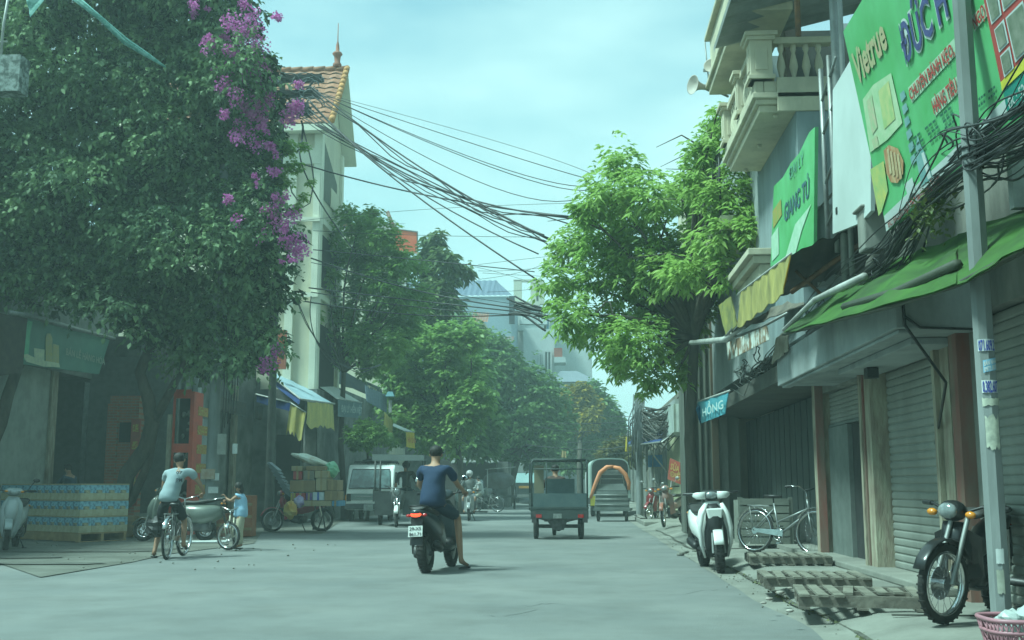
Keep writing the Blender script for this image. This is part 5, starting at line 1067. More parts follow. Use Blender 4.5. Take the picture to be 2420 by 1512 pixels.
# ---- flowering climber at the left: one huge curtain of shoots
t = thing('bougainvillea', 'huge dark bougainvillea curtain with magenta flowers over the left shop', 'climber', (-11.3, 25.5, 0))
rs = np.random.RandomState(5); cl = []
right = [(0, 605), (100, 632), (200, 655), (300, 662), (400, 662), (500, 675), (600, 705), (700, 700), (800, 665), (860, 620), (930, 570), (960, 540)]
bott = [(-150, 700), (60, 722), (270, 775), (400, 865), (520, 915), (600, 900), (700, 810)]
for gy in range(-60, 980, 46):
    for gx in range(-150, 740, 50):
        px, py = gx + rs.uniform(-18, 18), gy + rs.uniform(-16, 16); rad = rs.uniform(34, 62)
        if px + rad * .8 > np.interp(py, [a for a, _ in right], [c for _, c in right]): continue
        if py + rad * .7 > np.interp(px, [a for a, _ in bott], [c for _, c in bott]): continue
        Y = 23.6 + 1.1 * mnoise.noise(Vector((px * .006, py * .008, 2))) * 1.8 + .8 * max(0, (px - 450) / 250) + rs.uniform(-.3, .3)
        p = AY(px, py, Y); r_ = rad * Y / 2594; cl.append((p.x, p.y, p.z, r_, r_ * 1.0, r_ * .85))
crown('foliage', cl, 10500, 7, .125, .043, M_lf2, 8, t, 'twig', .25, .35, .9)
# inner leaves that close the mass; their darker colour paints the inner shade
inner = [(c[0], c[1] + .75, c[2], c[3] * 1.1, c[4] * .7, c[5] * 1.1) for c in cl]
crown('inner_foliage', inner, 5200, 6, .20, .095, mat('leaf_inner_shaded', (.02, .040, .018), (.03, .055, .02), scale=1, rough=.7, rnd=(.04, .07, .03)), 9, t, 'palm', .5, .3)
# flowers
fl = []
def clump(px, py, r, w, Y=24.0): p = AY(px, py, Y); rr_ = r * Y / 2594; fl.append((p.x, p.y, p.z, rr_, rr_, rr_, w))
for (px, py, r, w) in ((458, 12, 10, 1), (490, 110, 14, 1), (495, 95, 10, 1), (525, 200, 14, 1.4), (530, 268, 9, .8), (560, 55, 22, 2), (592, 70, 22, 3), (570, 90, 20, 2), (610, 110, 18, 2), (600, 150, 22, 4), (615, 180, 20, 5), (590, 175, 18, 4), (630, 205, 16, 3), (585, 245, 20, 3), (595, 265, 16, 2), (632, 245, 14, 2), (560, 230, 16, 1.5), (620, 285, 12, 1), (575, 310, 18, 1.6), (560, 330, 14, 1), (655, 40, 8, 1.3), (540, 120, 10, 1), (600, 30, 14, 1),
                       (695, 262, 14, 2.4), (705, 250, 10, 2), (680, 285, 12, 1.5), (705, 200, 7, .8), (540, 470, 8, .8), (560, 520, 10, .5), (650, 500, 16, 1.6), (665, 530, 18, 1.6), (690, 510, 14, 1.3), (700, 570, 16, 1.8), (712, 590, 14, 2), (695, 600, 14, 1.6), (680, 575, 12, .9), (635, 545, 14, .8), (605, 340, 16, .8), (615, 560, 12, .4), (655, 470, 10, .8), (640, 850, 16, 1.0), (655, 830, 12, .9), (625, 870, 10, .7), (535, 50, 12, .8), (575, 10, 10, .8), (610, 220, 18, 1.5)):
    q = 24.3 if px > 560 else 23.4
    clump(px, py, r * 1.5, w, q - 1.0)
for _k in range(90):
    f_ = rs.uniform(0, 1); px_ = np.interp(f_, [0, .35, .6, 1], [500, 575, 640, 705]) + rs.normal(0, 26); py_ = np.interp(f_, [0, .35, .6, 1], [20, 190, 330, 600]) + rs.normal(0, 30)
    if px_ < np.interp(py_, [a for a, _ in right], [c for _, c in right]) + 8: clump(px_, py_, rs.uniform(5, 10), .22, 23.1)
fa = np.array(fl); n = 7000; w = fa[:, 6] ** .75; idx = rs.choice(len(fa), n, p=w / w.sum()); u = unit(rs.normal(size=(n, 3))); P = fa[idx, :3] + u * fa[idx, 3:6] * (rs.uniform(0, 1, n) ** .5)[:, None] * 1.15
D = unit(rs.normal(size=(n, 3)) + np.array([0, -.3, .1])); S = unit(np.cross(D, rs.normal(size=(n, 3))))
leaf_mesh('flowers', P, D, S, .060 * rs.uniform(.7, 1.3, n), .028 * rs.uniform(.7, 1.3, n), rs.uniform(0, 1, n), M_brt, .1, t)
b = MB(); rr = random.Random(9)
tb = AZ(262, 1256, .02); pts = [Vector((tb.x, 25.5, 0)), AY(285, 1190, 25.5), AY(300, 1120, 25.5), AY(345, 1060, 25.4), AY(360, 1000, 25.3), AY(350, 940, 25.1), AY(330, 880, 25.0), AY(380, 760, 24.8)]
b.tube(pts, [.24, .21, .19, .19, .17, .15, .13, .1], 10)
b.tube([pts[4], AY(400, 930, 25), AY(430, 870, 24.8), AY(500, 760, 24.6)], [.12, .1, .08, .05], 8)
b.tube([Vector((tb.x + .25, 25.6, 0)), AY(312, 1180, 25.6), AY(352, 1090, 25.5), AY(366, 1010, 25.4)], [.12, .11, .1, .09], 8)
b.tube([AY(-60, 1130, 23.5), AY(0, 1000, 23.6), AY(20, 930, 23.8), AY(45, 860, 24.2), AY(60, 780, 24.5)], [.2, .16, .13, .12, .1], 8)
b.build('trunk', M_bark, t); b = MB()
for k in range(40):
    a = Vector(cl[rr.randrange(len(cl))][:3]) + Vector((0, .5, 0)); c = a + Vector((rr.uniform(-1.2, 1.2), rr.uniform(-.3, .3), rr.uniform(-1, .5))); b.tube([a, a.lerp(c, .5) + Vector((0, 0, .25)), c], .014, 4)
b.build('stems', M_bark, t)['kind'] = 'stuff'
# green netting roll and concrete lump in the climber
t2 = thing('netting_roll', 'rolled green netting hanging diagonally in the upper left foliage', 'net', tuple(AY(190, 5, 20)))
b = MB()
for k in range(5):
    o = Vector((random.uniform(-.05, .05), random.uniform(-.05, .05), random.uniform(-.06, .06)))
    b.tube([AY(180, -8, 20.2) + o, AY(235, 40, 20.4) + o * .4, AY(300, 95, 20.8) + o * 1.2, AY(350, 130, 21) + o * .5, AY(392, 158, 21.2) + o * .3], [.035, .04, .03, .035, .01], 5)
b.build('net', mat('net_green', (.08, .24, .20), (.16, .34, .30), scale=12, rough=.7, lo=.45, hi=.55), t2)
b = MB(); b.grid(AY(62, 0, 20), AY(72, 42, 20), AY(110, -5, 20), AY(90, -25, 20), 4, 4, lambda u, v: .03 * math.sin(u * 9)); b.build('net_flap', MATS['net_green'], t2)
b = MB(); a, c = AY(-20, 215, 21), AY(49, 128, 21); b.bb((a.x, 21, a.z), (c.x, 21.4, c.z)); b.bb((a.x - 5, 21.1, a.z + .05), (a.x - .003, 21.3, a.z + .35)); o = b.build('concrete_stub', mat('mottled_concrete', (.26, .30, .28), (.08, .10, .09), scale=7, rough=.95, lo=.42, hi=.58)); tag(o, 'mottled concrete block at the upper left edge among the leaves', 'block')
b = MB(); b.tube([AY(2, 130, 21.1), AY(8, 60, 21.1), AY(22, -20, 21.1)], .03, 5); b.tube([AY(-5, 100, 21.1), AY(18, 98, 21.1)], .02, 4); tag(b.build('steel_rod', M_pvc), 'thin pale rod standing on the mottled concrete block', 'rod')
# ---- trees of the left row
tree('street_tree', 'mid green tree spreading before the beige gabled house', 'tree', 38, (815, 1175),
     [(770, 555, 40), (730, 560, 22), (820, 505, 26), (850, 530, 40), (880, 510, 26), (905, 560, 45), (940, 610, 40), (975, 630, 32), (800, 600, 42), (865, 610, 48), (905, 660, 48), (850, 670, 40), (780, 650, 26), (735, 745, 30), (760, 790, 28), (820, 740, 36), (700, 770, 20), (950, 700, 45), (890, 740, 45), (960, 770, 45), (850, 800, 48), (920, 820, 48), (800, 840, 26), (870, 860, 34), (990, 700, 34)],
     2300, 7, .21, .052, M_lf3, 11, (812, 880), .11, shell=.5, droop=.4, dY=1.3)
tree('street_tree', 'thin tree with large drooping leaves right of the red rooftop billboard', 'tree', 49, (1035, 1175),
     [(1028, 565, 20), (1012, 600, 26), (1050, 610, 26), (1070, 640, 20), (1015, 645, 26), (1100, 642, 16), (1040, 680, 30), (1010, 700, 30), (1060, 715, 28), (1020, 750, 32)],
     330, 8, .42, .10, mat('leaf_broad', (.04, .085, .03), (.06, .11, .04), scale=.6, rough=.5, trans=.3, rnd=(.16, .22, .07)), 12, (1030, 800), .10, droop=.55)
tree('street_tree', 'bushy yellow-green tree in the left row left of the oncoming rider', 'tree', 46, (1090, 1185),
     [(960, 830, 46), (1010, 810, 46), (1060, 800, 44), (1110, 800, 38), (930, 880, 40), (990, 890, 50), (1050, 880, 50), (1100, 880, 50), (1130, 930, 42), (1090, 960, 50), (1030, 960, 50), (970, 950, 46), (930, 950, 36), (1120, 990, 38), (1060, 1020, 48), (1000, 1020, 44), (950, 1010, 34), (1140, 960, 30)],
     2600, 7, .24, .07, M_lf3, 13, (1080, 1030), .14, shell=.5)
tree('street_tree', 'dark broad tree over the oncoming truck at the street end', 'tree', 66, (1200, 1180),
     [(1090, 760, 36), (1130, 790, 36), (1170, 810, 34), (1140, 840, 44), (1200, 850, 40), (1240, 880, 40), (1180, 900, 52), (1240, 930, 50), (1290, 920, 40), (1310, 960, 40), (1180, 970, 52), (1240, 1000, 52), (1300, 1010, 48), (1160, 1030, 40), (1220, 1045, 40), (1280, 1050, 38), (1200, 1085, 26), (1250, 1085, 26), (1300, 1085, 24), (1150, 1080, 24), (1330, 1000, 34), (1270, 960, 50)],
     2800, 6, .33, .10, M_lf4, 14, (1230, 1060), .2, shell=.5, group='dark trees closing the far street')
tree('street_tree', 'far tree with yellow-orange blossoms beside the grey hipped roof', 'tree', 76, (1370, 1170),
     [(1350, 935, 24), (1375, 930, 24), (1395, 960, 24), (1360, 960, 26), (1340, 985, 22), (1395, 990, 24), (1370, 1000, 24)],
     1150, 6, .34, .11, M_lf5, 15, (1370, 1040), .2, shell=.5)
tree('street_tree', 'tall dark tree at the street end right of the blossoming tree', 'tree', 79, (1420, 1170),
     [(1345, 985, 34), (1380, 975, 30), (1350, 1060, 34), (1400, 930, 28), (1425, 960, 28), (1400, 1000, 34), (1440, 1010, 28), (1350, 1030, 40), (1390, 1050, 38), (1430, 1050, 34), (1460, 1020, 20), (1470, 1060, 24), (1340, 1090, 24), (1385, 1095, 22), (1425, 1090, 22), (1320, 1060, 34), (1455, 985, 16)],
     3200, 6, .40, .12, M_lf4, 16, (1400, 1070), .2, shell=.5, group='dark trees closing the far street')
tree('street_tree', 'small far tree by the yellow strip at the right kerb', 'tree', 52, (1450, 1180),
     [(1450, 1060, 22), (1475, 1050, 20), (1430, 1075, 18), (1460, 1090, 22), (1500, 1075, 16)],
     520, 6, .24, .075, mat('leaf_mixed', (.06, .085, .03), (.14, .11, .04), scale=.8, rough=.6, trans=.3, rnd=(.2, .18, .05)), 17, (1452, 1110), .08)
tree('small_tree', 'small clipped bush-like tree under the narrow yellow banner', 'tree', 37, (868, 1180),
     [(835, 1030, 22), (860, 1010, 24), (885, 1015, 24), (905, 1030, 20), (870, 1035, 26), (925, 1045, 14), (840, 1050, 16)],
     620, 7, .12, .032, M_lf3, 18, (868, 1060), .05, shell=.5)
tree('street_tree', 'dense dark trees filling the gap behind the left-hand row', 'tree', 56, (1000, 1180),
     [(940, 800, 40), (1000, 780, 40), (1060, 820, 50), (1120, 860, 50), (960, 900, 50), (1030, 930, 60), (1110, 960, 60), (960, 1000, 50), (1040, 1020, 50), (1120, 1040, 44), (1160, 990, 40), (1160, 1050, 30), (920, 960, 40)],
     1500, 6, .38, .14, M_lf4, 19, (1040, 1060), .2, shell=.6)
cs = [AY(px, py, 25.6) for px, py in ((650, 345), (680, 350), (640, 390), (690, 395), (670, 430), (718, 345), (735, 430), (720, 465), (700, 490), (655, 470), (625, 370))]
crown('green_shoots', [(p.x, p.y, p.z, r_ * .0098, r_ * .0098, r_ * .008) for p, r_ in zip(cs, (26, 20, 28, 22, 20, 9, 9, 9, 11, 18, 20))], 460, 8, .11, .026, M_lf1, 20, bpy.data.objects['bougainvillea'], 'palm', .4, .3)
# ================================================================ TWO-WHEELERS, CARTS, VAN
M_seat = mat('seat_vinyl', (.02, .02, .02), (.035, .033, .03), scale=6, rough=.55)
M_redl = mat('red_lens', (.45, .01, .01), rough=.2, coat=.6); M_redlit = mat('red_lens_lit', (.6, .02, .01), rough=.3, emit=((1, .06, .02), 2.2))
M_clear = mat('clear_lens', (.30, .33, .33), (.16, .18, .18), scale=14, rough=.10, coat=.8, metal=.3); M_amber = mat('amber_lens', (.60, .22, .02), rough=.2, coat=.6)
M_eng = mat('engine_metal', (.12, .12, .12), (.05, .05, .05), scale=9, rough=.5, metal=.6)
M_plate = mat('plate_white', (.58, .60, .56), (.48, .50, .47), scale=9, rough=.5); M_plateink = mat('plate_ink', (.02, .02, .03), rough=.7)
M_mirror = mat('mirror_glass', (.5, .55, .55), rough=.08, metal=1)
def MBl(): return MB()
def wheel(par, y, r, w, spokes, m_rim, name='wheel', steer=0.0, disc=True, wire=False, x=0.0, z=None):
    T = Matrix.Translation((x, y, r if z is None else z)) @ Matrix.Rotation(steer, 4, 'Z')
    b = MB(); b.T = T; b.torus((0, 0, 0), r - w / 2, w / 2, (1, 0, 0), 30, 10, 1.0)
    for i in range(30):
        a = i * 2 * math.pi / 30; b.box((0, math.cos(a) * (r - .004), math.sin(a) * (r - .004)), (w * .75, .012, .012), Matrix.Rotation(a, 3, 'X'))
    hub = MB(); hub.T = T; hub.cyl((-w * .5, 0, 0), (w * .5, 0, 0), r * .16, n=12)
    if disc: hub.cyl((w * .35, 0, 0), (w * .42, 0, 0), r * .42, n=20)
    hub.torus((0, 0, 0), r - w * .98, .014, (1, 0, 0), 30, 6, 2.2)
    if wire:
        for i in range(24):
            a = i * 2 * math.pi / 24; c = (1 if i % 2 else -1) * w * .4
            hub.tube([(c, math.cos(a + .5) * r * .14, math.sin(a + .5) * r * .14), (0, math.cos(a) * (r - w), math.sin(a) * (r - w))], .0022, 3)
    else:
        for i in range(spokes):
            a = i * 2 * math.pi / spokes; e = Vector((0, math.cos(a), math.sin(a)))
            hub.tube([e * r * .12, e * (r - w)], [.03, .018], 5)
    wh = b.build(name, M_rubber, par, world=False); hub.build('rim', m_rim, wh, world=False); return wh
def mirror(par, x, y, z, s, m=M_black):
    b = MB(); b.tube([(x, y, z), (x + s * .06, y - .02, z + .12), (x + s * .10, y - .03, z + .17)], .007, 5); b.ell((x + s * .13, y - .03, z + .20), (.06, .018, .04), 10, 6); mm = b.build('mirror', m, par, world=False)
    b = MB(); b.ell((x + s * .13, y - .046, z + .20), (.05, .006, .032), 10, 6); b.build('mirror_glass', M_mirror, mm, world=False)
def plate(par, c, w, h, tilt, lines, m=M_plate):
    b = MB(); Rm = Matrix.Rotation(tilt, 4, 'X'); T = Matrix.Translation(c) @ Rm; b.T = T; b.box((0, 0, 0), (w, .008, h)); p = b.build('licence_plate', m, par, world=False)
    b = MB()
    n = len(lines)
    for i, st in enumerate(lines):
        zz_ = h / 2 - h * (i + 1) / n + h / n * .16; q = MB(); lettering(q, st, (0, -.0065, zz_), (1, 0, 0), (0, 0, 1), h / n * .62, w * .82, 'CENTER', bold=.02)
        b.add([T @ v for v in q.v], q.f)
    b.build('plate_characters', M_plateink, p, world=False)
def scooter(label, loc, rz, lean, body, body2=None, panel=None, seat=M_seat, cat='scooter', r=.25, w=.10, round_=False, lit=False, plate_lines=None, steer=0.0, mirrors=True, rim=None, group=None, wide=1.0, modern=False):
    body2 = body2 or body; panel = panel or M_black
    t = thing('scooter', label, cat, loc, rot=(0, lean, rz), group=group)
    yf, yr = .64, -.62; k = wide
    wheel(t, yf, r, w, 5, rim or M_steel, 'front_wheel', steer); wheel(t, yr, r, w + .01, 5, rim or M_steel, 'rear_wheel')
    b = MB()   # rear bodywork
    if round_:
        b.ly([(-1.0, 0, .62, .03, .04), (-.93, 0, .60, .12, .13), (-.78, 0, .56, .20 * k, .19), (-.55, 0, .53, .23 * k, .22), (-.3, 0, .55, .20 * k, .20), (-.12, 0, .55, .12, .18), (-.02, 0, .5, .09, .14)], 18, 2.2)
    else:
        b.ly([(-1.02, 0, .80, .04, .02), (-.96, 0, .78, .09, .05), (-.80, 0, .72, .14 * k, .10), (-.58, 0, .64, .165 * k, .14), (-.36, 0, .58, .17 * k, .16), (-.16, 0, .52, .15, .16), (-.05, 0, .45, .13, .13), (.0, 0, .40, .12, .10)], 16, 2.8)
    b.build('body', body, t, world=False)
    b = MB(); b.ly([(-.98, 0, .74, .05, .02), (-.8, 0, .66, .11, .04), (-.4, 0, .44, .15, .05), (-.1, 0, .34, .13, .04)], 12, 2.6); b.ly([(-.12, 0, .30, .15, .035), (.12, 0, .27, .16, .03), (.34, 0, .29, .15, .035)], 12, 3.2); b.ly([(.30, 0, .30, .14, .06), (.40, 0, .38, .13, .07)], 10, 3)
    b.build('floorboard', panel, t, world=False)
    b = MB(); b.ly([(-.92, 0, .83, .07, .015), (-.84, 0, .845, .12, .035), (-.6, 0, .80, .14, .045), (-.38, 0, .77, .135, .045), (-.2, 0, .78, .11, .045), (-.1, 0, .75, .06, .03)], 14, 2.6); b.build('seat', seat, t, world=False)
    b = MB()   # leg shield and nose
    b.lz([(.22, 0, .46, .10, .05), (.34, 0, .43, .15, .06), (.50, 0, .41, .19, .055), (.68, 0, .40, .20 * k, .05), (.82, 0, .38, .16 * k, .05), (.93, 0, .37, .09, .04)], 16, 2.4)
    b.build('leg_shield', body, t, world=False)
    b = MB(); b.lz([(.40, 0, .47, .07, .05), (.55, 0, .51, .10, .08), (.70, 0, .49, .12, .09), (.84, 0, .44, .10, .07), (.90, 0, .41, .06, .04)], 14, 2.3); b.build('front_panel', body2 if not modern else M_black, t, world=False)
    if modern:
        b = MB(); b.lz([(.20, 0, .47, .13, .03), (.36, 0, .50, .155, .04), (.54, 0, .50, .15, .04), (.66, 0, .50, .12, .05), (.74, 0, .52, .05, .03)], 16, 2.4); b.build('wheel_arch', M_black, t, world=False)
        for s_ in (-1, 1):
            b = MB(); b.tube([(s_ * .10, .50, .90), (s_ * .17, .51, .76), (s_ * .205, .50, .58), (s_ * .195, .47, .38), (s_ * .15, .42, .20)], [.035, .045, .042, .034, .02], 8, flat=.8); b.build('shield_strip', body, t, world=False)
        b = MB(); b.prism([(-.115, .84), (.115, .84), (.09, .70), (0, .64), (-.09, .70)], .50, .56, 'y'); b.build('nose_panel', body, t, world=False, bevel=.02)
    b = MB(); fs_ = []
    Tm = Matrix.Translation((0, yf, r)) @ Matrix.Rotation(steer, 4, 'Z'); b.T = Tm
    for i in range(9):
        a = R(25 + i * 14); rr_ = r + .035; fs_.append(((0, math.cos(a) * rr_, math.sin(a) * rr_), (.065, .012), 2.4, (1, 0, 0), (0, math.cos(a), math.sin(a))))
    b.loft(fs_, 12); b.build('front_mudguard', body, t, world=False)
    b = MB(); b.T = Tm
    for s_ in (-1, 1): b.cyl((s_ * .075, 0, 0), (s_ * .06, -.13, .42), .018, n=8)
    b.build('fork', M_steel, t, world=False)
    b = MB(); b.T = Matrix.Translation((0, .36, .98)) @ Matrix.Rotation(steer, 4, 'Z'); b.loft([((0, -.05, -.04), (.07, .05), 2.4, (1, 0, 0), (0, 1, 0)), ((0, 0, .02), (.16, .07), 2.6, (1, 0, 0), (0, 1, 0)), ((0, .0, .07), (.15, .06), 2.6, (1, 0, 0), (0, 1, 0)), ((0, -.02, .10), (.09, .03), 2.6, (1, 0, 0), (0, 1, 0))], 14)
    b.build('handlebar_cover', body if not modern else M_black, t, world=False)
    if modern:
        for s_ in (-1, 1): b = MB(); b.T = Matrix.Translation((0, .36, .98)) @ Matrix.Rotation(steer, 4, 'Z'); b.loft([((s_ * .08, .06, .03), (.03, .05), 2.6, (0, 1, 0), (0, 0, 1)), ((s_ * .20, .03, .03), (.025, .045), 2.6, (0, 1, 0), (0, 0, 1)), ((s_ * .25, 0, .04), (.01, .02), 2.6, (0, 1, 0), (0, 0, 1))], 12); b.build('handlebar_panel', body, t, world=False)
    Th = Matrix.Translation((0, .36, .98)) @ Matrix.Rotation(steer, 4, 'Z')
    b = MB(); b.T = Th; b.tube([(-.36, -.09, .06), (-.2, -.02, .05), (0, 0, .02), (.2, -.02, .05), (.36, -.09, .06)], .013, 6)
    for s_ in (-1, 1): b.cyl((s_ * .24, -.035, .055), (s_ * .36, -.09, .06), .020, n=8); b.tube([(s_ * .22, .02, .05), (s_ * .38, -.03, .05)], .006, 4)
    b.build('handlebar', M_black, t, world=False)
    b = MB(); b.T = Th; b.ell((0, .062, .03), (.085, .035, .05), 12, 8); b.build('headlight', M_clear, t, world=False)
    for s_ in (-1, 1): b = MB(); b.T = Th; b.ell((s_ * .13, .045, .04), (.035, .025, .02), 8, 6); b.build('turn_signal', M_amber if not modern else body, t, world=False)
    if mirrors:
        for s_ in (-1, 1): mirror(t, s_ * .21, .33, 1.03, s_)
    b = MB(); b.ell((0, -.99, .765), (.075, .03, .03), 12, 6) if not round_ else b.ell((0, -1.0, .66), (.05, .03, .035), 12, 6)
    b.build('tail_light', M_redlit if lit else M_redl, t, world=False)
    for s_ in (-1, 1): b = MB(); b.ell((s_ * .11, -.955, .755), (.035, .03, .022), 8, 6); b.build('rear_signal', M_amber if not lit else M_redl, t, world=False)
    b = MB(); b.slab((-.075, -.95, .72), (.075, -.95, .72), (.085, -1.02, .38), (-.085, -1.02, .38), .012, (0, 1, 0)); b.tube([(0, -.85, .62), (0, -.98, .6)], .03, 5); b.build('rear_mudguard', M_black, t, world=False)
    if plate_lines: plate(t, (0, -1.035, .555), .19, .14, R(-14), plate_lines)
    b = MB(); b.lathe([(.03, 0), (.055, .04), (.06, .3), (.045, .36), (.03, .40)], (.13, -.36, .30), Vector((.12, -1, .22)), n=12); b.tube([(.06, -.1, .25), (.12, -.3, .28)], .02); b.build('exhaust', M_black if not round_ else M_chrome, t, world=False)
    b = MB(); b.ly([(-.78, -.09, .28, .03, .07), (-.55, -.10, .28, .05, .10), (-.25, -.09, .29, .05, .09)], 10, 3); b.cyl((-.1, -.62, .25), (.1, -.62, .25), .03); b.tube([(-.13, -.72, .26), (-.12, -.80, .62)], .022); b.build('engine', M_eng, t, world=False)
    b = MB(); b.tube([(-.1, -.15, .22), (-.2, -.22, .0)], .012); b.tube([(-.24, -.23, .005), (-.16, -.21, .005)], .015); b.build('side_stand', M_black, t, world=False)
    b = MB(); b.tube([(-.12, -.62, .80), (-.13, -.88, .86), (-.08, -.98, .88), (.08, -.98, .88), (.13, -.88, .86), (.12, -.62, .80)], .011, 6); b.build('grab_rail', M_black if not round_ else M_chrome, t, world=False)
    return t
def motorbike(label, loc, rz, lean, body, cat='motorbike', steer=0.0, plate_lines=None, group=None, basket=False, rack=False, big=False, legsh=True, mirrors=True, low=0.0):
    t = thing('motorbike', label, cat, loc, rot=(0, lean, rz), group=group); r = .29
    wheel(t, .62, r, .065 if not big else .08, 5, M_chrome, 'front_wheel', steer, wire=True); wheel(t, -.62, r, .075 if not big else .09, 5, M_chrome, 'rear_wheel', wire=True)
    b = MB(); b.ly([(-.95, 0, .74, .04, .02), (-.8, 0, .70, .08, .06), (-.55, 0, .66, .10, .09), (-.3, 0, .58, .10, .11), (-.1, 0, .52, .08, .09), (.1, 0, .52, .05, .06), (.3, 0, .66, .05, .07)], 12, 2.4)
    if big: b.ly([(-.1, 0, .80, .08, .06), (.08, 0, .84, .13, .10), (.26, 0, .82, .12, .10), (.36, 0, .78, .06, .06)], 12, 2.3)
    b.build('body', body, t, world=False)
    b = MB(); b.ly([(-.88, 0, .80, .07, .02), (-.7, 0, .81, .115, .035), (-.4, 0, .78, .12, .035), (-.12, 0, .79, .10, .04), (-.04, 0, .76, .05, .02)], 12, 2.6); b.build('seat', M_seat, t, world=False)
    if legsh:
        b = MB()
        for s_ in (-1, 1): b.slab((s_ * .06, .34, .84 + low), (s_ * .17, .30, .78 + low), (s_ * .17, .22, .34), (s_ * .07, .30, .30), .02, (0, 1, 0))
        b.lz([(.60 + low, 0, .38, .05, .05), (.75 + low, 0, .40, .10, .06), (.88 + low, 0, .38, .09, .05)], 10, 2.3); b.build('leg_shield', body, t, world=False)
    b = MB(); b.ly([(-.25, 0, .32, .08, .08), (-.05, 0, .30, .11, .11), (.15, 0, .33, .10, .09), (.25, 0, .38, .06, .05)], 10, 3); b.ly([(.05, 0, .42, .06, .05), (.2, 0, .44, .06, .05)], 8, 4); b.tube([(-.62, -.05, .29), (-.1, -.05, .30)], [.035, .03], 6); b.build('engine', M_eng, t, world=False)
    b = MB(); b.lathe([(.02, 0), (.04, .05), (.045, .5), (.03, .6)], (.13, -.1, .25), Vector((.02, -1, .08)), n=10); b.tube([(.08, .15, .3), (.12, .05, .22), (.13, -.12, .25)], .016); b.build('exhaust', M_chrome, t, world=False)
    Tm = Matrix.Translation((0, .62, r)) @ Matrix.Rotation(steer, 4, 'Z')
    b = MB(); b.T = Tm
    for s_ in (-1, 1): b.cyl((s_ * .07, 0, 0), (s_ * .065, -.20, .50), .018, n=8)
    b.build('fork', M_steel if not big else M_chrome, t, world=False)
    b = MB(); b.T = Tm; fs_ = []
    for i in range(10):
        a = R(20 + i * 15); rr_ = r + .03; fs_.append(((0, math.cos(a) * rr_, math.sin(a) * rr_), (.05, .01), 2.4, (1, 0, 0), (0, math.cos(a), math.sin(a))))
    b.loft(fs_, 10); b.build('front_mudguard', body, t, world=False)
    Th = Matrix.Translation((0, .38, .92 + low)) @ Matrix.Rotation(steer, 4, 'Z')
    b = MB(); b.T = Th; b.tube([(-.34, -.12, .08), (-.2, -.03, .08), (-.05, 0, .02), (.05, 0, .02), (.2, -.03, .08), (.34, -.12, .08)], .012, 6)
    for s_ in (-1, 1): b.cyl((s_ * .23, -.05, .08), (s_ * .35, -.125, .08), .019, n=8)
    b.build('handlebar', M_black, t, world=False)
    b = MB(); b.T = Th; b.ell((0, .03, .04), (.11, .09, .08), 12, 8); b.build('headlight_cowl', body if not big else M_black, t, world=False)
    b = MB(); b.T = Th; b.ell((0, .095, .04), (.08, .04, .06), 12, 8); b.build('headlight', M_clear, t, world=False)
    for s_ in (-1, 1): b = MB(); b.T = Th; b.ell((s_ * .16, .05, .02), (.045, .03, .028), 8, 6); b.build('turn_signal', M_amber, t, world=False)
    if mirrors:
        for s_ in (-1, 1): mirror(t, s_ * .2, .34, 1.0, s_, M_steel)
    b = MB(); b.ell((0, -.96, .70), (.06, .03, .04), 10, 6); b.build('tail_light', M_redl, t, world=False)
    b = MB(); b.slab((-.06, -.88, .66), (.06, -.88, .66), (.06, -.98, .34), (-.06, -.98, .34), .012, (0, 1, 0)); b.build('rear_mudguard', M_black, t, world=False)
    if plate_lines: plate(t, (0, -.985, .50), .19, .14, R(-14), plate_lines)
    for s_ in (-1, 1): b = MB(); b.cyl((s_ * .12, -.60, .32), (s_ * .12, -.52, .66), .022, n=8); b.build('shock_absorber', M_chrome, t, world=False)
    b = MB(); b.tube([(-.1, -.1, .22), (-.2, -.18, 0)], .012); b.tube([(-.2, .1, .24), (.2, .1, .24)], .012); b.build('side_stand', M_black, t, world=False)
    if rack: b = MB(); b.tube([(-.12, -.5, .8), (-.13, -1.05, .86), (.13, -1.05, .86), (.12, -.5, .8)], .012); b.tube([(-.13, -.8, .86), (.13, -.8, .86)], .01); b.build('rear_rack', M_steel, t, world=False)
    if basket:
        b = MB()
        for i in range(7): z = .62 + i * .035; b.tube([(-.16, .50, z), (.16, .50, z), (.16, .74, z), (-.16, .74, z), (-.16, .50, z)], .004, 4)
        for i in range(9): x = -.16 + .04 * i; b.tube([(x, .5, .83), (x, .5, .62), (x, .74, .62), (x, .74, .83)], .003, 3)
        b.build('front_basket', M_steel, t, world=False)
    return t
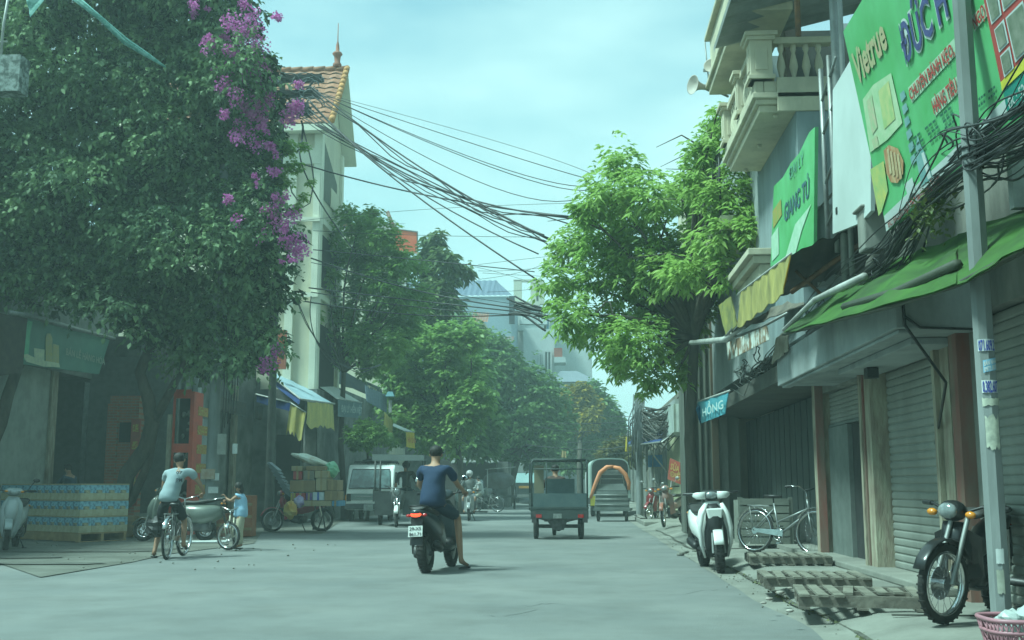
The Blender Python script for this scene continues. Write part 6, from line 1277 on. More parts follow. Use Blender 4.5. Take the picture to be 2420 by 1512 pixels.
def bicycle(label, loc, rz, lean, col, r=.33, child=False, steer=0.0, basket=False, guard=True, group=None):
    t = thing('bicycle', label, 'bicycle', loc, rot=(0, lean, rz), group=group); s = r / .33; wb = .52 * s
    for y, nm in ((wb, 'front_wheel'), (-wb, 'rear_wheel')): wheel(t, y, r, .038 * (1.2 if child else 1), 0, M_chrome, nm, steer if y > 0 else 0, disc=False, wire=True)
    b = MB(); bb = Vector((0, -.08 * s, .28 * s)); st = Vector((0, -.20 * s, .74 * s)); hd = Vector((0, .38 * s, .80 * s)); hl = Vector((0, .42 * s, .62 * s)); ra = Vector((0, -wb, r)); fa = Vector((0, wb, r))
    b.tube([bb, st], .015); b.tube([bb, hl], .018); b.tube([hl + Vector((0, -.02, .05)), bb + Vector((0, -.04, .18))], .014); b.tube([hl, hd], .018)
    for q in (-.05, .05): b.tube([bb, ra + Vector((q, 0, 0))], .010); b.tube([st + Vector((0, .01, -.08)), ra + Vector((q, 0, 0))], .009)
    b.build('frame', col, t, world=False)
    b = MB(); b.T = Matrix.Translation(fa) @ Matrix.Rotation(steer, 4, 'Z') @ Matrix.Translation(-fa)
    for q in (-.045, .045): b.tube([hl + Vector((q * .6, 0, 0)), fa + Vector((q, -.02, 0))], .010)
    b.build('fork', col, t, world=False)
    b = MB(); h2 = hd + Vector((0, -.02, .12 * s)); b.tube([hd, h2], .012); b.tube([h2 + Vector((-.27, -.18, .04)) * s + Vector((0, 0, 0)) if False else h2 + Vector((-.26 * s, -.17 * s, .04)), h2 + Vector((-.2 * s, .0, .06)), h2, h2 + Vector((.2 * s, 0, .06)), h2 + Vector((.26 * s, -.17 * s, .04))], .011)
    b.build('handlebar', M_chrome, t, world=False)
    for q in (-1, 1): b = MB(); b.cyl(h2 + Vector((q * .235 * s, -.08 * s, .05)), h2 + Vector((q * .262 * s, -.18 * s, .04)), .017, n=6); b.build('grip', M_black, t, world=False)
    b = MB(); b.tube([st, st + Vector((0, -.01, .08))], .012); b.ly([(st.y - .14, 0, st.z + .10, .075, .03), (st.y - .02, 0, st.z + .10, .06, .03), (st.y + .13, 0, st.z + .10, .02, .018)], 10, 2.2); b.build('saddle', M_black, t, world=False)
    b = MB(); b.torus((.03, bb.y, bb.z), .085 * s, .006, (1, 0, 0), 20, 5); b.tube([(.05, bb.y, bb.z), (.06, bb.y + .08, bb.z - .13)], .009); b.tube([(-.05, bb.y, bb.z), (-.06, bb.y - .08, bb.z + .13)], .009)
    b.box((.11, bb.y + .08, bb.z - .13), (.09, .06, .02)); b.box((-.11, bb.y - .08, bb.z + .13), (.09, .06, .02)); b.build('crank', M_chrome, t, world=False)
    if guard:
        b = MB(); b.slab((.045, bb.y + .09, bb.z + .07), (.045, -wb, r + .03), (.045, -wb, r - .02), (.045, bb.y + .09, bb.z - .03), .01, (1, 0, 0)); b.build('chain_guard', M_chrome, t, world=False)
    for y, a0 in ((wb, 30), (-wb, 20)):
        b = MB(); fs_ = []
        for i in range(10):
            a = R(a0 + i * 15) if y < 0 else R(a0 + i * 13); rr_ = r + .025; fs_.append(((0, y + math.cos(a) * rr_, r + math.sin(a) * rr_), (.028, .004), 2.2, (1, 0, 0), (0, math.cos(a), math.sin(a))))
        b.loft(fs_, 8); b.build('mudguard', M_chrome, t, world=False)
    b = MB(); b.tube([(-.06, -.25 * s, st.z - .04), (-.07, -.62 * s, st.z - .04), (.07, -.62 * s, st.z - .04), (.06, -.25 * s, st.z - .04)], .007); b.tube([(.06, -.6 * s, st.z - .04), (.05, -wb, r)], .006); b.tube([(-.06, -.6 * s, st.z - .04), (-.05, -wb, r)], .006); b.build('rear_carrier', M_steel, t, world=False)
    if basket:
        b = MB()
        for i in range(6): z = hd.z - .12 + i * .04; b.tube([(-.14, hd.y + .06, z), (.14, hd.y + .06, z), (.14, hd.y + .28, z), (-.14, hd.y + .28, z), (-.14, hd.y + .06, z)], .004, 4)
        for i in range(8): x = -.14 + .04 * i; b.tube([(x, hd.y + .06, hd.z + .08), (x, hd.y + .06, hd.z - .12), (x, hd.y + .28, hd.z - .12), (x, hd.y + .28, hd.z + .08)], .003, 3)
        b.build('basket', M_steel, t, world=False)
    return t
# ---------------------------------------------------------------- people
def skinned(verts, edges, sub=1):
    me = bpy.data.meshes.new('s'); me.from_pydata([v[0] for v in verts], edges, []); ob = bpy.data.objects.new('s', me); COL.objects.link(ob)
    md = ob.modifiers.new('sk', 'SKIN'); md.use_smooth_shade = True; md.branch_smoothing = .6
    sk = me.skin_vertices[0].data
    for i, v in enumerate(verts):
        r_ = v[1] if isinstance(v[1], tuple) else (v[1], v[1]); sk[i].radius = r_; sk[i].use_root = (i == 0)
    if sub: s2 = ob.modifiers.new('ss', 'SUBSURF'); s2.levels = sub; s2.render_levels = sub
    dg = bpy.context.evaluated_depsgraph_get(); m2 = bpy.data.meshes.new_from_object(ob.evaluated_get(dg))
    vs = [v.co.copy() for v in m2.vertices]; fs = [tuple(p.vertices) for p in m2.polygons]
    bpy.data.objects.remove(ob); bpy.data.meshes.remove(me); bpy.data.meshes.remove(m2)
    return vs, fs
M_skin = mat('skin', (.34, .19, .12), (.29, .16, .10), scale=6, rough=.6); M_hair = mat('hair', (.012, .011, .010), (.02, .018, .016), scale=20, rough=.7, stretch=(1, 1, .2))
M_sole = mat('sandal', (.02, .02, .02), rough=.8); M_eye = mat('eye_dark', (.01, .01, .01), rough=.3); M_lip = mat('lip', (.30, .11, .09), rough=.5)
def person(label, J, k=1.0, shirt=None, bottoms=None, bottom_to='knee', sleeve=.55, shirt_r=1.0, hair='short', grip=True, loc=(0, 0, 0), rz=0, hat=None, mask=None, shoes=None, face=(0, 1, 0), group=None, skin=None, skirt=0, long_sleeve=False):
    # J: joint positions in the person's own frame
    t = thing('person', label, 'person', loc, rz, group=group); J = {a: Vector(p) for a, p in J.items()}
    V = []; E = []; ix = {}
    def v(nm, co, r): ix[nm] = len(V); V.append((tuple(co), r)); return ix[nm]
    pel, che, nek, hd = J['pelvis'], J['chest'], J['neck'], J['head']
    v('pelvis', pel, (.125 * k, .15 * k)); v('waist', pel.lerp(che, .45), (.105 * k, .135 * k)); v('chest', che, (.12 * k, .16 * k)); v('upper', che.lerp(nek, .55), (.09 * k, .12 * k)); v('neck', nek, .055 * k)
    up = (hd - nek).normalized(); v('jaw', nek.lerp(hd, .55), (.062 * k, .062 * k)); v('skull', hd, (.088 * k, .080 * k)); v('crown', hd + up * .085 * k, (.060 * k, .058 * k))
    E += [(0, 1), (1, 2), (2, 3), (3, 4), (4, 5), (5, 6), (6, 7)]
    for s_ in 'lr':
        a = v('sh' + s_, J['sh' + s_], .058 * k); bq = v('ua' + s_, J['sh' + s_].lerp(J['el' + s_], .5), .048 * k); c = v('el' + s_, J['el' + s_], .038 * k); cq = v('fa' + s_, J['el' + s_].lerp(J['wr' + s_], .4), .036 * k); d = v('wr' + s_, J['wr' + s_], .024 * k)
        E += [(ix['upper'], a), (a, bq), (bq, c), (c, cq), (cq, d)]
        fd = (J['wr' + s_] - J['el' + s_]).normalized(); hn = Vector(J.get('hd' + s_, J['wr' + s_] + fd * .08)); pd = (hn - J['wr' + s_]).normalized()
        palm = v('pm' + s_, J['wr' + s_] + pd * .05 * k, (.030 * k, .022 * k)); E.append((d, palm)); side = pd.cross(Vector((0, 0, 1)));
        side = side.normalized() if side.length > .1 else Vector((1, 0, 0)); dn = side.cross(pd).normalized(); dn = dn if dn.z < 0 else -dn
        for i, ln in enumerate((.066, .075, .070, .055)):
            o = side * (i - 1.5) * .019 * k; base = J['wr' + s_] + pd * .082 * k + o
            f1 = v('f', base, .009 * k); f2 = v('f', base + (pd * .6 + dn * (.8 if grip else .25)).normalized() * ln * .55 * k, .0085 * k); f3 = v('f', base + (pd * .5 + dn * .8).normalized() * ln * .55 * k + (dn - pd * (.6 if grip else -.4)).normalized() * ln * .5 * k, .0075 * k)
            E += [(palm, f1), (f1, f2), (f2, f3)]
        inn = side * (-.034 if s_ == 'r' else .034) * k; th1 = v('t', J['wr' + s_] + pd * .045 * k + inn, .0105 * k); th2 = v('t', J['wr' + s_] + pd * .085 * k + inn * 1.2 + dn * .02 * k, .009 * k); E += [(palm, th1), (th1, th2)]
        h = v('hp' + s_, J['hp' + s_], .088 * k); th = v('th' + s_, J['hp' + s_].lerp(J['kn' + s_], .45), .075 * k); kn = v('kn' + s_, J['kn' + s_], .052 * k); cf = v('cf' + s_, J['kn' + s_].lerp(J['an' + s_], .35), .052 * k); an = v('an' + s_, J['an' + s_], .033 * k)
        toe = Vector(J.get('to' + s_, J['an' + s_] + Vector((0, .17, -.05)))); he = v('he' + s_, J['an' + s_] + Vector((0, -.01, -.035 * k)) - (toe - J['an' + s_]).normalized() * .02, .034 * k)
        bl = v('bl' + s_, J['an' + s_].lerp(toe, .7), (.036 * k, .026 * k)); tp = v('tp' + s_, toe, (.028 * k, .016 * k)); E += [(ix['pelvis'], h), (h, th), (th, kn), (kn, cf), (cf, an), (an, bl), (bl, tp), (an, he)]
    vs, fs = skinned(V, E); b = MB(); b.add(vs, fs, True)
    fdir = Vector(face).normalized(); sd = fdir.cross(up).normalized()
    b.ell(hd + fdir * .088 * k - up * .012 * k, (.012 * k, .016 * k, .022 * k), 6, 5)
    for q in (-1, 1): b.ell(hd + sd * q * .082 * k - up * .01 * k, (.012 * k, .02 * k, .03 * k), 6, 5)
    b.build('body', skin or M_skin, t, world=False)
    if not mask:
        b = MB()
        for q in (-1, 1): b.ell(hd + fdir * .080 * k + sd * q * .033 * k + up * .008 * k, (.012 * k, .006 * k, .007 * k), 6, 4)
        b.build('eye', M_eye, t, world=False)
        b = MB(); b.ell(hd + fdir * .080 * k - up * .05 * k, (.024 * k, .008 * k, .006 * k), 6, 4); b.build('mouth', M_lip, t, world=False)
    if hair:
        b = MB(); Tq = up.to_track_quat('Z', 'Y').to_matrix(); b.ell(hd + up * .038 * k - fdir * .018 * k, (.094 * k, .100 * k, .088 * k), 14, 10, Tq)
        if hair == 'long': b.ell(hd - fdir * .06 * k - up * .06 * k, (.07 * k, .045 * k, .12 * k), 10, 8, Tq)
        for i in range(26):
            a = random.uniform(0, 6.28); e = random.uniform(-.1, 1.2); dr = (sd * math.cos(a) + fdir * math.sin(a)) * math.cos(e) + up * math.sin(e)
            if dr.dot(fdir) > .45 and e < .6: continue
            b.tube([hd + up * .03 * k + dr * .085 * k, hd + up * .03 * k + dr * .108 * k - up * .01], [.012 * k, .004 * k], 4)
        b.build('hair', M_hair, t, world=False)
    if hat:
        b = MB(); Tq = up.to_track_quat('Z', 'Y').to_matrix(); b.ell(hd + up * .045 * k - fdir * .012 * k, (.118 * k, .128 * k, .110 * k), 16, 10, Tq); b.loft([(hd + fdir * .09 * k + up * .055 * k, (.085 * k, .012 * k), 2.4, sd, up), (hd + fdir * .17 * k + up * .04 * k, (.06 * k, .006 * k), 2.4, sd, up)], 10); b.build('helmet', hat, t, world=False)
    if mask: b = MB(); b.ell(hd + fdir * .035 * k - up * .045 * k, (.070 * k, .062 * k, .052 * k), 12, 8); b.build('face_mask', mask, t, world=False)
    if shirt:
        q = shirt_r; V2 = [(tuple(pel + Vector((0, 0, -.07 * k))), (.158 * k * q, .180 * k * q)), (tuple(pel + Vector((0, 0, .02))), (.156 * k * q, .178 * k * q)), (tuple(pel.lerp(che, .5)), (.145 * k * q, .168 * k * q)), (tuple(che), (.142 * k * q, .182 * k * q)), (tuple(che.lerp(nek, .6)), (.105 * k, .13 * k)), (tuple(nek.lerp(che, .06)), .070 * k)]; E2 = [(0, 1), (1, 2), (2, 3), (3, 4), (4, 5)]
        for s_ in 'lr':
            n0 = len(V2); V2.append((tuple(J['sh' + s_]), .074 * k)); m_ = J['sh' + s_].lerp(J['el' + s_], sleeve if not long_sleeve else .98); V2.append((tuple(J['sh' + s_].lerp(m_, .5)), .068 * k)); V2.append((tuple(m_), .066 * k if not long_sleeve else .052 * k)); E2 += [(4, n0), (n0, n0 + 1), (n0 + 1, n0 + 2)]
            if long_sleeve: V2.append((tuple(J['wr' + s_].lerp(J['el' + s_], .08)), .038 * k)); E2.append((n0 + 2, n0 + 3))
        vs, fs = skinned(V2, E2, 2); b = MB(); b.add([p + Vector((mnoise.noise(Vector((p.x * 7, p.y * 7, p.z * 16))) * .016, mnoise.noise(Vector((p.x * 7 + 5, p.y * 7, p.z * 16))) * .018, 0)) for p in vs], fs, True); b.build('shirt', shirt, t, world=False)
    if bottoms:
        V3 = [(tuple(pel), (.138 * k, .16 * k)), (tuple(pel + Vector((0, 0, .06))), (.13 * k, .15 * k))]; E3 = [(0, 1)]
        for s_ in 'lr':
            n0 = len(V3); V3 += [(tuple(J['hp' + s_]), .105 * k), (tuple(J['hp' + s_].lerp(J['kn' + s_], .5)), .094 * k), (tuple(J['hp' + s_].lerp(J['kn' + s_], .92)), .080 * k)]; E3 += [(0, n0), (n0, n0 + 1), (n0 + 1, n0 + 2)]
            if bottom_to == 'ankle': V3 += [(tuple(J['kn' + s_].lerp(J['an' + s_], .5)), .072 * k), (tuple(J['kn' + s_].lerp(J['an' + s_], .97)), .058 * k)]; E3 += [(n0 + 2, n0 + 3), (n0 + 3, n0 + 4)]
        vs, fs = skinned(V3, E3); b = MB(); b.add(vs, fs, True); b.build('trousers' if bottom_to == 'ankle' else 'shorts', bottoms, t, world=False)
    for s_ in 'lr':
        a = J['an' + s_]; toe = Vector(J.get('to' + s_, a + Vector((0, .17, -.05)))); d = (toe - a); d.z = 0; d = d.normalized() if d.length > .01 else Vector((0, 1, 0)); c = a.lerp(toe, .5); c.z = min(a.z, toe.z) - .008 - .022 * k
        c.z = toe.z - .028 * k; u = Vector((d.y, -d.x, 0)); b = MB(); pts_ = [(c + d * (.145 * k * math.cos(w_)) + u * (.048 * k * math.sin(w_) * (1.15 if math.cos(w_) > 0 else .9))) for w_ in [i * math.pi / 8 for i in range(16)]]
        b.add([p for p in pts_] + [p + Vector((0, 0, .018)) for p in pts_], [tuple(range(16))[::-1], tuple(range(16, 32))] + [(i, (i + 1) % 16, 16 + (i + 1) % 16, 16 + i) for i in range(16)]); b.tube([a.lerp(toe, .75) + u * .04 * k, a.lerp(toe, .7) + Vector((0, 0, .025)), a.lerp(toe, .75) - u * .04 * k], .008, 4)
        b.build('sandal' if not shoes else 'shoe', shoes or M_sole, t, world=False)
    return t
# ---------------------------------------------------------------- the rider in the middle of the road
def face_dir(deg): return R(deg)
M_scb = mat('scooter_dark', (.03, .045, .05), (.02, .03, .035), scale=4, rough=.35, coat=.5)
rp = AZ(1007, 1354, 0); hd_ = R(-9); fw = Vector((-math.sin(hd_), math.cos(hd_), 0)); cpos = rp + fw * .62
scooter('dark scooter with lit red tail light ridden by the man in navy', tuple(cpos), hd_, R(-3), M_scb, panel=M_black, lit=True, plate_lines=['29-X5', '861.71'], r=.26, w=.11, wide=1.0)
J = dict(pelvis=(0, -.36, .90), chest=(0, -.30, 1.22), neck=(.0, -.25, 1.43), head=(.0, -.21, 1.56), shl=(-.185, -.27, 1.37), shr=(.185, -.27, 1.37), ell=(-.27, -.08, 1.14), elr=(.28, -.06, 1.13), wrl=(-.29, .20, 1.06), wrr=(.29, .21, 1.06), hdl=(-.29, .30, 1.04), hdr=(.29, .30, 1.04),
         hpl=(-.11, -.30, .84), hpr=(.12, -.30, .84), knl=(-.20, .16, .74), knr=(.22, .12, .72), anl=(-.13, .14, .36), anr=(.30, .02, .12), tol=(-.13, .30, .33), tor=(.35, .20, .045))
M_navy = mat('navy_shirt', (.010, .026, .065), (.015, .034, .075), scale=3, rough=.85, bump=.3, bscale=12); M_shorts = mat('dark_shorts', (.015, .03, .05), (.02, .035, .055), scale=4, rough=.85)
person('man in navy T-shirt and dark shorts riding a dark scooter away, right foot out', J, 1.0, M_navy, M_shorts, loc=tuple(cpos), rz=hd_, sleeve=.7, shirt_r=1.22, hair='short')
# ---------------------------------------------------------------- white scooter on the right
M_whs = mat('scooter_white', (.70, .72, .68), (.62, .64, .61), scale=2, rough=.25, coat=.7, dirt=.05)
wp = AZ(1703, 1355, 0); hd_ = R(183); fw = Vector((-math.sin(hd_), math.cos(hd_), 0)); cpos = wp - fw * .64
scooter('white scooter with black trim parked facing the camera on the right kerb', tuple(cpos), hd_, R(3), M_whs, body2=M_whs, panel=M_black, rim=M_black, r=.262, w=.125, steer=R(-8), mirrors=False, modern=True, wide=1.15)
# ---------------------------------------------------------------- bicycle and crate on the right
rr_ = Vector((2.73, 17.05, .14)); fr_ = Vector((3.42, 16.35, .14)); d = fr_ - rr_; rz = math.atan2(-d.x, d.y)
bicycle('grey bicycle with shiny chain guard leaning behind the white scooter', tuple((rr_ + fr_) / 2), rz, R(-6), mat('bike_grey', (.22, .24, .24), (.32, .33, .32), scale=8, rough=.4, metal=.6))
t = thing('timber_crate', 'long low timber crate behind the bicycle at the dark shop', 'crate', (3.2, 18.2, .14)); a, c = AY(1750, 1300, 18.4), AY(1925, 1300, 18.4)
b = MB()
for i in range(6): b.bb((a.x, 18.38, .2 + i * .125), (XF - .1, 18.42, .2 + i * .125 + .105))
b.build('slat', mat('crate_grey', (.19, .20, .17), (.12, .13, .11), scale=3, rough=.9, bump=.3, stretch=(.3, 1, 1)), t)
b = MB(); b.bb((a.x + .02, 18.43, .2), (XF - .11, 19.2, .9)); b.bb((a.x - .02, 18.4, .14), (a.x + .06, 18.46, .95)); b.bb((XF - .1, 18.4, .14), (XF - .04, 18.46, .95)); b.build('box', MATS['crate_grey'], t)
# ---------------------------------------------------------------- timber pallets
M_wood4 = mat('pallet_top_lit', (.22, .21, .17), (.13, .12, .095), scale=6, rough=.9, bump=.4, dirt=.3)  # top boards lighter than the sides: the fall of light put into colour
def pallet(label, c, rz, L_=1.15, W_=1.0, n=7, broken=False, group='old timber pallets on the right pavement', m=M_wood, h=.115, seed=0):
    t = thing('pallet', label, 'pallet', tuple(c), rz, group=group); rr = random.Random(seed)
    for i in range(n):
        x = -L_ / 2 + L_ * (i + .5) / n; b = MB(); ang = rr.uniform(-.03, .03) * (3 if broken else 1); ln = W_ * (rr.uniform(.45, 1) if broken and i > 2 else 1)
        b.box((x, (W_ - ln) * .3, h - .01 + rr.uniform(0, .006)), (L_ / n * .62, ln, .02), ang); b.build('top_board', M_wood4, t, world=False)
    for y in (-W_ / 2 + .05, 0, W_ / 2 - .05):
        b = MB(); b.box((0, y, .065), (L_ * (.98 if not broken else .95), .05, .09)); b.build('bearer', m, t, world=False)
    for x in (-L_ / 2 + .07, 0, L_ / 2 - .07):
        b = MB(); b.box((x, 0, .01), (.09, W_, .018)); b.build('bottom_board', m, t, world=False)
    return t
M_wood3 = mat('pallet_wood_shaded', (.10, .09, .075), (.17, .155, .125), scale=4, rough=.9, bump=.5)  # bearers and bottom boards, their shade put into the darker colour
c1 = (AZ(1765, 1332, .14) + AZ(1940, 1335, .14)) / 2; pallet('farthest of the three timber pallets, beside the bicycle wheels', (c1.x + .1, c1.y + .3, .135), R(-4), 1.05, .85, 8, m=M_wood3, seed=1)
c2 = (AZ(1835, 1392, .14) + AZ(2060, 1392, .14)) / 2; pallet('middle one of the three timber pallets on the right pavement', (c2.x - .02, c2.y + .45, .135), R(-5), 1.05, .9, 8, m=M_wood3, seed=2)
c3 = (AZ(1935, 1440, .14) + AZ(2150, 1440, .14)) / 2; pallet('nearest timber pallet with loose broken boards, by the black motorbike wheel', (c3.x + .05, c3.y + .42, .135), R(-9), 1.05, .95, 8, True, m=M_wood3, seed=5)
b = MB(); rr = random.Random(3)
for k in range(9):
    p = AZ(rr.uniform(1800, 2080), rr.uniform(1325, 1445), .15); s_ = rr.uniform(.02, .05); b.ell((p.x, p.y, .155), (s_, s_ * .7, s_ * .4), 6, 4)
tag(b.build('litter', mat('litter', (.40, .38, .34), (.15, .12, .10), scale=20, rough=.8)), 'scraps of litter between the pallets', 'litter', kind='stuff')
# ---------------------------------------------------------------- black motorbike behind the pole
wp = AZ(2228, 1476, .13); cd = R(216); fw = Vector((math.sin(cd), math.cos(cd), 0)); rz = math.atan2(-fw.x, fw.y); cpos = wp - fw * .62; cpos.z = .135
motorbike('black motorbike with spoked chrome front wheel half hidden by the concrete pole', tuple(cpos), rz, R(-4), mat('gloss_black', (.012, .013, .014), (.02, .02, .02), rough=.3, coat=.4), steer=R(-16), big=False, mirrors=False, low=-.15)
# ---------------------------------------------------------------- pink basket with plastic bags
bp = AZ(2440, 1560, .14); t = thing('basket', 'pink perforated plastic basket at the lower right corner', 'basket', tuple(bp))
M_pink = mat('pink_plastic', (.36, .16, .19), (.30, .14, .17), scale=4, rough=.45)
w1, w0, h_ = .215, .17, AY(2372, 1460, bp.y).z - .14; b = MB()
def bring(z, w, r_): b.tube([(bp.x + w * 1.25 * math.copysign(abs(math.cos(a)) ** .6, math.cos(a)), bp.y + w * math.copysign(abs(math.sin(a)) ** .6, math.sin(a)), z) for a in [i * math.pi / 14 for i in range(29)]], r_, 6)
bring(.14 + h_, w1, .014); bring(.145, w0, .012); bring(.14 + h_ * .72, w0 + (w1 - w0) * .72, .012); bring(.14 + h_ * .18, w0 + (w1 - w0) * .2, .010)
for i in range(40):
    a = i * 2 * math.pi / 40
    for s_ in (-1, 1):
        p = []
        for q in range(4):
            f = q / 3; aa = a + s_ * f * .30; w = w0 + (w1 - w0) * f; p.append((bp.x + w * 1.25 * math.copysign(abs(math.cos(aa)) ** .6, math.cos(aa)), bp.y + w * math.copysign(abs(math.sin(aa)) ** .6, math.sin(aa)), .145 + h_ * f * .95))
        b.tube(p, .006, 4)
b.build('shell', M_pink, t)
b = MB(); b.tube([(bp.x - .1, bp.y - w1 * .98, .14 + h_), (bp.x - .07, bp.y - w1, .14 + h_ + .035), (bp.x + .03, bp.y - w1, .14 + h_ + .035), (bp.x + .07, bp.y - w1 * .98, .14 + h_)], .014); b.build('handle', M_pink, t)
b = MB()
M_bag = mat('thin_plastic', (.60, .66, .64), (.50, .56, .54), scale=9, rough=.25, trans=.4)
def bag(b, c, r_, sd, z=1.0):
    n, m = 12, 9; vs = []
    for j in range(m + 1):
        for i in range(n):
            ph = math.pi * j / m; th = 2 * math.pi * i / n; d = Vector((math.sin(ph) * math.cos(th), math.sin(ph) * math.sin(th), math.cos(ph) * z)); vs.append(Vector(c) + d * r_ * (1 + .35 * mnoise.noise(d * 2.5 + Vector((sd, 0, 0)))))
    b.add(vs, [(j * n + i, (j + 1) * n + i, (j + 1) * n + (i + 1) % n, j * n + (i + 1) % n) for j in range(m) for i in range(n)], False)
bag(b, (bp.x + .05, bp.y, .14 + h_ + .0), .12, 1, .8); bag(b, (bp.x - .09, bp.y + .03, .14 + h_ - .03), .09, 4, .8); tag(b.build('plastic_bag', M_bag), 'clear crumpled plastic bags inside the pink basket', 'bag')
# ---------------------------------------------------------------- cargo tricycle driving away
M_tdk = mat('trike_green_black', (.035, .055, .055), (.06, .08, .075), scale=3, rough=.6, dirt=.3); M_tgl = mat('trike_cloudy_sheet', (.16, .24, .25), (.11, .17, .18), scale=2, rough=.35)
gl = AZ(1272, 1273, 0); gr = AZ(1372, 1277, 0); tc = (gl + gr) / 2; tc.y += .15; rz = R(4); TW = 1.16
t = thing('cargo_tricycle', 'dark motor tricycle with open box body and roof bars driving away', 'tricycle', (tc.x, tc.y, 0), rz)
for s_ in (-1, 1): wheel(t, .30, .27, .11, 5, M_eng, 'rear_wheel', x=s_ * .49)
wheel(t, 2.1, .27, .09, 5, M_eng, 'front_wheel')
b = MB(); b.bb((-.62, -.15, .60), (.62, 1.25, .66)); b.bb((-.62, -.18, .44), (.62, -.13, .66)); b.bb((-.63, -.19, .655), (.63, -.15, .69)); b.build('deck', M_tdk, t, world=False)
b = MB(); b.bb((-.60, -.19, .36), (-.50, -.12, .60)); b.bb((.50, -.19, .36), (.60, -.12, .60)); b.prism([(-.5, .45), (-.25, .38), (-.12, .20), (.10, .20), (.16, .36), (.40, .42), (.5, .5), (.5, .58), (-.5, .58)], .0, .08, 'y'); b.cyl((-.49, .3, .27), (.49, .3, .27), .04); b.ell((0, .3, .26), (.1, .1, .1)); b.build('axle', M_eng, t, world=False)
for s_ in (-1, 1): b = MB(); b.slab((s_ * .60, -.1, .6), (s_ * .60, 1.2, .6), (s_ * .60, 1.2, .98), (s_ * .60, -.1, .98), .02, (s_, 0, 0)); b.build('side_wall', M_tdk, t, world=False)
b = MB(); b.slab((-.6, -.16, .69), (.6, -.16, .69), (.6, -.16, .98), (-.6, -.16, .98), .02, (0, 1, 0)); b.build('tailgate', mat('tailgate_teal', (.06, .10, .11), (.09, .13, .13), scale=3, rough=.5), t, world=False)
for x in (-.6, .6):
    for y in (-.15, 1.2): b = MB(); b.tube([(x, y, .66), (x, y, 1.62), (x * .95, y, 1.70)], .022); b.build('roof_post', M_tdk, t, world=False)
b = MB(); b.tube([(-.28, -.15, .98), (-.28, -.15, 1.66)], .015); b.build('roof_post', M_tdk, t, world=False)
b = MB(); b.tube([(-.57, -.15, 1.70), (.57, -.15, 1.70)], .024); b.tube([(-.57, 1.2, 1.70), (.57, 1.2, 1.70)], .024); b.tube([(-.60, -.15, 1.5), (.60, -.15, 1.5)], .014)
for x in (-.57, .57): b.tube([(x, -.15, 1.70), (x, 1.2, 1.70)], .022)
for i in range(6): x = -.45 + i * .18; b.tube([(x, -.15, 1.69), (x + .05, .5, 1.70), (x, 1.2, 1.70)], .015)
b.build('roof_frame', M_tdk, t, world=False)
b = MB(); b.bb((-.57, .3, 1.72), (.57, 1.15, 1.73)); b.build('roof_sheet', M_tgl, t, world=False)
b = MB(); b.slab((-.25, 1.16, .9), (.42, 1.16, .9), (.42, 1.16, 1.3), (-.25, 1.16, 1.3), .02, (0, 1, 0)); b.build('cab_sheet', M_tgl, t, world=False)
b = MB(); b.slab((-.50, 1.18, .95), (-.28, 1.18, .95), (-.28, 1.18, 1.6), (-.50, 1.18, 1.6), .02, (0, 1, 0)); b.build('tan_panel', mat('tan_panel', (.30, .27, .18), (.24, .22, .15), scale=3, rough=.7), t, world=False)
b = MB(); b.ly([(1.2, 0, .75, .2, .12), (1.5, 0, .72, .22, .12), (1.75, 0, .68, .12, .1)], 10, 3); b.build('driver_seat', M_seat, t, world=False)
b = MB(); b.tube([(-.38, 1.8, 1.05), (0, 1.95, 1.05), (.38, 1.8, 1.05)], .015); b.tube([(0, 1.95, 1.05), (0, 2.08, .3)], .03); b.build('handlebar', M_black, t, world=False)
for s_ in (-1, 1): b = MB(); b.box((s_ * .45, -.195, .50), (.12, .02, .07)); b.build('tail_light', M_redl, t, world=False)
b = MB(); b.box((-.05, -.195, .50), (.18, .015, .10)); b.build('number_plate', mat('plate_dull', (.16, .18, .17), (.28, .3, .28), scale=15, rough=.7), t, world=False)
J = dict(pelvis=(0, 1.45, .85), chest=(0, 1.5, 1.17), neck=(0, 1.55, 1.38), head=(0, 1.58, 1.51), shl=(-.18, 1.52, 1.31), shr=(.18, 1.52, 1.31), ell=(-.28, 1.68, 1.10), elr=(.28, 1.68, 1.10), wrl=(-.35, 1.80, 1.08), wrr=(.35, 1.80, 1.08), hpl=(-.1, 1.5, .80), hpr=(.1, 1.5, .80), knl=(-.2, 1.85, .78), knr=(.2, 1.85, .78), anl=(-.2, 1.85, .40), anr=(.2, 1.85, .40))
person('driver of the dark cargo tricycle seen from behind in a brown shirt', J, 1.0, mat('brown_shirt', (.09, .06, .05), (.07, .05, .045), rough=.9), M_shorts, 'ankle', loc=(tc.x, tc.y, 0), rz=rz, long_sleeve=True)
# ---------------------------------------------------------------- parked cargo tricycle facing the camera on the left
g = AZ(936, 1246, 0); rz = R(180 + 6); tc = Vector((g.x, g.y, 0)) - Vector((-math.sin(rz), math.cos(rz), 0)) * 1.85
t = thing('cargo_tricycle', 'parked motor tricycle with flat canopy facing the camera before the white van', 'tricycle', tuple(tc), rz)
M_tg = mat('trike_grey', (.035, .045, .045), (.07, .08, .08), scale=4, rough=.6, dirt=.2)
for s_ in (-1, 1): wheel(t, -.1, .29, .12, 5, M_eng, 'rear_wheel', x=s_ * .58)
wheel(t, 1.85, .28, .09, 5, M_chrome, 'front_wheel', R(6))
b = MB(); b.bb((-.70, -1.0, .70), (.70, 1.15, .78)); b.bb((-.72, 1.10, .70), (.72, 1.18, 1.0)); b.build('deck', M_tg, t, world=False)
for s_ in (-1, 1): b = MB(); b.slab((s_ * .70, -1, .78), (s_ * .70, 1.1, .78), (s_ * .70, 1.1, 1.05), (s_ * .70, -1, 1.05), .02, (s_, 0, 0)); b.build('side_wall', M_tg, t, world=False)
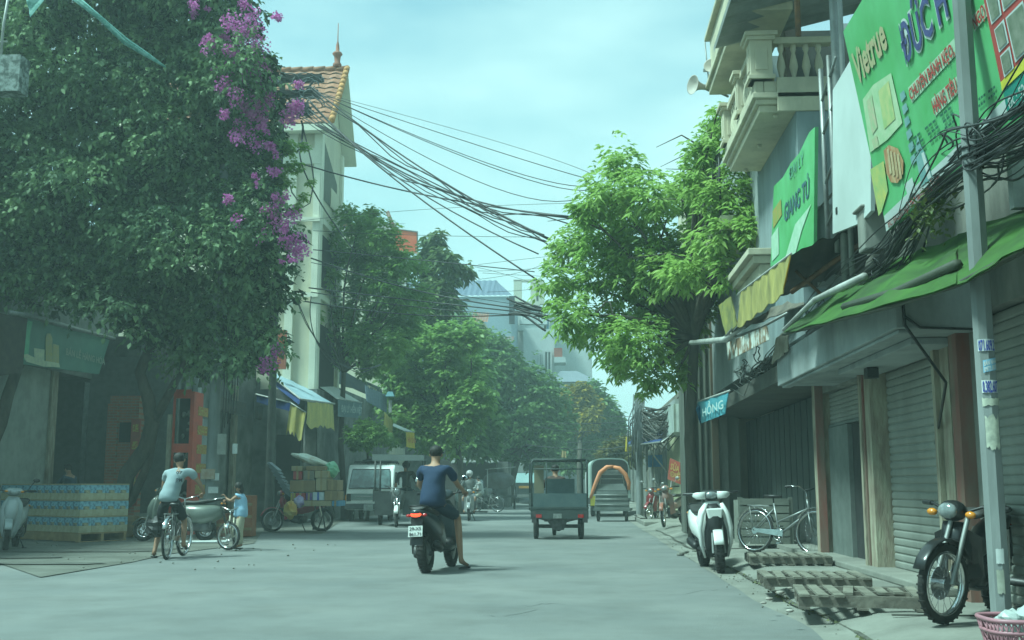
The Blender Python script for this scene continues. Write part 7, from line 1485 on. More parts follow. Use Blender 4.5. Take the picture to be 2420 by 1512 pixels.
for x in (-.70, .66):
    for y in (-.95, 1.14): b = MB(); b.tube([(x, y, .75), (x, y, 1.92)], .03); b.build('roof_post', M_tg, t, world=False)
b = MB(); b.tube([(-.25, 1.14, 1.0), (-.25, 1.14, 1.9)], .02); b.build('roof_post', M_tg, t, world=False)
b = MB(); b.grid((-.74, 1.35, 2.02), (.74, 1.35, 2.05), (.70, -1.0, 2.0), (-.74, -1.0, 1.95), 10, 6, lambda u, v: .04 * math.sin(u * 3.1), thick=.02); b.slab((-.74, 1.35, 1.86), (.74, 1.35, 1.86), (.74, 1.35, 2.04), (-.74, 1.35, 2.02), .02, (0, 1, 0)); b.build('canopy', mat('canopy_grey', (.20, .24, .23), (.15, .18, .18), scale=2, rough=.6), t, world=False)
b = MB(); b.tube([(0, 1.85, .28), (0, 1.62, 1.0)], .035); b.tube([(-.07, 1.85, .28), (-.07, 1.66, .85)], .02); b.tube([(.07, 1.85, .28), (.07, 1.66, .85)], .02); b.build('fork', M_chrome, t, world=False)
b = MB(); b.tube([(-.36, 1.45, 1.15), (-.2, 1.6, 1.1), (0, 1.64, 1.05), (.2, 1.6, 1.1), (.36, 1.45, 1.15)], .015); b.tube([(-.28, 1.5, 1.15), (-.36, 1.5, 1.35)], .008); b.build('handlebar', M_black, t, world=False)
b = MB(); b.ell((0, 1.74, .98), (.11, .08, .11)); hl_ = b.build('headlight_housing', M_black, t, world=False); b = MB(); b.ell((0, 1.80, .98), (.09, .03, .09)); b.build('headlight', M_clear, hl_, world=False)
b = MB(); b.lz([(.5, 0, 1.3, .14, .16), (.75, 0, 1.3, .2, .14), (1.0, 0, 1.35, .16, .08)], 10, 3); b.ly([(.9, 0, .95, .24, .07), (1.2, 0, .95, .24, .07)], 10, 3); b.build('engine_cover', M_tg, t, world=False)
b = MB(); fs_ = [((0, 1.85 + math.cos(R(20 + i * 15)) * .32, .28 + math.sin(R(20 + i * 15)) * .32), (.06, .01), 2.4, (1, 0, 0), (0, math.cos(R(20 + i * 15)), math.sin(R(20 + i * 15)))) for i in range(10)]; b.loft(fs_, 8); b.build('front_mudguard', M_whs, t, world=False)
b = MB(); b.bb((-.66, 1.19, .32), (-.14, 1.22, .95)); b.build('mud_panel', M_tg, t, world=False); b = MB(); b.bb((.14, 1.19, .32), (.66, 1.22, .95)); b.build('mud_panel', M_tg, t, world=False)
J = dict(pelvis=(-0.22, 0.53, 1.05), chest=(-0.20, 0.57, 1.38), neck=(-0.18, 0.61, 1.58), head=(-0.19, 0.63, 1.71), shl=(-0.40, 0.58, 1.52), shr=(-0.02, 0.58, 1.52), ell=(-0.48, 0.75, 1.32), elr=(0.06, 0.75, 1.32), wrl=(-0.52, 0.95, 1.20), wrr=(0.08, 0.95, 1.20), hpl=(-0.32, 0.55, 1.00), hpr=(-0.12, 0.55, 1.00), knl=(-0.44, 0.90, 0.98), knr=(0.00, 0.90, 0.98), anl=(-0.42, 0.93, 0.60), anr=(-0.02, 0.93, 0.60))
person('driver in a dark jacket sitting under the canopy of the parked tricycle', J, .98, mat('dark_jacket', (.03, .035, .04), (.05, .05, .05), rough=.9), M_shorts, 'ankle', loc=tuple(tc), rz=rz, long_sleeve=True, hat=mat('cap_dark', (.03, .03, .035), rough=.8), hair=None)
# ---------------------------------------------------------------- white van
g0 = AZ(792, 1233, 0); g1 = AZ(930, 1231, 0); vx = (g0.x + g1.x) / 2 + .1; vy = g0.y + 1.9; rz = R(180 + 3)
t = thing('van', 'old white van parked facing the camera behind the parked tricycle', 'van', (vx, vy, 0), rz)
M_van = mat('van_white', (.82, .83, .80), (.72, .74, .71), scale=1.5, rough=.35, coat=.3, dirt=.2, dscale=1.5)
HW = .76
secs = [((0, 1.62, .78), (HW * .97, .32), 6, (1, 0, 0), (0, 0, 1)), ((0, 1.70, .76), (HW, .36), 6, (1, 0, 0), (0, 0, 1))]
b = MB(); b.prism([(1.72, .38), (1.76, .62), (1.70, 1.04), (1.28, 1.72), (1.10, 1.84), (-1.7, 1.86), (-1.78, 1.7), (-1.8, .4)], -HW, HW, 'x'); bd = b.build('body', M_van, t, world=False, bevel=.05)
WGl = mat('windscreen_dark', (.03, .05, .05), (.10, .17, .17), scale=1.6, rough=.06, coat=1, lo=.45, hi=.6)
b = MB(); b.slab((-HW + .08, 1.695, 1.08), (HW - .08, 1.695, 1.08), (HW - .15, 1.33, 1.68), (-HW + .15, 1.33, 1.68), .012, Vector((0, .85, .5)).normalized()); b.build('windscreen', WGl, t, world=False)
b = MB(); b.tube([(-HW + .08, 1.715, 1.07), (HW - .08, 1.715, 1.07), (HW - .15, 1.345, 1.69), (-HW + .15, 1.345, 1.69), (-HW + .08, 1.715, 1.07)], .014, 4); b.tube([(-.3, 1.72, 1.08), (.15, 1.68, 1.12)], .008, 4); b.tube([(.2, 1.72, 1.08), (.6, 1.67, 1.13)], .008, 4); b.build('windscreen_seal', M_black, t, world=False)
b = MB(); b.bb((-HW + .16, 1.755, .70), (HW - .16, 1.775, .90)); b.build('grille', mat('grille_grey', (.24, .30, .29), (.18, .23, .22), scale=3, rough=.5), t, world=False)
b = MB(); b.bb((-.42, 1.776, .80), (.42, 1.79, .825)); b.build('chrome_strip', M_chrome, t, world=False)
for s_ in (-1, 1):
    b = MB(); b.bb((s_ * (HW - .17), 1.75, .66), (s_ * (HW - .03), 1.785, .90)); h2_ = b.build('headlight', M_clear if s_ < 0 else M_black, t, world=False, bevel=.02)
    b = MB(); b.bb((s_ * (HW - .02), 1.72, .68), (s_ * (HW + .01), 1.78, .86)); b.build('indicator', M_amber, t, world=False)
    b = MB(); b.tube([(s_ * HW, 1.5, 1.2), (s_ * (HW + .14), 1.55, 1.25)], .012); b.box((s_ * (HW + .17), 1.55, 1.28), (.05, .05, .22)); b.build('wing_mirror', M_black, t, world=False)
    for y in (1.25, -1.1): wheel(t, y, .27, .15, 6, M_steel, 'wheel', x=s_ * (HW - .12))
    b = MB(); b.slab((s_ * (HW + .003), .45, 1.12), (s_ * (HW + .003), 1.3, 1.12), (s_ * (HW + .003), 1.1, 1.6), (s_ * (HW + .003), .45, 1.6), .008, (s_, 0, 0)); b.build('side_window', WGl, t, world=False)
b = MB(); b.bb((-HW - .02, 1.66, .40), (HW + .02, 1.84, .58)); b.build('bumper', mat('bumper_dark', (.05, .06, .06), (.09, .10, .10), rough=.6), t, world=False, bevel=.02)
b = MB(); b.bb((-.14, 1.845, .36), (.16, 1.855, .56)); b.build('licence_plate', mat('plate_faded', (.42, .46, .44), (.25, .28, .27), scale=12, rough=.6), t, world=False)
b = MB()
for s_ in (-1, 1): b.tube([(s_ * .6, 1.0, 1.93), (s_ * .6, -1.5, 1.93)], .02)
for y in (.9, .2, -.5, -1.3): b.tube([(-.62, y, 1.90), (-.62, y, 1.95), (.62, y, 1.95), (.62, y, 1.90)], .018)
b.build('roof_rack', M_black, t, world=False)
b = MB(); b.bb((-.6, -1.2, 1.96), (.4, .6, 2.02)); b.ell((.1, .8, 2.0), (.2, .15, .06)); tag(b.build('roof_load', mat('dark_load', (.06, .07, .07), rough=.9)), 'flat dark load tied on the roof rack of the white van', 'load'); o = bpy.data.objects[-1] if False else None
lo = [x for x in bpy.data.objects if x.name.startswith('roof_load')][0]; lo.location = (vx, vy, 0); lo.rotation_euler = (0, 0, rz)
# ---------------------------------------------------------------- cargo motorbike loaded with cartons
M_card = mat('cardboard', (.30, .21, .12), (.24, .17, .10), scale=3, rough=.85, dirt=.15); M_card2 = mat('cardboard_pale', (.38, .31, .20), (.32, .26, .16), scale=3, rough=.85)
CY = 26.8
p0 = AZ(652, 1258, 0); p1 = AZ(728, 1255, 0); d = (p0 - p1); rz = math.atan2(-d.x, d.y); mid = AZ(690, 1257, 0) + Vector((0, .1, 0)); rz = R(112)
motorbike('dark red motorbike on its stand loaded with a tall pile of cartons', (mid.x + .1, mid.y, 0), rz, R(3), mat('maroon_paint', (.34, .03, .06), (.24, .03, .05), rough=.35, coat=.5), mirrors=True, steer=R(14), plate_lines=None, rack=True)
b = MB(); a = AY(745, 1205, CY); c = AY(768, 1258, CY); b.tube([AY(760, 1195, CY), AY(769, 1256, CY)], .018); b.tube([AY(738, 1250, CY), AY(768, 1250, CY)], .018); b.tube([AY(745, 1195, CY), AY(740, 1250, CY)], .02); b.tube([AY(770, 1195, CY), AY(752, 1248, CY + .3)], .018)
tag(b.build('prop_stand', M_black), 'black folding prop stand under the pile of cartons', 'stand')
def carton(lbl, px0, px1, py0, py1, m, Y=CY, dep=.5, dy=0, rot=0, band=None):
    a, c = AY(px0, py1, Y + dy), AY(px1, py0, Y + dy); w = c.x - a.x; h = c.z - a.z
    t = thing('carton', lbl, 'box', ((a.x + c.x) / 2, Y + dy + dep / 2, a.z), rot, group='cartons piled on the motorbike')
    b = MB(); b.bb((-w / 2, -dep / 2, 0), (w / 2, dep / 2, h)); b.build('box', m, t, world=False, bevel=.012)
    b = MB(); b.box((0, -dep / 2 - .002, h / 2), (.05, .003, h)); b.box((0, 0, h + .002), (.05, dep, .003)); b.build('tape', band or mat('brown_tape', (.34, .24, .12), rough=.4), t, world=False)
carton('long brown carton at the bottom of the motorbike load', 690, 783, 1183, 1196, M_card2, dep=.9)
carton('blue-ended carton at the lower right of the motorbike load', 784, 800, 1183, 1196, mat('carton_blue', (.08, .25, .42), rough=.7), dep=.8)
carton('yellow carton in the second layer of the motorbike load', 686, 697, 1165, 1181.5, mat('carton_yellow', (.42, .36, .06), rough=.7))
carton('red carton in the second layer of the motorbike load', 698, 721, 1165, 1181.5, mat('carton_red', (.40, .05, .06), (.30, .05, .05), scale=9, rough=.7))
carton('purple carton in the second layer of the motorbike load', 722, 737, 1165, 1181.5, mat('carton_purple', (.16, .06, .24), rough=.7))
carton('white carton with blue bands in the second layer of the load', 738, 765, 1163, 1182, mat('carton_white', (.50, .55, .58), (.42, .47, .50), scale=9, rough=.7), band=mat('tape_blue', (.06, .12, .40), rough=.5))
carton('brown carton at the right end of the second layer', 766, 798, 1160, 1182, M_card, dep=.7)
carton('wide brown carton in the middle of the motorbike load', 684, 745, 1135, 1162, M_card, dep=.8)
carton('tall brown carton right of the wide one in the load', 746, 772, 1130, 1159, M_card2, dep=.7)
carton('brown carton with green strap below the green bag', 773, 797, 1134, 1159, M_card, dep=.7)
carton('small pale carton at the upper left of the load', 688, 714, 1101, 1112.5, M_card2); carton('small red carton below the small pale one', 692, 713, 1113.5, 1133, MATS['carton_red'])
carton('crumpled grey-brown carton beside the small red one', 716, 742, 1112, 1133, mat('carton_grey', (.22, .20, .16), rough=.8), dep=.6); carton('flat brown carton under the white sack', 743, 775, 1112, 1129, M_card2, dep=.6); carton('thin carton over the crumpled one', 722, 770, 1101, 1111, M_card, dep=.6, dy=.05)
c = AY(735, 1086, CY + .4); b = MB(); bag(b, (0, 0, 0), .40, 3, .28); o = b.build('sack', mat('white_sack', (.58, .62, .55), (.42, .34, .25), scale=2.5, rough=.5, lo=.5, hi=.7)); o.location = c; o.rotation_euler = (0, R(17), 0); o.scale = (1.15, .7, .9); tag(o, 'white and brown plastic sack on top of the motorbike load', 'sack')
b = MB(); bag(b, AY(782, 1110, CY + .4), .20, 8, 1.0); tag(b.build('bag', mat('mint_bag', (.20, .50, .30), (.32, .60, .42), scale=6, rough=.4, trans=.2)), 'mint green plastic bag at the right top of the motorbike load', 'bag')
b = MB(); bag(b, AY(728, 1155, CY - .4) + Vector((-1.0, -.1, -.5)), .16, 6, 1.3); o = b.build('bag', mat('orange_bag', (.55, .30, .07), (.50, .42, .16), scale=5, rough=.5, trans=.2)); o.location = AY(686, 1205, CY - .5) - (AY(728, 1155, CY - .4) + Vector((-1.0, -.1, -.5))); tag(o, 'orange-yellow carrier bag hanging on the loaded motorbike', 'bag')
b = MB(); bag(b, AY(706, 1185, CY - .35), .13, 2, 1.0); tag(b.build('bag', mat('violet_bag', (.20, .10, .32), (.38, .36, .50), scale=8, rough=.5)), 'violet and white carrier bag hanging beside the orange one', 'bag')
# ---------------------------------------------------------------- parked grey round scooter and the child with a bicycle
p = AZ(450, 1280, .02)
scooter('old grey round-bodied scooter parked beside the concrete pole', (p.x - .42, p.y + .25, .02), R(94), R(3), mat('grey_paint', (.13, .15, .125), (.10, .115, .10), rough=.35, coat=.4), round_=True, r=.22, w=.09, rim=M_chrome, mirrors=False, wide=1.05)
bx = AZ(527, 1300, .02); bicycle('small child bicycle with white rimmed wheel facing right of the grey scooter', (bx.x + .02, bx.y + .42, .02), R(188), R(0), mat('cream_bike', (.45, .43, .33), rough=.4), r=.245, child=True, steer=R(62), guard=False)
cpx = AZ(566, 1298, .02)
J = dict(pelvis=(0, 0, .60), chest=(-.01, 0, .83), neck=(-.02, .03, .99), head=(-.05, .05, 1.10), shl=(-.09, .05, .95), shr=(.10, .0, .95), ell=(-.12, .16, .85), elr=(.14, .10, .84), wrl=(-.06, .26, .90), wrr=(0, .26, .86), hdl=(-.06, .30, .97), hdr=(-.06, .28, .87), hpl=(-.06, 0, .56), hpr=(.06, 0, .56), knl=(-.06, .02, .33), knr=(.06, .02, .33), anl=(-.05, 0, .07), anr=(.07, 0, .07), tol=(-.05, .12, .03), tor=(.07, .12, .03))
person('child in light blue top and beige trousers standing with a small bicycle', J, .72, mat('blue_top', (.30, .48, .62), (.24, .40, .55), scale=4, rough=.8), mat('beige_trousers', (.46, .42, .30), (.38, .35, .26), scale=4, rough=.85), 'ankle', loc=tuple(cpx), rz=R(92), sleeve=.15, hair='long', shirt_r=1.1, grip=False)
# ---------------------------------------------------------------- the man straddling a bicycle
cb = AZ(386, 1322, .0); hd_ = R(6)
bicycle('dark bicycle with chrome mudguards held upright by the man in the pale shirt', (cb.x, cb.y + .5, 0), hd_, R(2), mat('dark_bike', (.05, .05, .05), rough=.4), steer=R(-8))
J = dict(pelvis=(-.10, -.12, .93), chest=(-.04, -.02, 1.20), neck=(.02, .06, 1.42), head=(.0, .09, 1.55), shl=(-.18, .04, 1.34), shr=(.20, .04, 1.36), ell=(-.26, .18, 1.12), elr=(.32, .16, 1.18), wrl=(-.24, .36, .98), wrr=(.36, .34, 1.02), hdl=(-.22, .42, .97), hdr=(.28, .42, .98), hpl=(-.17, -.12, .88), hpr=(.0, -.10, .88), knl=(-.24, .02, .48), knr=(.10, .18, .58), anl=(-.28, -.12, .10), anr=(.13, .04, .20), tol=(-.32, .02, .04), tor=(.14, .20, .16))
pt = person('man in pale grey printed T-shirt and black shorts standing astride a bicycle', J, 1.0, mat('pale_tee', (.27, .33, .35), (.21, .27, .29), scale=3, rough=.85), mat('black_shorts', (.015, .018, .02), rough=.9), loc=(cb.x, cb.y + .45, 0), rz=hd_, sleeve=.6, hair='short', shirt_r=1.06)
b = MB(); shirt_o = [c for c in bpy.data.objects if c.parent == pt and c.name.startswith('shirt')][0]
def curved(o, s, z, w, h, y0, x0): lettering(o, s, (0, 0, 0), (1, 0, 0), (0, 0, 1), .72, 1.0, 'LEFT', bold=.03, bend=lambda x, y: Vector((x0 - w / 2 + x * w, y0 + 2.2 * (x - .5) ** 2 * w * .35 + (z - 1.2) * .42, z + y / .72 * h)))
curved(b, '07', 1.325, .10, .045, -.178, .055); curved(b, 'JPM', 1.20, .11, .055, -.188, .065); b.build('print', mat('print_black', (.03, .04, .05), rough=.8), shirt_o, world=False)
# black bag on the rear carrier
b = MB(); bag(b, (cb.x - .22, cb.y + .2, .48), .16, 5, 1.0); tag(b.build('bag', M_black), 'black bag hanging at the left side of the held bicycle', 'bag')
# ---------------------------------------------------------------- scooter cut by the left frame edge
p = AZ(6, 1300, .02); scooter('silver scooter half cut off by the left edge of view', (p.x - .15, p.y + .55, .02), R(200), R(-3), mat('silver_paint', (.26, .29, .29), (.22, .25, .25), rough=.3, coat=.5), steer=R(10), panel=M_black)
# ---------------------------------------------------------------- pallet of cartons by the tiled shop
A = AZ(184, 1283, 0); Bq = AZ(244, 1277, 0); Cq = AZ(30, 1275, 0); ux_ = (Cq - A).normalized(); uy_ = Vector((-ux_.y, ux_.x, 0)); uy_ = uy_ if uy_.y > 0 else -uy_
ang = math.atan2(-ux_.y, -ux_.x); LL_ = 3.0; DD_ = 1.12
org = A.copy()
t = thing('pallet', 'long pale timber pallet under the stacked blue cartons', 'pallet', tuple(org), ang)
b = MB()
for y in (.03, .55, 1.08): b.bb((-LL_, y - .03, .03), (0, y + .03, .17))
b.build('bearer', M_wood2, t, world=False)
b = MB()
for x in (-3, -2.3, -1.6, -.9, -.1): b.bb((x, 0, 0), (x + .1, DD_, .028))
b.build('bottom_board', M_wood2, t, world=False)
b = MB(); b.bb((-LL_, 0, .172), (0, DD_, .20)); b.build('deck', M_wood2, t, world=False)
cw, cd_, ch = .27, .28, .30
M_cb = mat('carton_sky', (.22, .42, .52), (.10, .20, .28), scale=14, rough=.5, lo=.45, hi=.55); M_cc = mat('carton_cream', (.42, .40, .28), (.34, .30, .20), scale=12, rough=.6)
rr = random.Random(17); proto = None
GC = 'cartons stacked on the long pale pallet'
def pcarton(x, y, z, first):
    t = thing('carton', 'blue and cream printed carton in the three-tier stack beside the tiled shop', 'box', (0, 0, 0), group=GC)
    b = MB(); b.bb((-cw / 2, -cd_ / 2, 0), (cw / 2, cd_ / 2, ch * .45)); b.build('lower_half', M_cc, t, world=False, bevel=.006)
    b = MB(); b.bb((-cw / 2, -cd_ / 2, ch * .452), (cw / 2, cd_ / 2, ch)); b.build('upper_half', M_cb, t, world=False, bevel=.006)
    b = MB(); b.box((0, -cd_ / 2 - .002, ch * .55), (cw * .5, .003, ch * .22)); b.box((cw / 2 + .002, 0, ch * .55), (.003, cd_ * .5, ch * .22)); b.build('product_print', mat('carton_print', (.10, .12, .13), (.40, .36, .22), scale=16, rough=.6), t, world=False)
    return t
cpro = pcarton(0, 0, 0, True); frst = True; Rm = Matrix.Rotation(ang, 3, 'Z')
for tier in range(3):
    z = .202 + tier * (ch + .028)
    for i in range(11):
        for j in range(4):
            if i > 0 and j > 0 and tier < 2: continue
            if j > 0 and i > 7: continue
            q = org + Rm @ Vector((-cw / 2 - i * (cw + .004) + rr.uniform(-.004, .004), cd_ / 2 + j * (cd_ + .002), 0)); q.z = z
            if frst: cpro.location = q; cpro.rotation_euler = (0, 0, ang); frst = False
            else: dup(cpro, q, ang + rr.uniform(-.02, .02), cpro['label'], GC)
    b = MB(); b.bb((-LL_, -.01, 0), (.01, DD_, .022)); o = b.build('divider_sheet', M_card2); o.location = org + Vector((0, 0, z + ch + .003)); o.rotation_euler = (0, 0, ang); tag(o, ('pale board sheet on the lowest carton tier', 'pale board sheet on the middle carton tier', 'pale board sheet covering the top carton tier')[tier], 'sheet')
# shop keeper and counter in the doorway
sx = AY(172, 1100, 26.5)
J = dict(pelvis=(0, 0, .92), chest=(0, .05, 1.22), neck=(0, .10, 1.43), head=(0, .14, 1.55), shl=(-.18, .08, 1.36), shr=(.18, .08, 1.36), ell=(-.22, .25, 1.15), elr=(.22, .25, 1.12), wrl=(-.12, .45, 1.08), wrr=(.12, .45, 1.06), hpl=(-.1, 0, .86), hpr=(.1, 0, .86), knl=(-.1, .03, .48), knr=(.1, .03, .48), anl=(-.1, 0, .09), anr=(.1, 0, .09))
person('dim figure in dark clothes leaning over the counter in the left shop doorway', J, 1.0, mat('dim_blue_shirt', (.03, .06, .09), rough=.9), M_shorts, 'ankle', loc=(sx.x, 26.5, 0), rz=R(75), long_sleeve=True)
b = MB(); a, c = AY(95, 1190, 26.8), AY(145, 1080, 26.8); b.bb((a.x, 26.6, 0), (c.x, 27.3, .98)); b.build('cabinet', mat('brown_counter', (.10, .06, .045), (.07, .045, .035), rough=.7), None) ; o = [x for x in bpy.data.objects if x.name == 'cabinet'][0]; tag(o, 'brown counter inside the left shop doorway', 'counter')
b = MB(); p = AY(130, 1145, 26.4); b.cyl((p.x, 26.7, .985), (p.x, 26.7, 1.12), .14, n=14); bag(b, (p.x + .2, 26.8, 1.10), .14, 2, .6); tag(b.build('basin', mat('pale_basin', (.26, .30, .28), rough=.5)), 'pale basin and bundle on the brown counter', 'basin')
b = MB(); bag(b, AY(283, 1205, 26.2), .13, 12, 1.0); tag(b.build('bag', M_bag), 'white plastic bag hanging by the red brick wall', 'bag')
# sacks and low crates behind the bicycle
for i, (px, py, w_, h__, lb, m) in enumerate(((300, 1215, .5, .45, 'low red-brown crate by the climber trunk', M_card), (352, 1180, .34, .5, 'grey wooden box behind the man with the bicycle', MATS['crate_grey']), (505, 1230, .55, .5, 'orange-brown crate behind the small bicycle', mat('orange_crate', (.30, .11, .05), (.22, .08, .04), rough=.8)), (575, 1230, .30, .9, 'tall orange-brown stand behind the child', MATS['orange_crate']))):
    p = AY(px, py, 24.3); t = thing('crate', lb, 'crate', (p.x, 24.3 + i * .1, .03)); b = MB(); b.bb((-w_ / 2, -.2, 0), (w_ / 2, .2, h__)); b.build('box', m, t, world=False, bevel=.01)
    b = MB()
    for k in range(3): b.bb((-w_ / 2 - .01, -.215, h__ * (.15 + .3 * k)), (w_ / 2 + .01, -.202, h__ * (.15 + .3 * k) + .06))
    b.build('slat', M_wood2, t, world=False)
b = MB(); p = AZ(620, 1225, .02)
for k in range(4): b.lathe([(.13, 0), (.16, .12), (.17, .13), (.16, .14)], (p.x, p.y, .02 + k * .13), n=12)
tag(b.build('plastic_tubs', mat('tub_white_blue', (.36, .48, .50), (.12, .22, .30), scale=2, rough=.5)), 'stack of white and blue plastic tubs beside the dark motorbike', 'tubs')
p = AZ(634, 1232, .02); motorbike('black motorbike parked in the shade left of the carton load', (p.x + .1, p.y + .9, .02), R(205), R(-3), M_black, steer=R(20))
p = AZ(600, 1225, .02); scooter('dark scooter with a pale helmet on its seat in the shade of the shop', (p.x - .3, p.y + 2.2, .02), R(150), R(3), mat('dark_blue_paint', (.03, .04, .07), rough=.3, coat=.4))
b = MB(); q = Vector((p.x - .3, p.y + 2.2, 1.02)); b.ell(q, (.14, .16, .13), 14, 9); tag(b.build('helmet', mat('helmet_cream', (.40, .42, .32), rough=.3)), 'pale round helmet resting in the dim shop front', 'helmet')
t = thing('egg_trays', 'leaning stack of grey trays strapped behind the dark scooter', 'trays', tuple(AY(655, 1130, 27.5))); b = MB(); a, c = AY(648, 1103, 27.5), AY(688, 1175, 27.5); d = c - a
for k in range(8): q = a + d * (k / 8); b.box(q, (.34, .34, .05), Matrix.Rotation(R(38), 3, 'Y'))
b.build('tray', mat('tray_grey', (.18, .22, .24), (.12, .15, .17), rough=.8), t)
# pale board lying on the forecourt
b = MB(); a = AZ(470, 1280, .03); b.box((a.x, a.y, .035), (1.1, .5, .02), .2); tag(b.build('flat_board', M_pap), 'pale board lying on the ground below the grey scooter', 'board')
# ---------------------------------------------------------------- rider coming towards us with a mask
g = AZ(1104, 1231, 0); hd_ = R(180 + 4)
motorbike('motorbike coming towards the camera ridden by the masked rider', (g.x, g.y + .6, 0), hd_, 0, mat('bike_silver_paint', (.30, .32, .32), rough=.3, coat=.4))
J = dict(pelvis=(0, -.35, .88), chest=(0, -.28, 1.2), neck=(0, -.22, 1.41), head=(0, -.18, 1.53), shl=(-.19, -.25, 1.34), shr=(.19, -.25, 1.34), ell=(-.30, -.05, 1.14), elr=(.30, -.05, 1.14), wrl=(-.29, .2, 1.03), wrr=(.29, .2, 1.03), hpl=(-.1, -.3, .82), hpr=(.1, -.3, .82), knl=(-.2, .15, .76), knr=(.2, .15, .76), anl=(-.16, .05, .33), anr=(.16, .05, .33))
person('masked rider in grey shirt and pale helmet coming towards the camera', J, 1.0, mat('grey_shirt', (.20, .22, .22), (.26, .27, .26), scale=20, rough=.9), mat('grey_trousers', (.10, .11, .12), rough=.9), 'ankle', loc=(g.x, g.y + .6, 0), rz=hd_, long_sleeve=True, hat=mat('helmet_pale', (.48, .46, .46), rough=.3), mask=mat('mask_white', (.62, .60, .60), rough=.8), hair=None)
# ---------------------------------------------------------------- far left: person by a bicycle, cart, car
g = AZ(1150, 1198, 0); g.y = 50; g = Vector((AY(1150, 1198, 50).x, 50, 0))
bicycle('far bicycle standing beside the person in white', (g.x, 50, 0), R(75), 0, M_steel)
J = dict(pelvis=(0, 0, .85), chest=(0, .03, 1.15), neck=(0, .08, 1.36), head=(0, .12, 1.48), shl=(-.18, .05, 1.3), shr=(.18, .05, 1.3), ell=(-.2, .2, 1.05), elr=(.2, .2, 1.05), wrl=(-.12, .4, 1.0), wrr=(.12, .4, 1.0), hpl=(-.1, 0, .8), hpr=(.1, 0, .8), knl=(-.1, .3, .62), knr=(.1, .28, .6), anl=(-.1, .3, .2), anr=(.1, .25, .12))
person('far person in white clothes sitting on the bicycle near the cart', J, 1.0, mat('white_clothes', (.55, .58, .55), rough=.9), mat('cream_trousers', (.45, .44, .36), rough=.9), 'ankle', loc=(g.x - .3, 50.2, 0), rz=R(75), long_sleeve=True)
t = thing('cargo_cart', 'far cargo tricycle with pale hood parked left of the oncoming truck', 'cart', (AY(1178, 1190, 56).x, 56, 0))
b = MB(); b.bb((-.9, -.6, .6), (.9, .9, .7)); b.bb((-.9, -.6, .7), (-.85, .9, 1.1)); b.bb((.85, -.6, .7), (.9, .9, 1.1)); b.build('deck', M_tg, t, world=False)
b = MB(); b.ly([(-.5, 0, 1.35, .75, .35), (0, 0, 1.45, .8, .4), (.7, 0, 1.4, .75, .35)], 14, 2.4); b.build('tarpaulin', mat('tarp_brown', (.09, .08, .07), (.14, .15, .15), scale=2, rough=.8), t, world=False)
b = MB(); b.tube([(-.6, -.9, 1.98), (.9, -.9, 2.1)], .025); b.tube([(-.5, -.9, .7), (-.5, -.9, 1.98)], .03); b.build('roof_bar', M_pvc, t, world=False)
for x in (-.8, .8): wheel(t, 0, .3, .1, 5, M_eng, 'wheel', x=x)
t = thing('car', 'far pale car with rounded windscreen behind the masked rider', 'car', (AY(1120, 1190, 58).x, 58, 0), R(180))
b = MB(); b.ly([(2.0, 0, .55, .7, .2), (1.9, 0, .62, .82, .3), (1.0, 0, .72, .85, .4), (-1.8, 0, .75, .85, .42), (-2.0, 0, .7, .75, .3)], 16, 4); b.build('body', mat('car_pale', (.45, .52, .50), rough=.3, coat=.5), t, world=False)
b = MB(); b.ly([(1.1, 0, 1.1, .7, .05), (.6, 0, 1.28, .68, .24), (-1.2, 0, 1.3, .68, .26), (-1.7, 0, 1.2, .6, .1)], 16, 3.4); b.build('glasshouse', M_clear, t, world=False)
for x in (-.78, .78):
    for y in (1.3, -1.3): wheel(t, y, .3, .18, 6, M_steel, 'wheel', x=x)
# ---------------------------------------------------------------- oncoming truck
ty = 74; gx = AY(1242, 1188, ty).x; t = thing('truck', 'oncoming dark truck with grey canvas box and orange number band', 'truck', (gx, ty + 2.2, 0), R(180))
M_trk = mat('truck_dark', (.03, .045, .045), (.05, .06, .06), rough=.4, coat=.3)
b = MB(); b.bb((-.95, .6, .55), (.95, 2.3, 1.35)); b.hexa([(-.95, .6, 1.352), (.95, .6, 1.352), (.95, 2.3, 1.352), (-.95, 2.3, 1.352)], [(-.85, .6, 2.1), (.85, .6, 2.1), (.85, 1.9, 2.1), (-.85, 1.9, 2.1)]); b.build('cab', M_trk, t, world=False, bevel=.05)
b = MB(); b.slab((-.84, 2.29, 1.38), (.84, 2.29, 1.38), (.76, 1.95, 2.02), (-.76, 1.95, 2.02), .02, Vector((0, .88, .47))); b.build('windscreen', mat('windscreen_pale', (.22, .36, .36), (.30, .44, .44), scale=1, rough=.1, coat=.6), t, world=False)
b = MB(); b.bb((-1.0, -3.4, .9), (1.0, .5, 2.75)); b.build('cargo_box', mat('canvas_grey', (.30, .32, .30), (.22, .25, .24), scale=.8, rough=.8), t, world=False, bevel=.12)
b = MB(); b.bb((-.45, 2.305, 1.02), (.45, 2.33, 1.18)); b.build('number_band', mat('band_orange', (.55, .26, .04), (.35, .18, .05), scale=12, rough=.6), t, world=False)
for s_ in (-1, 1):
    b = MB(); b.ell((s_ * .75, 2.32, .78), (.15, .05, .12)); b.build('headlight', M_clear, t, world=False)
    for y in (1.6, -2.3): wheel(t, y, .42, .25, 5, M_eng, 'wheel', x=s_ * .78)
b = MB(); b.bb((-.98, 2.25, .42), (.98, 2.42, .62)); b.bb((-.3, 2.425, .45), (.3, 2.44, .6)); b.build('bumper', M_steel, t, world=False)
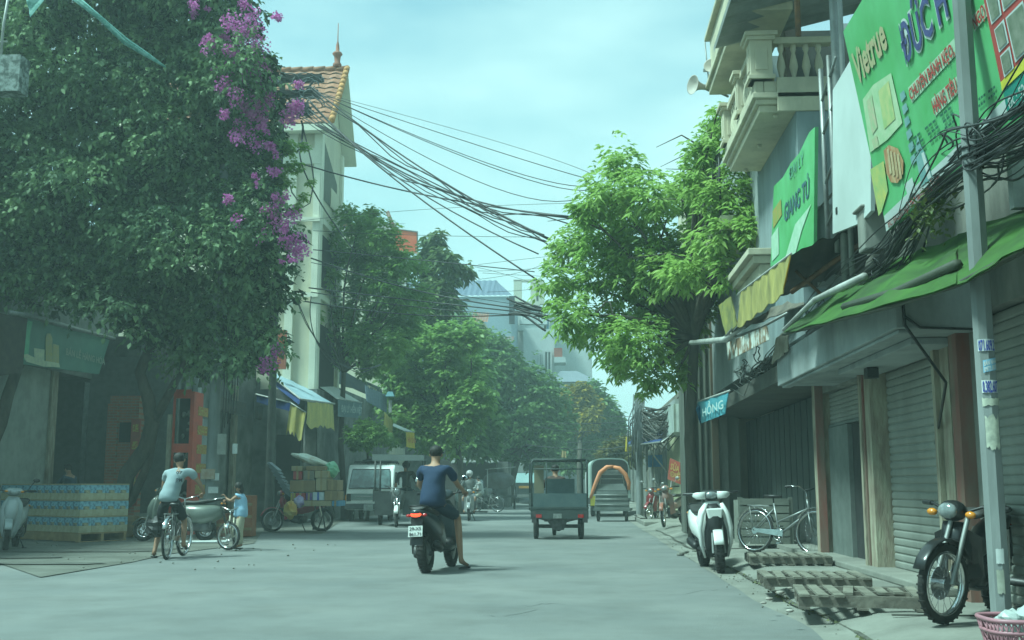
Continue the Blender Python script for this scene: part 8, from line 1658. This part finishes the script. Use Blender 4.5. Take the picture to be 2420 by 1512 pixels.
# ---------------------------------------------------------------- covered truck and tipped cart with orange tube on the right
g0, g1 = AZ(1404, 1222, 0), AZ(1488, 1230, 0); ty = 36.5; cx = AY(1446, 1220, ty).x
t = thing('covered_truck', 'small truck with pale domed canvas cover seen from behind at the right', 'truck', (AY(1442, 1200, 42).x, 42, 0), R(2))
W2 = 1.46 / 2; zt = AY(1442, 1082, 42).z
b = MB(); pr = [(-W2, .75)] + [(W2 * math.copysign(abs(math.cos(a)) ** .5, math.cos(a)), zt - .38 + .38 * abs(math.sin(a)) ** .8) for a in [math.pi - i * math.pi / 12 for i in range(13)]] + [(W2, .75)]
b.prism(pr, .0, 3.2, 'y'); b.prism([(-W2 - .03, .70), (W2 + .03, .70), (W2 + .03, .85), (-W2 - .03, .85)], -.06, 3.2, 'y'); cv = b.build('canvas_cover', mat('canvas_pale', (.34, .42, .38), (.28, .35, .32), scale=1.2, rough=.8), t, world=False)
b = MB(); pr2 = [(x * .93, (z - .75) * .90 + .85) for x, z in pr]; b.prism(pr2, -.012, -.004, 'y'); b.build('opening_shade', M_dark, t, world=False)  # flat plate over the closed cover, the opening's shade put into its colour
b = MB(); b.bb((-W2, .2, .45), (W2, 3.2, .69)); b.build('chassis', M_eng, t, world=False)
for s_ in (-1, 1): wheel(t, .7, .34, .18, 5, M_eng, 'wheel', x=s_ * .62)
b = MB(); b.bb((-.72, 3.3, .5), (.72, 4.9, 1.75)); b.build('cab', M_van, t, world=False, bevel=.08)
b = MB(); b.bb((-W2 - .02, -.075, .42), (-W2 + .16, -.062, .78)); b.build('yellow_board', mat('board_yellow', (.55, .48, .05), rough=.6), t, world=False)
t = thing('tipped_cart', 'old grey three-wheeled cart with an orange tube bent over its bars', 'cart', (cx, ty, 0), R(-6))
M_crt = mat('cart_grey', (.10, .12, .115), (.055, .07, .065), scale=3, rough=.7, dirt=.3)
for s_ in (-1, 1): wheel(t, .15, .24, .10, 5, M_eng, 'wheel', x=s_ * .46)
b = MB(); b.slab((-.58, -.1, .40), (.58, -.1, .40), (.50, .02, .98), (-.50, .02, .98), .05, (0, 1, 0)); b.bb((-.60, -.14, .34), (.60, 1.2, .42)); b.slab((-.48, .02, 1.0), (.48, .02, 1.0), (.40, .10, 1.22), (-.40, .10, 1.22), .04, (0, 1, 0)); b.build('body', M_crt, t, world=False)
b = MB()
for z in (.55, .72, .86): b.tube([(-.55, -.13 + (z - .4) * .2, z), (.55, -.13 + (z - .4) * .2, z)], .015)
b.tube([(-.40, .06, 1.2), (-.34, .1, 1.52), (.34, .1, 1.52), (.40, .06, 1.2)], .02); b.tube([(-.36, .1, 1.38), (.36, .1, 1.38)], .015); b.slab((-.32, .1, 1.53), (.32, .1, 1.53), (.30, .14, 1.66), (-.30, .14, 1.66), .03, (0, 1, 0)); b.build('rails', M_steel, t, world=False)
b = MB(); b.tube([(-.70, .1, .75), (-.62, .06, 1.0), (-.50, .04, 1.3), (-.38, .04, 1.58), (-.15, .04, 1.76), (.06, .04, 1.78)], [.05, .06, .07, .075, .075, .05], 10); b.tube([(.06, .04, 1.77), (.25, .04, 1.72), (.45, .04, 1.52), (.56, .05, 1.25), (.55, .08, 1.02)], [.05, .075, .075, .07, .05], 10); b.build('orange_tube', mat('orange_tube', (.62, .20, .07), (.55, .22, .12), scale=3, rough=.6), t, world=False)
# ---------------------------------------------------------------- parked bikes at the far right
p = AZ(1590, 1248, .1); motorbike('motorbike with grey tank parked nose-out beside the corrugated wall', (p.x + .1, p.y + .7, .12), R(150), R(4), mat('grey_red', (.22, .20, .19), (.30, .10, .06), scale=2, rough=.4), steer=R(18), plate_lines=None)
p = AZ(1532, 1238, .0); motorbike('dark red motorbike parked at the right kerb beside the tipped cart', (p.x + .2, p.y + 1.2, .05), R(165), R(-4), mat('dark_red_paint', (.26, .02, .03), (.18, .02, .02), rough=.3, coat=.5), steer=R(-15))
p = AZ(1545, 1215, .1); motorbike('third parked motorbike, behind the dark red one at the right kerb', (p.x + .6, p.y + 2.0, .1), R(185), R(3), MATS['dark_blue_paint'])
b = MB(); a, c = AZ(1478, 1216, 0), AZ(1590, 1222, 0); b.bb((2.0, 32.0, .0), (3.4, 37, .14)); b.bb((2.02, 34.5, .142), (2.2, 38, .2)); tag(b.build('kerb_slab', M_walk, bevel=.03), 'pale concrete slab step under the parked bikes at the right', 'step')
# ================================================================ OVERHEAD CABLES
def cable(label, pts, r, Ys, sag=.0, n=14, m=M_cab, group=None, twin=0):
    # pts: pixel sight lines of the ends (and optional middle), Ys: their distances along the street
    P = [AY(x, y, Y) for (x, y), Y in zip(pts, Ys)]
    if len(P) == 2: path = [P[0].lerp(P[1], i / n) - Vector((0, 0, sag * 4 * (i / n) * (1 - i / n))) for i in range(n + 1)]
    else:
        A, M_, B_ = P; ctl = M_ * 2 - (A + B_) / 2; path = [(A * (1 - f) ** 2 + ctl * 2 * f * (1 - f) + B_ * f * f) for f in [i / n for i in range(n + 1)]]
    b = MB(); b.tube(path, r, 5)
    for k in range(twin): o = Vector((0, .02 * (k + 1), -.06 * (k + 1))); b.tube([p + o * (1 + .8 * math.sin(i * 1.3 + k)) for i, p in enumerate(path)], r * .7, 4)
    return tag(b.build('overhead_cable', m), label, 'cable', group)
HX = UY - .3
GT = 'thin high cables fanning right from the tall pole'
for i, (a, mid, c) in enumerate((((880, 272), (1160, 330), (1400, 412)), ((882, 272), (1150, 350), (1395, 424)), ((830, 285), (1150, 385), (1400, 440)), ((820, 280), (1160, 395), (1395, 448)), ((850, 355), (1120, 425), (1370, 468)))):
    cable('thin high cable sweeping from the tall pole to the right-hand tree', [(740, 215), mid, c], .010 if i else .006, (HX, 25.5, 23.0), group=GT)
cable('thick twin cable dropping from the tall pole to the bright green tree', [(735, 205), (1000, 400), (1300, 565)], .020, (HX, 26, 23.5), twin=2)
cable('second thick cable bundle crossing it in mid sky', [(720, 250), (1000, 430), (1345, 512)], .020, (HX, 26, 23.5), twin=2)
cable('thick cable from the arm ending low in the green tree', [(705, 270), (1050, 465), (1290, 570)], .016, (HX, 26, 23.5), twin=1)
cable('steep cable falling from the tall pole to the tree at its left edge', [(725, 230), (940, 420), (1272, 600)], .016, (HX, 26, 23.8))
cable('steepest cable reaching down to the tree below the others', [(735, 245), (935, 425), (1275, 665)], .020, (HX, 26, 24.0))
cable('long cable leaving the climber and crossing under the bundle', [(690, 380), (1000, 460), (1360, 513)], .019, (26.5, 26, 23.5))
cable('dark cable with a joint sleeve between the climber and the green tree', [(745, 290), (1100, 470), (1285, 555)], .016, (HX, 26, 23.5), twin=1)
cable('steep service cable running down in front of the beige house', [(715, 330), (730, 430), (835, 590)], .020, (27.5, 27.5, 33))
GM = 'cables strung level across the street below the billboard'
cable('upper level cable passing the red billboard', [(740, 545), (1000, 556), (1275, 560)], .008, (30, 34, 30), group=None)
cable('faint cable rising slightly above the billboard level', [(680, 525), (1000, 495), (1350, 480)], .007, (32, 36, 32))
cable('teal cable crossing before the thin tree', [(740, 590), (1000, 615), (1262, 642)], .014, (28, 30, 26))
for i, (a, mid, c) in enumerate((((735, 610), (1000, 690), (1280, 735)), ((730, 680), (1000, 712), (1278, 742)), ((735, 690), (980, 725), (1275, 748)), ((720, 712), (1000, 745), (1275, 740)), ((735, 620), (1050, 690), (1230, 720)))):
    cable('dark cable in the low band crossing the street above the trees', [a, mid, c], (.022, .020, .014, .020, .010)[i], (28, 32, 28), group='dark low cables crossing above the trees')
bundle('cable_bundle', 'tight dark cable bundle entering the left side of the green tree', [AY(1215, 722, 27.5), AY(1260, 735, 27.2), AY(1300, 745, 27)], 10, .10, .02, 3, M_cab)
GF2 = 'faint distant cables across the sky gap'
for (a, mid, c) in (((1130, 625), (1240, 612), (1350, 600)), ((1130, 640), (1220, 638), (1340, 625)), ((1130, 660), (1240, 640), (1330, 600)), ((1150, 690), (1240, 685), (1290, 675)), ((1120, 630), (1200, 650), (1290, 680)), ((1140, 645), (1230, 650), (1330, 655))):
    cable('faint far cable crossing the sky beside the green tree', [a, mid, c], .009, (45, 45, 40), group=GF2)
GR = 'cables running from the trees to the cable-wrapped pole'
for (a, mid, c, r_) in (((1400, 978), (1450, 984), (1512, 983), .012), ((1290, 1000), (1420, 1000), (1515, 985), .014), ((1340, 1045), (1430, 1040), (1515, 1012), .014), ((1240, 1050), (1400, 1062), (1512, 1040), .020), ((1250, 1000), (1360, 1020), (1514, 1000), .012), ((1380, 1078), (1450, 1072), (1514, 1066), .010)):
    cable('dark cable ending at the wrapped pole on the right', [a, mid, c], r_, (55, 48, 38), group=GR)
cable('drooping cables hanging below the beige house windows', [(700, 700), (790, 850), (900, 860)], .014, (29, 30, 33), twin=1)
cable('loose cable loop dangling beside the climber edge', [(735, 700), (745, 800), (800, 870)], .014, (28.2, 29, 32))
# ---------------------------------------------------------------- haze
b = MB(); b.bb((-120, -8, -1.1), (120, 230, 40))  # air volume added to lift the blacks, in place of a windscreen veil
hz = b.build('veil_haze', []); struct(hz, 'stuff')
hm = bpy.data.materials.new('veil_air'); hm.use_nodes = True; hn = hm.node_tree.nodes; hn.remove(hn['Principled BSDF'])
hv = hn.new('ShaderNodeVolumePrincipled'); hv.inputs['Color'].default_value = (.80, 1.0, .98, 1); hv.inputs['Density'].default_value = 0.0022; hv.inputs['Anisotropy'].default_value = 0.2
hm.node_tree.links.new(hv.outputs[0], hn['Material Output'].inputs['Volume']); hz.data.materials.append(hm)
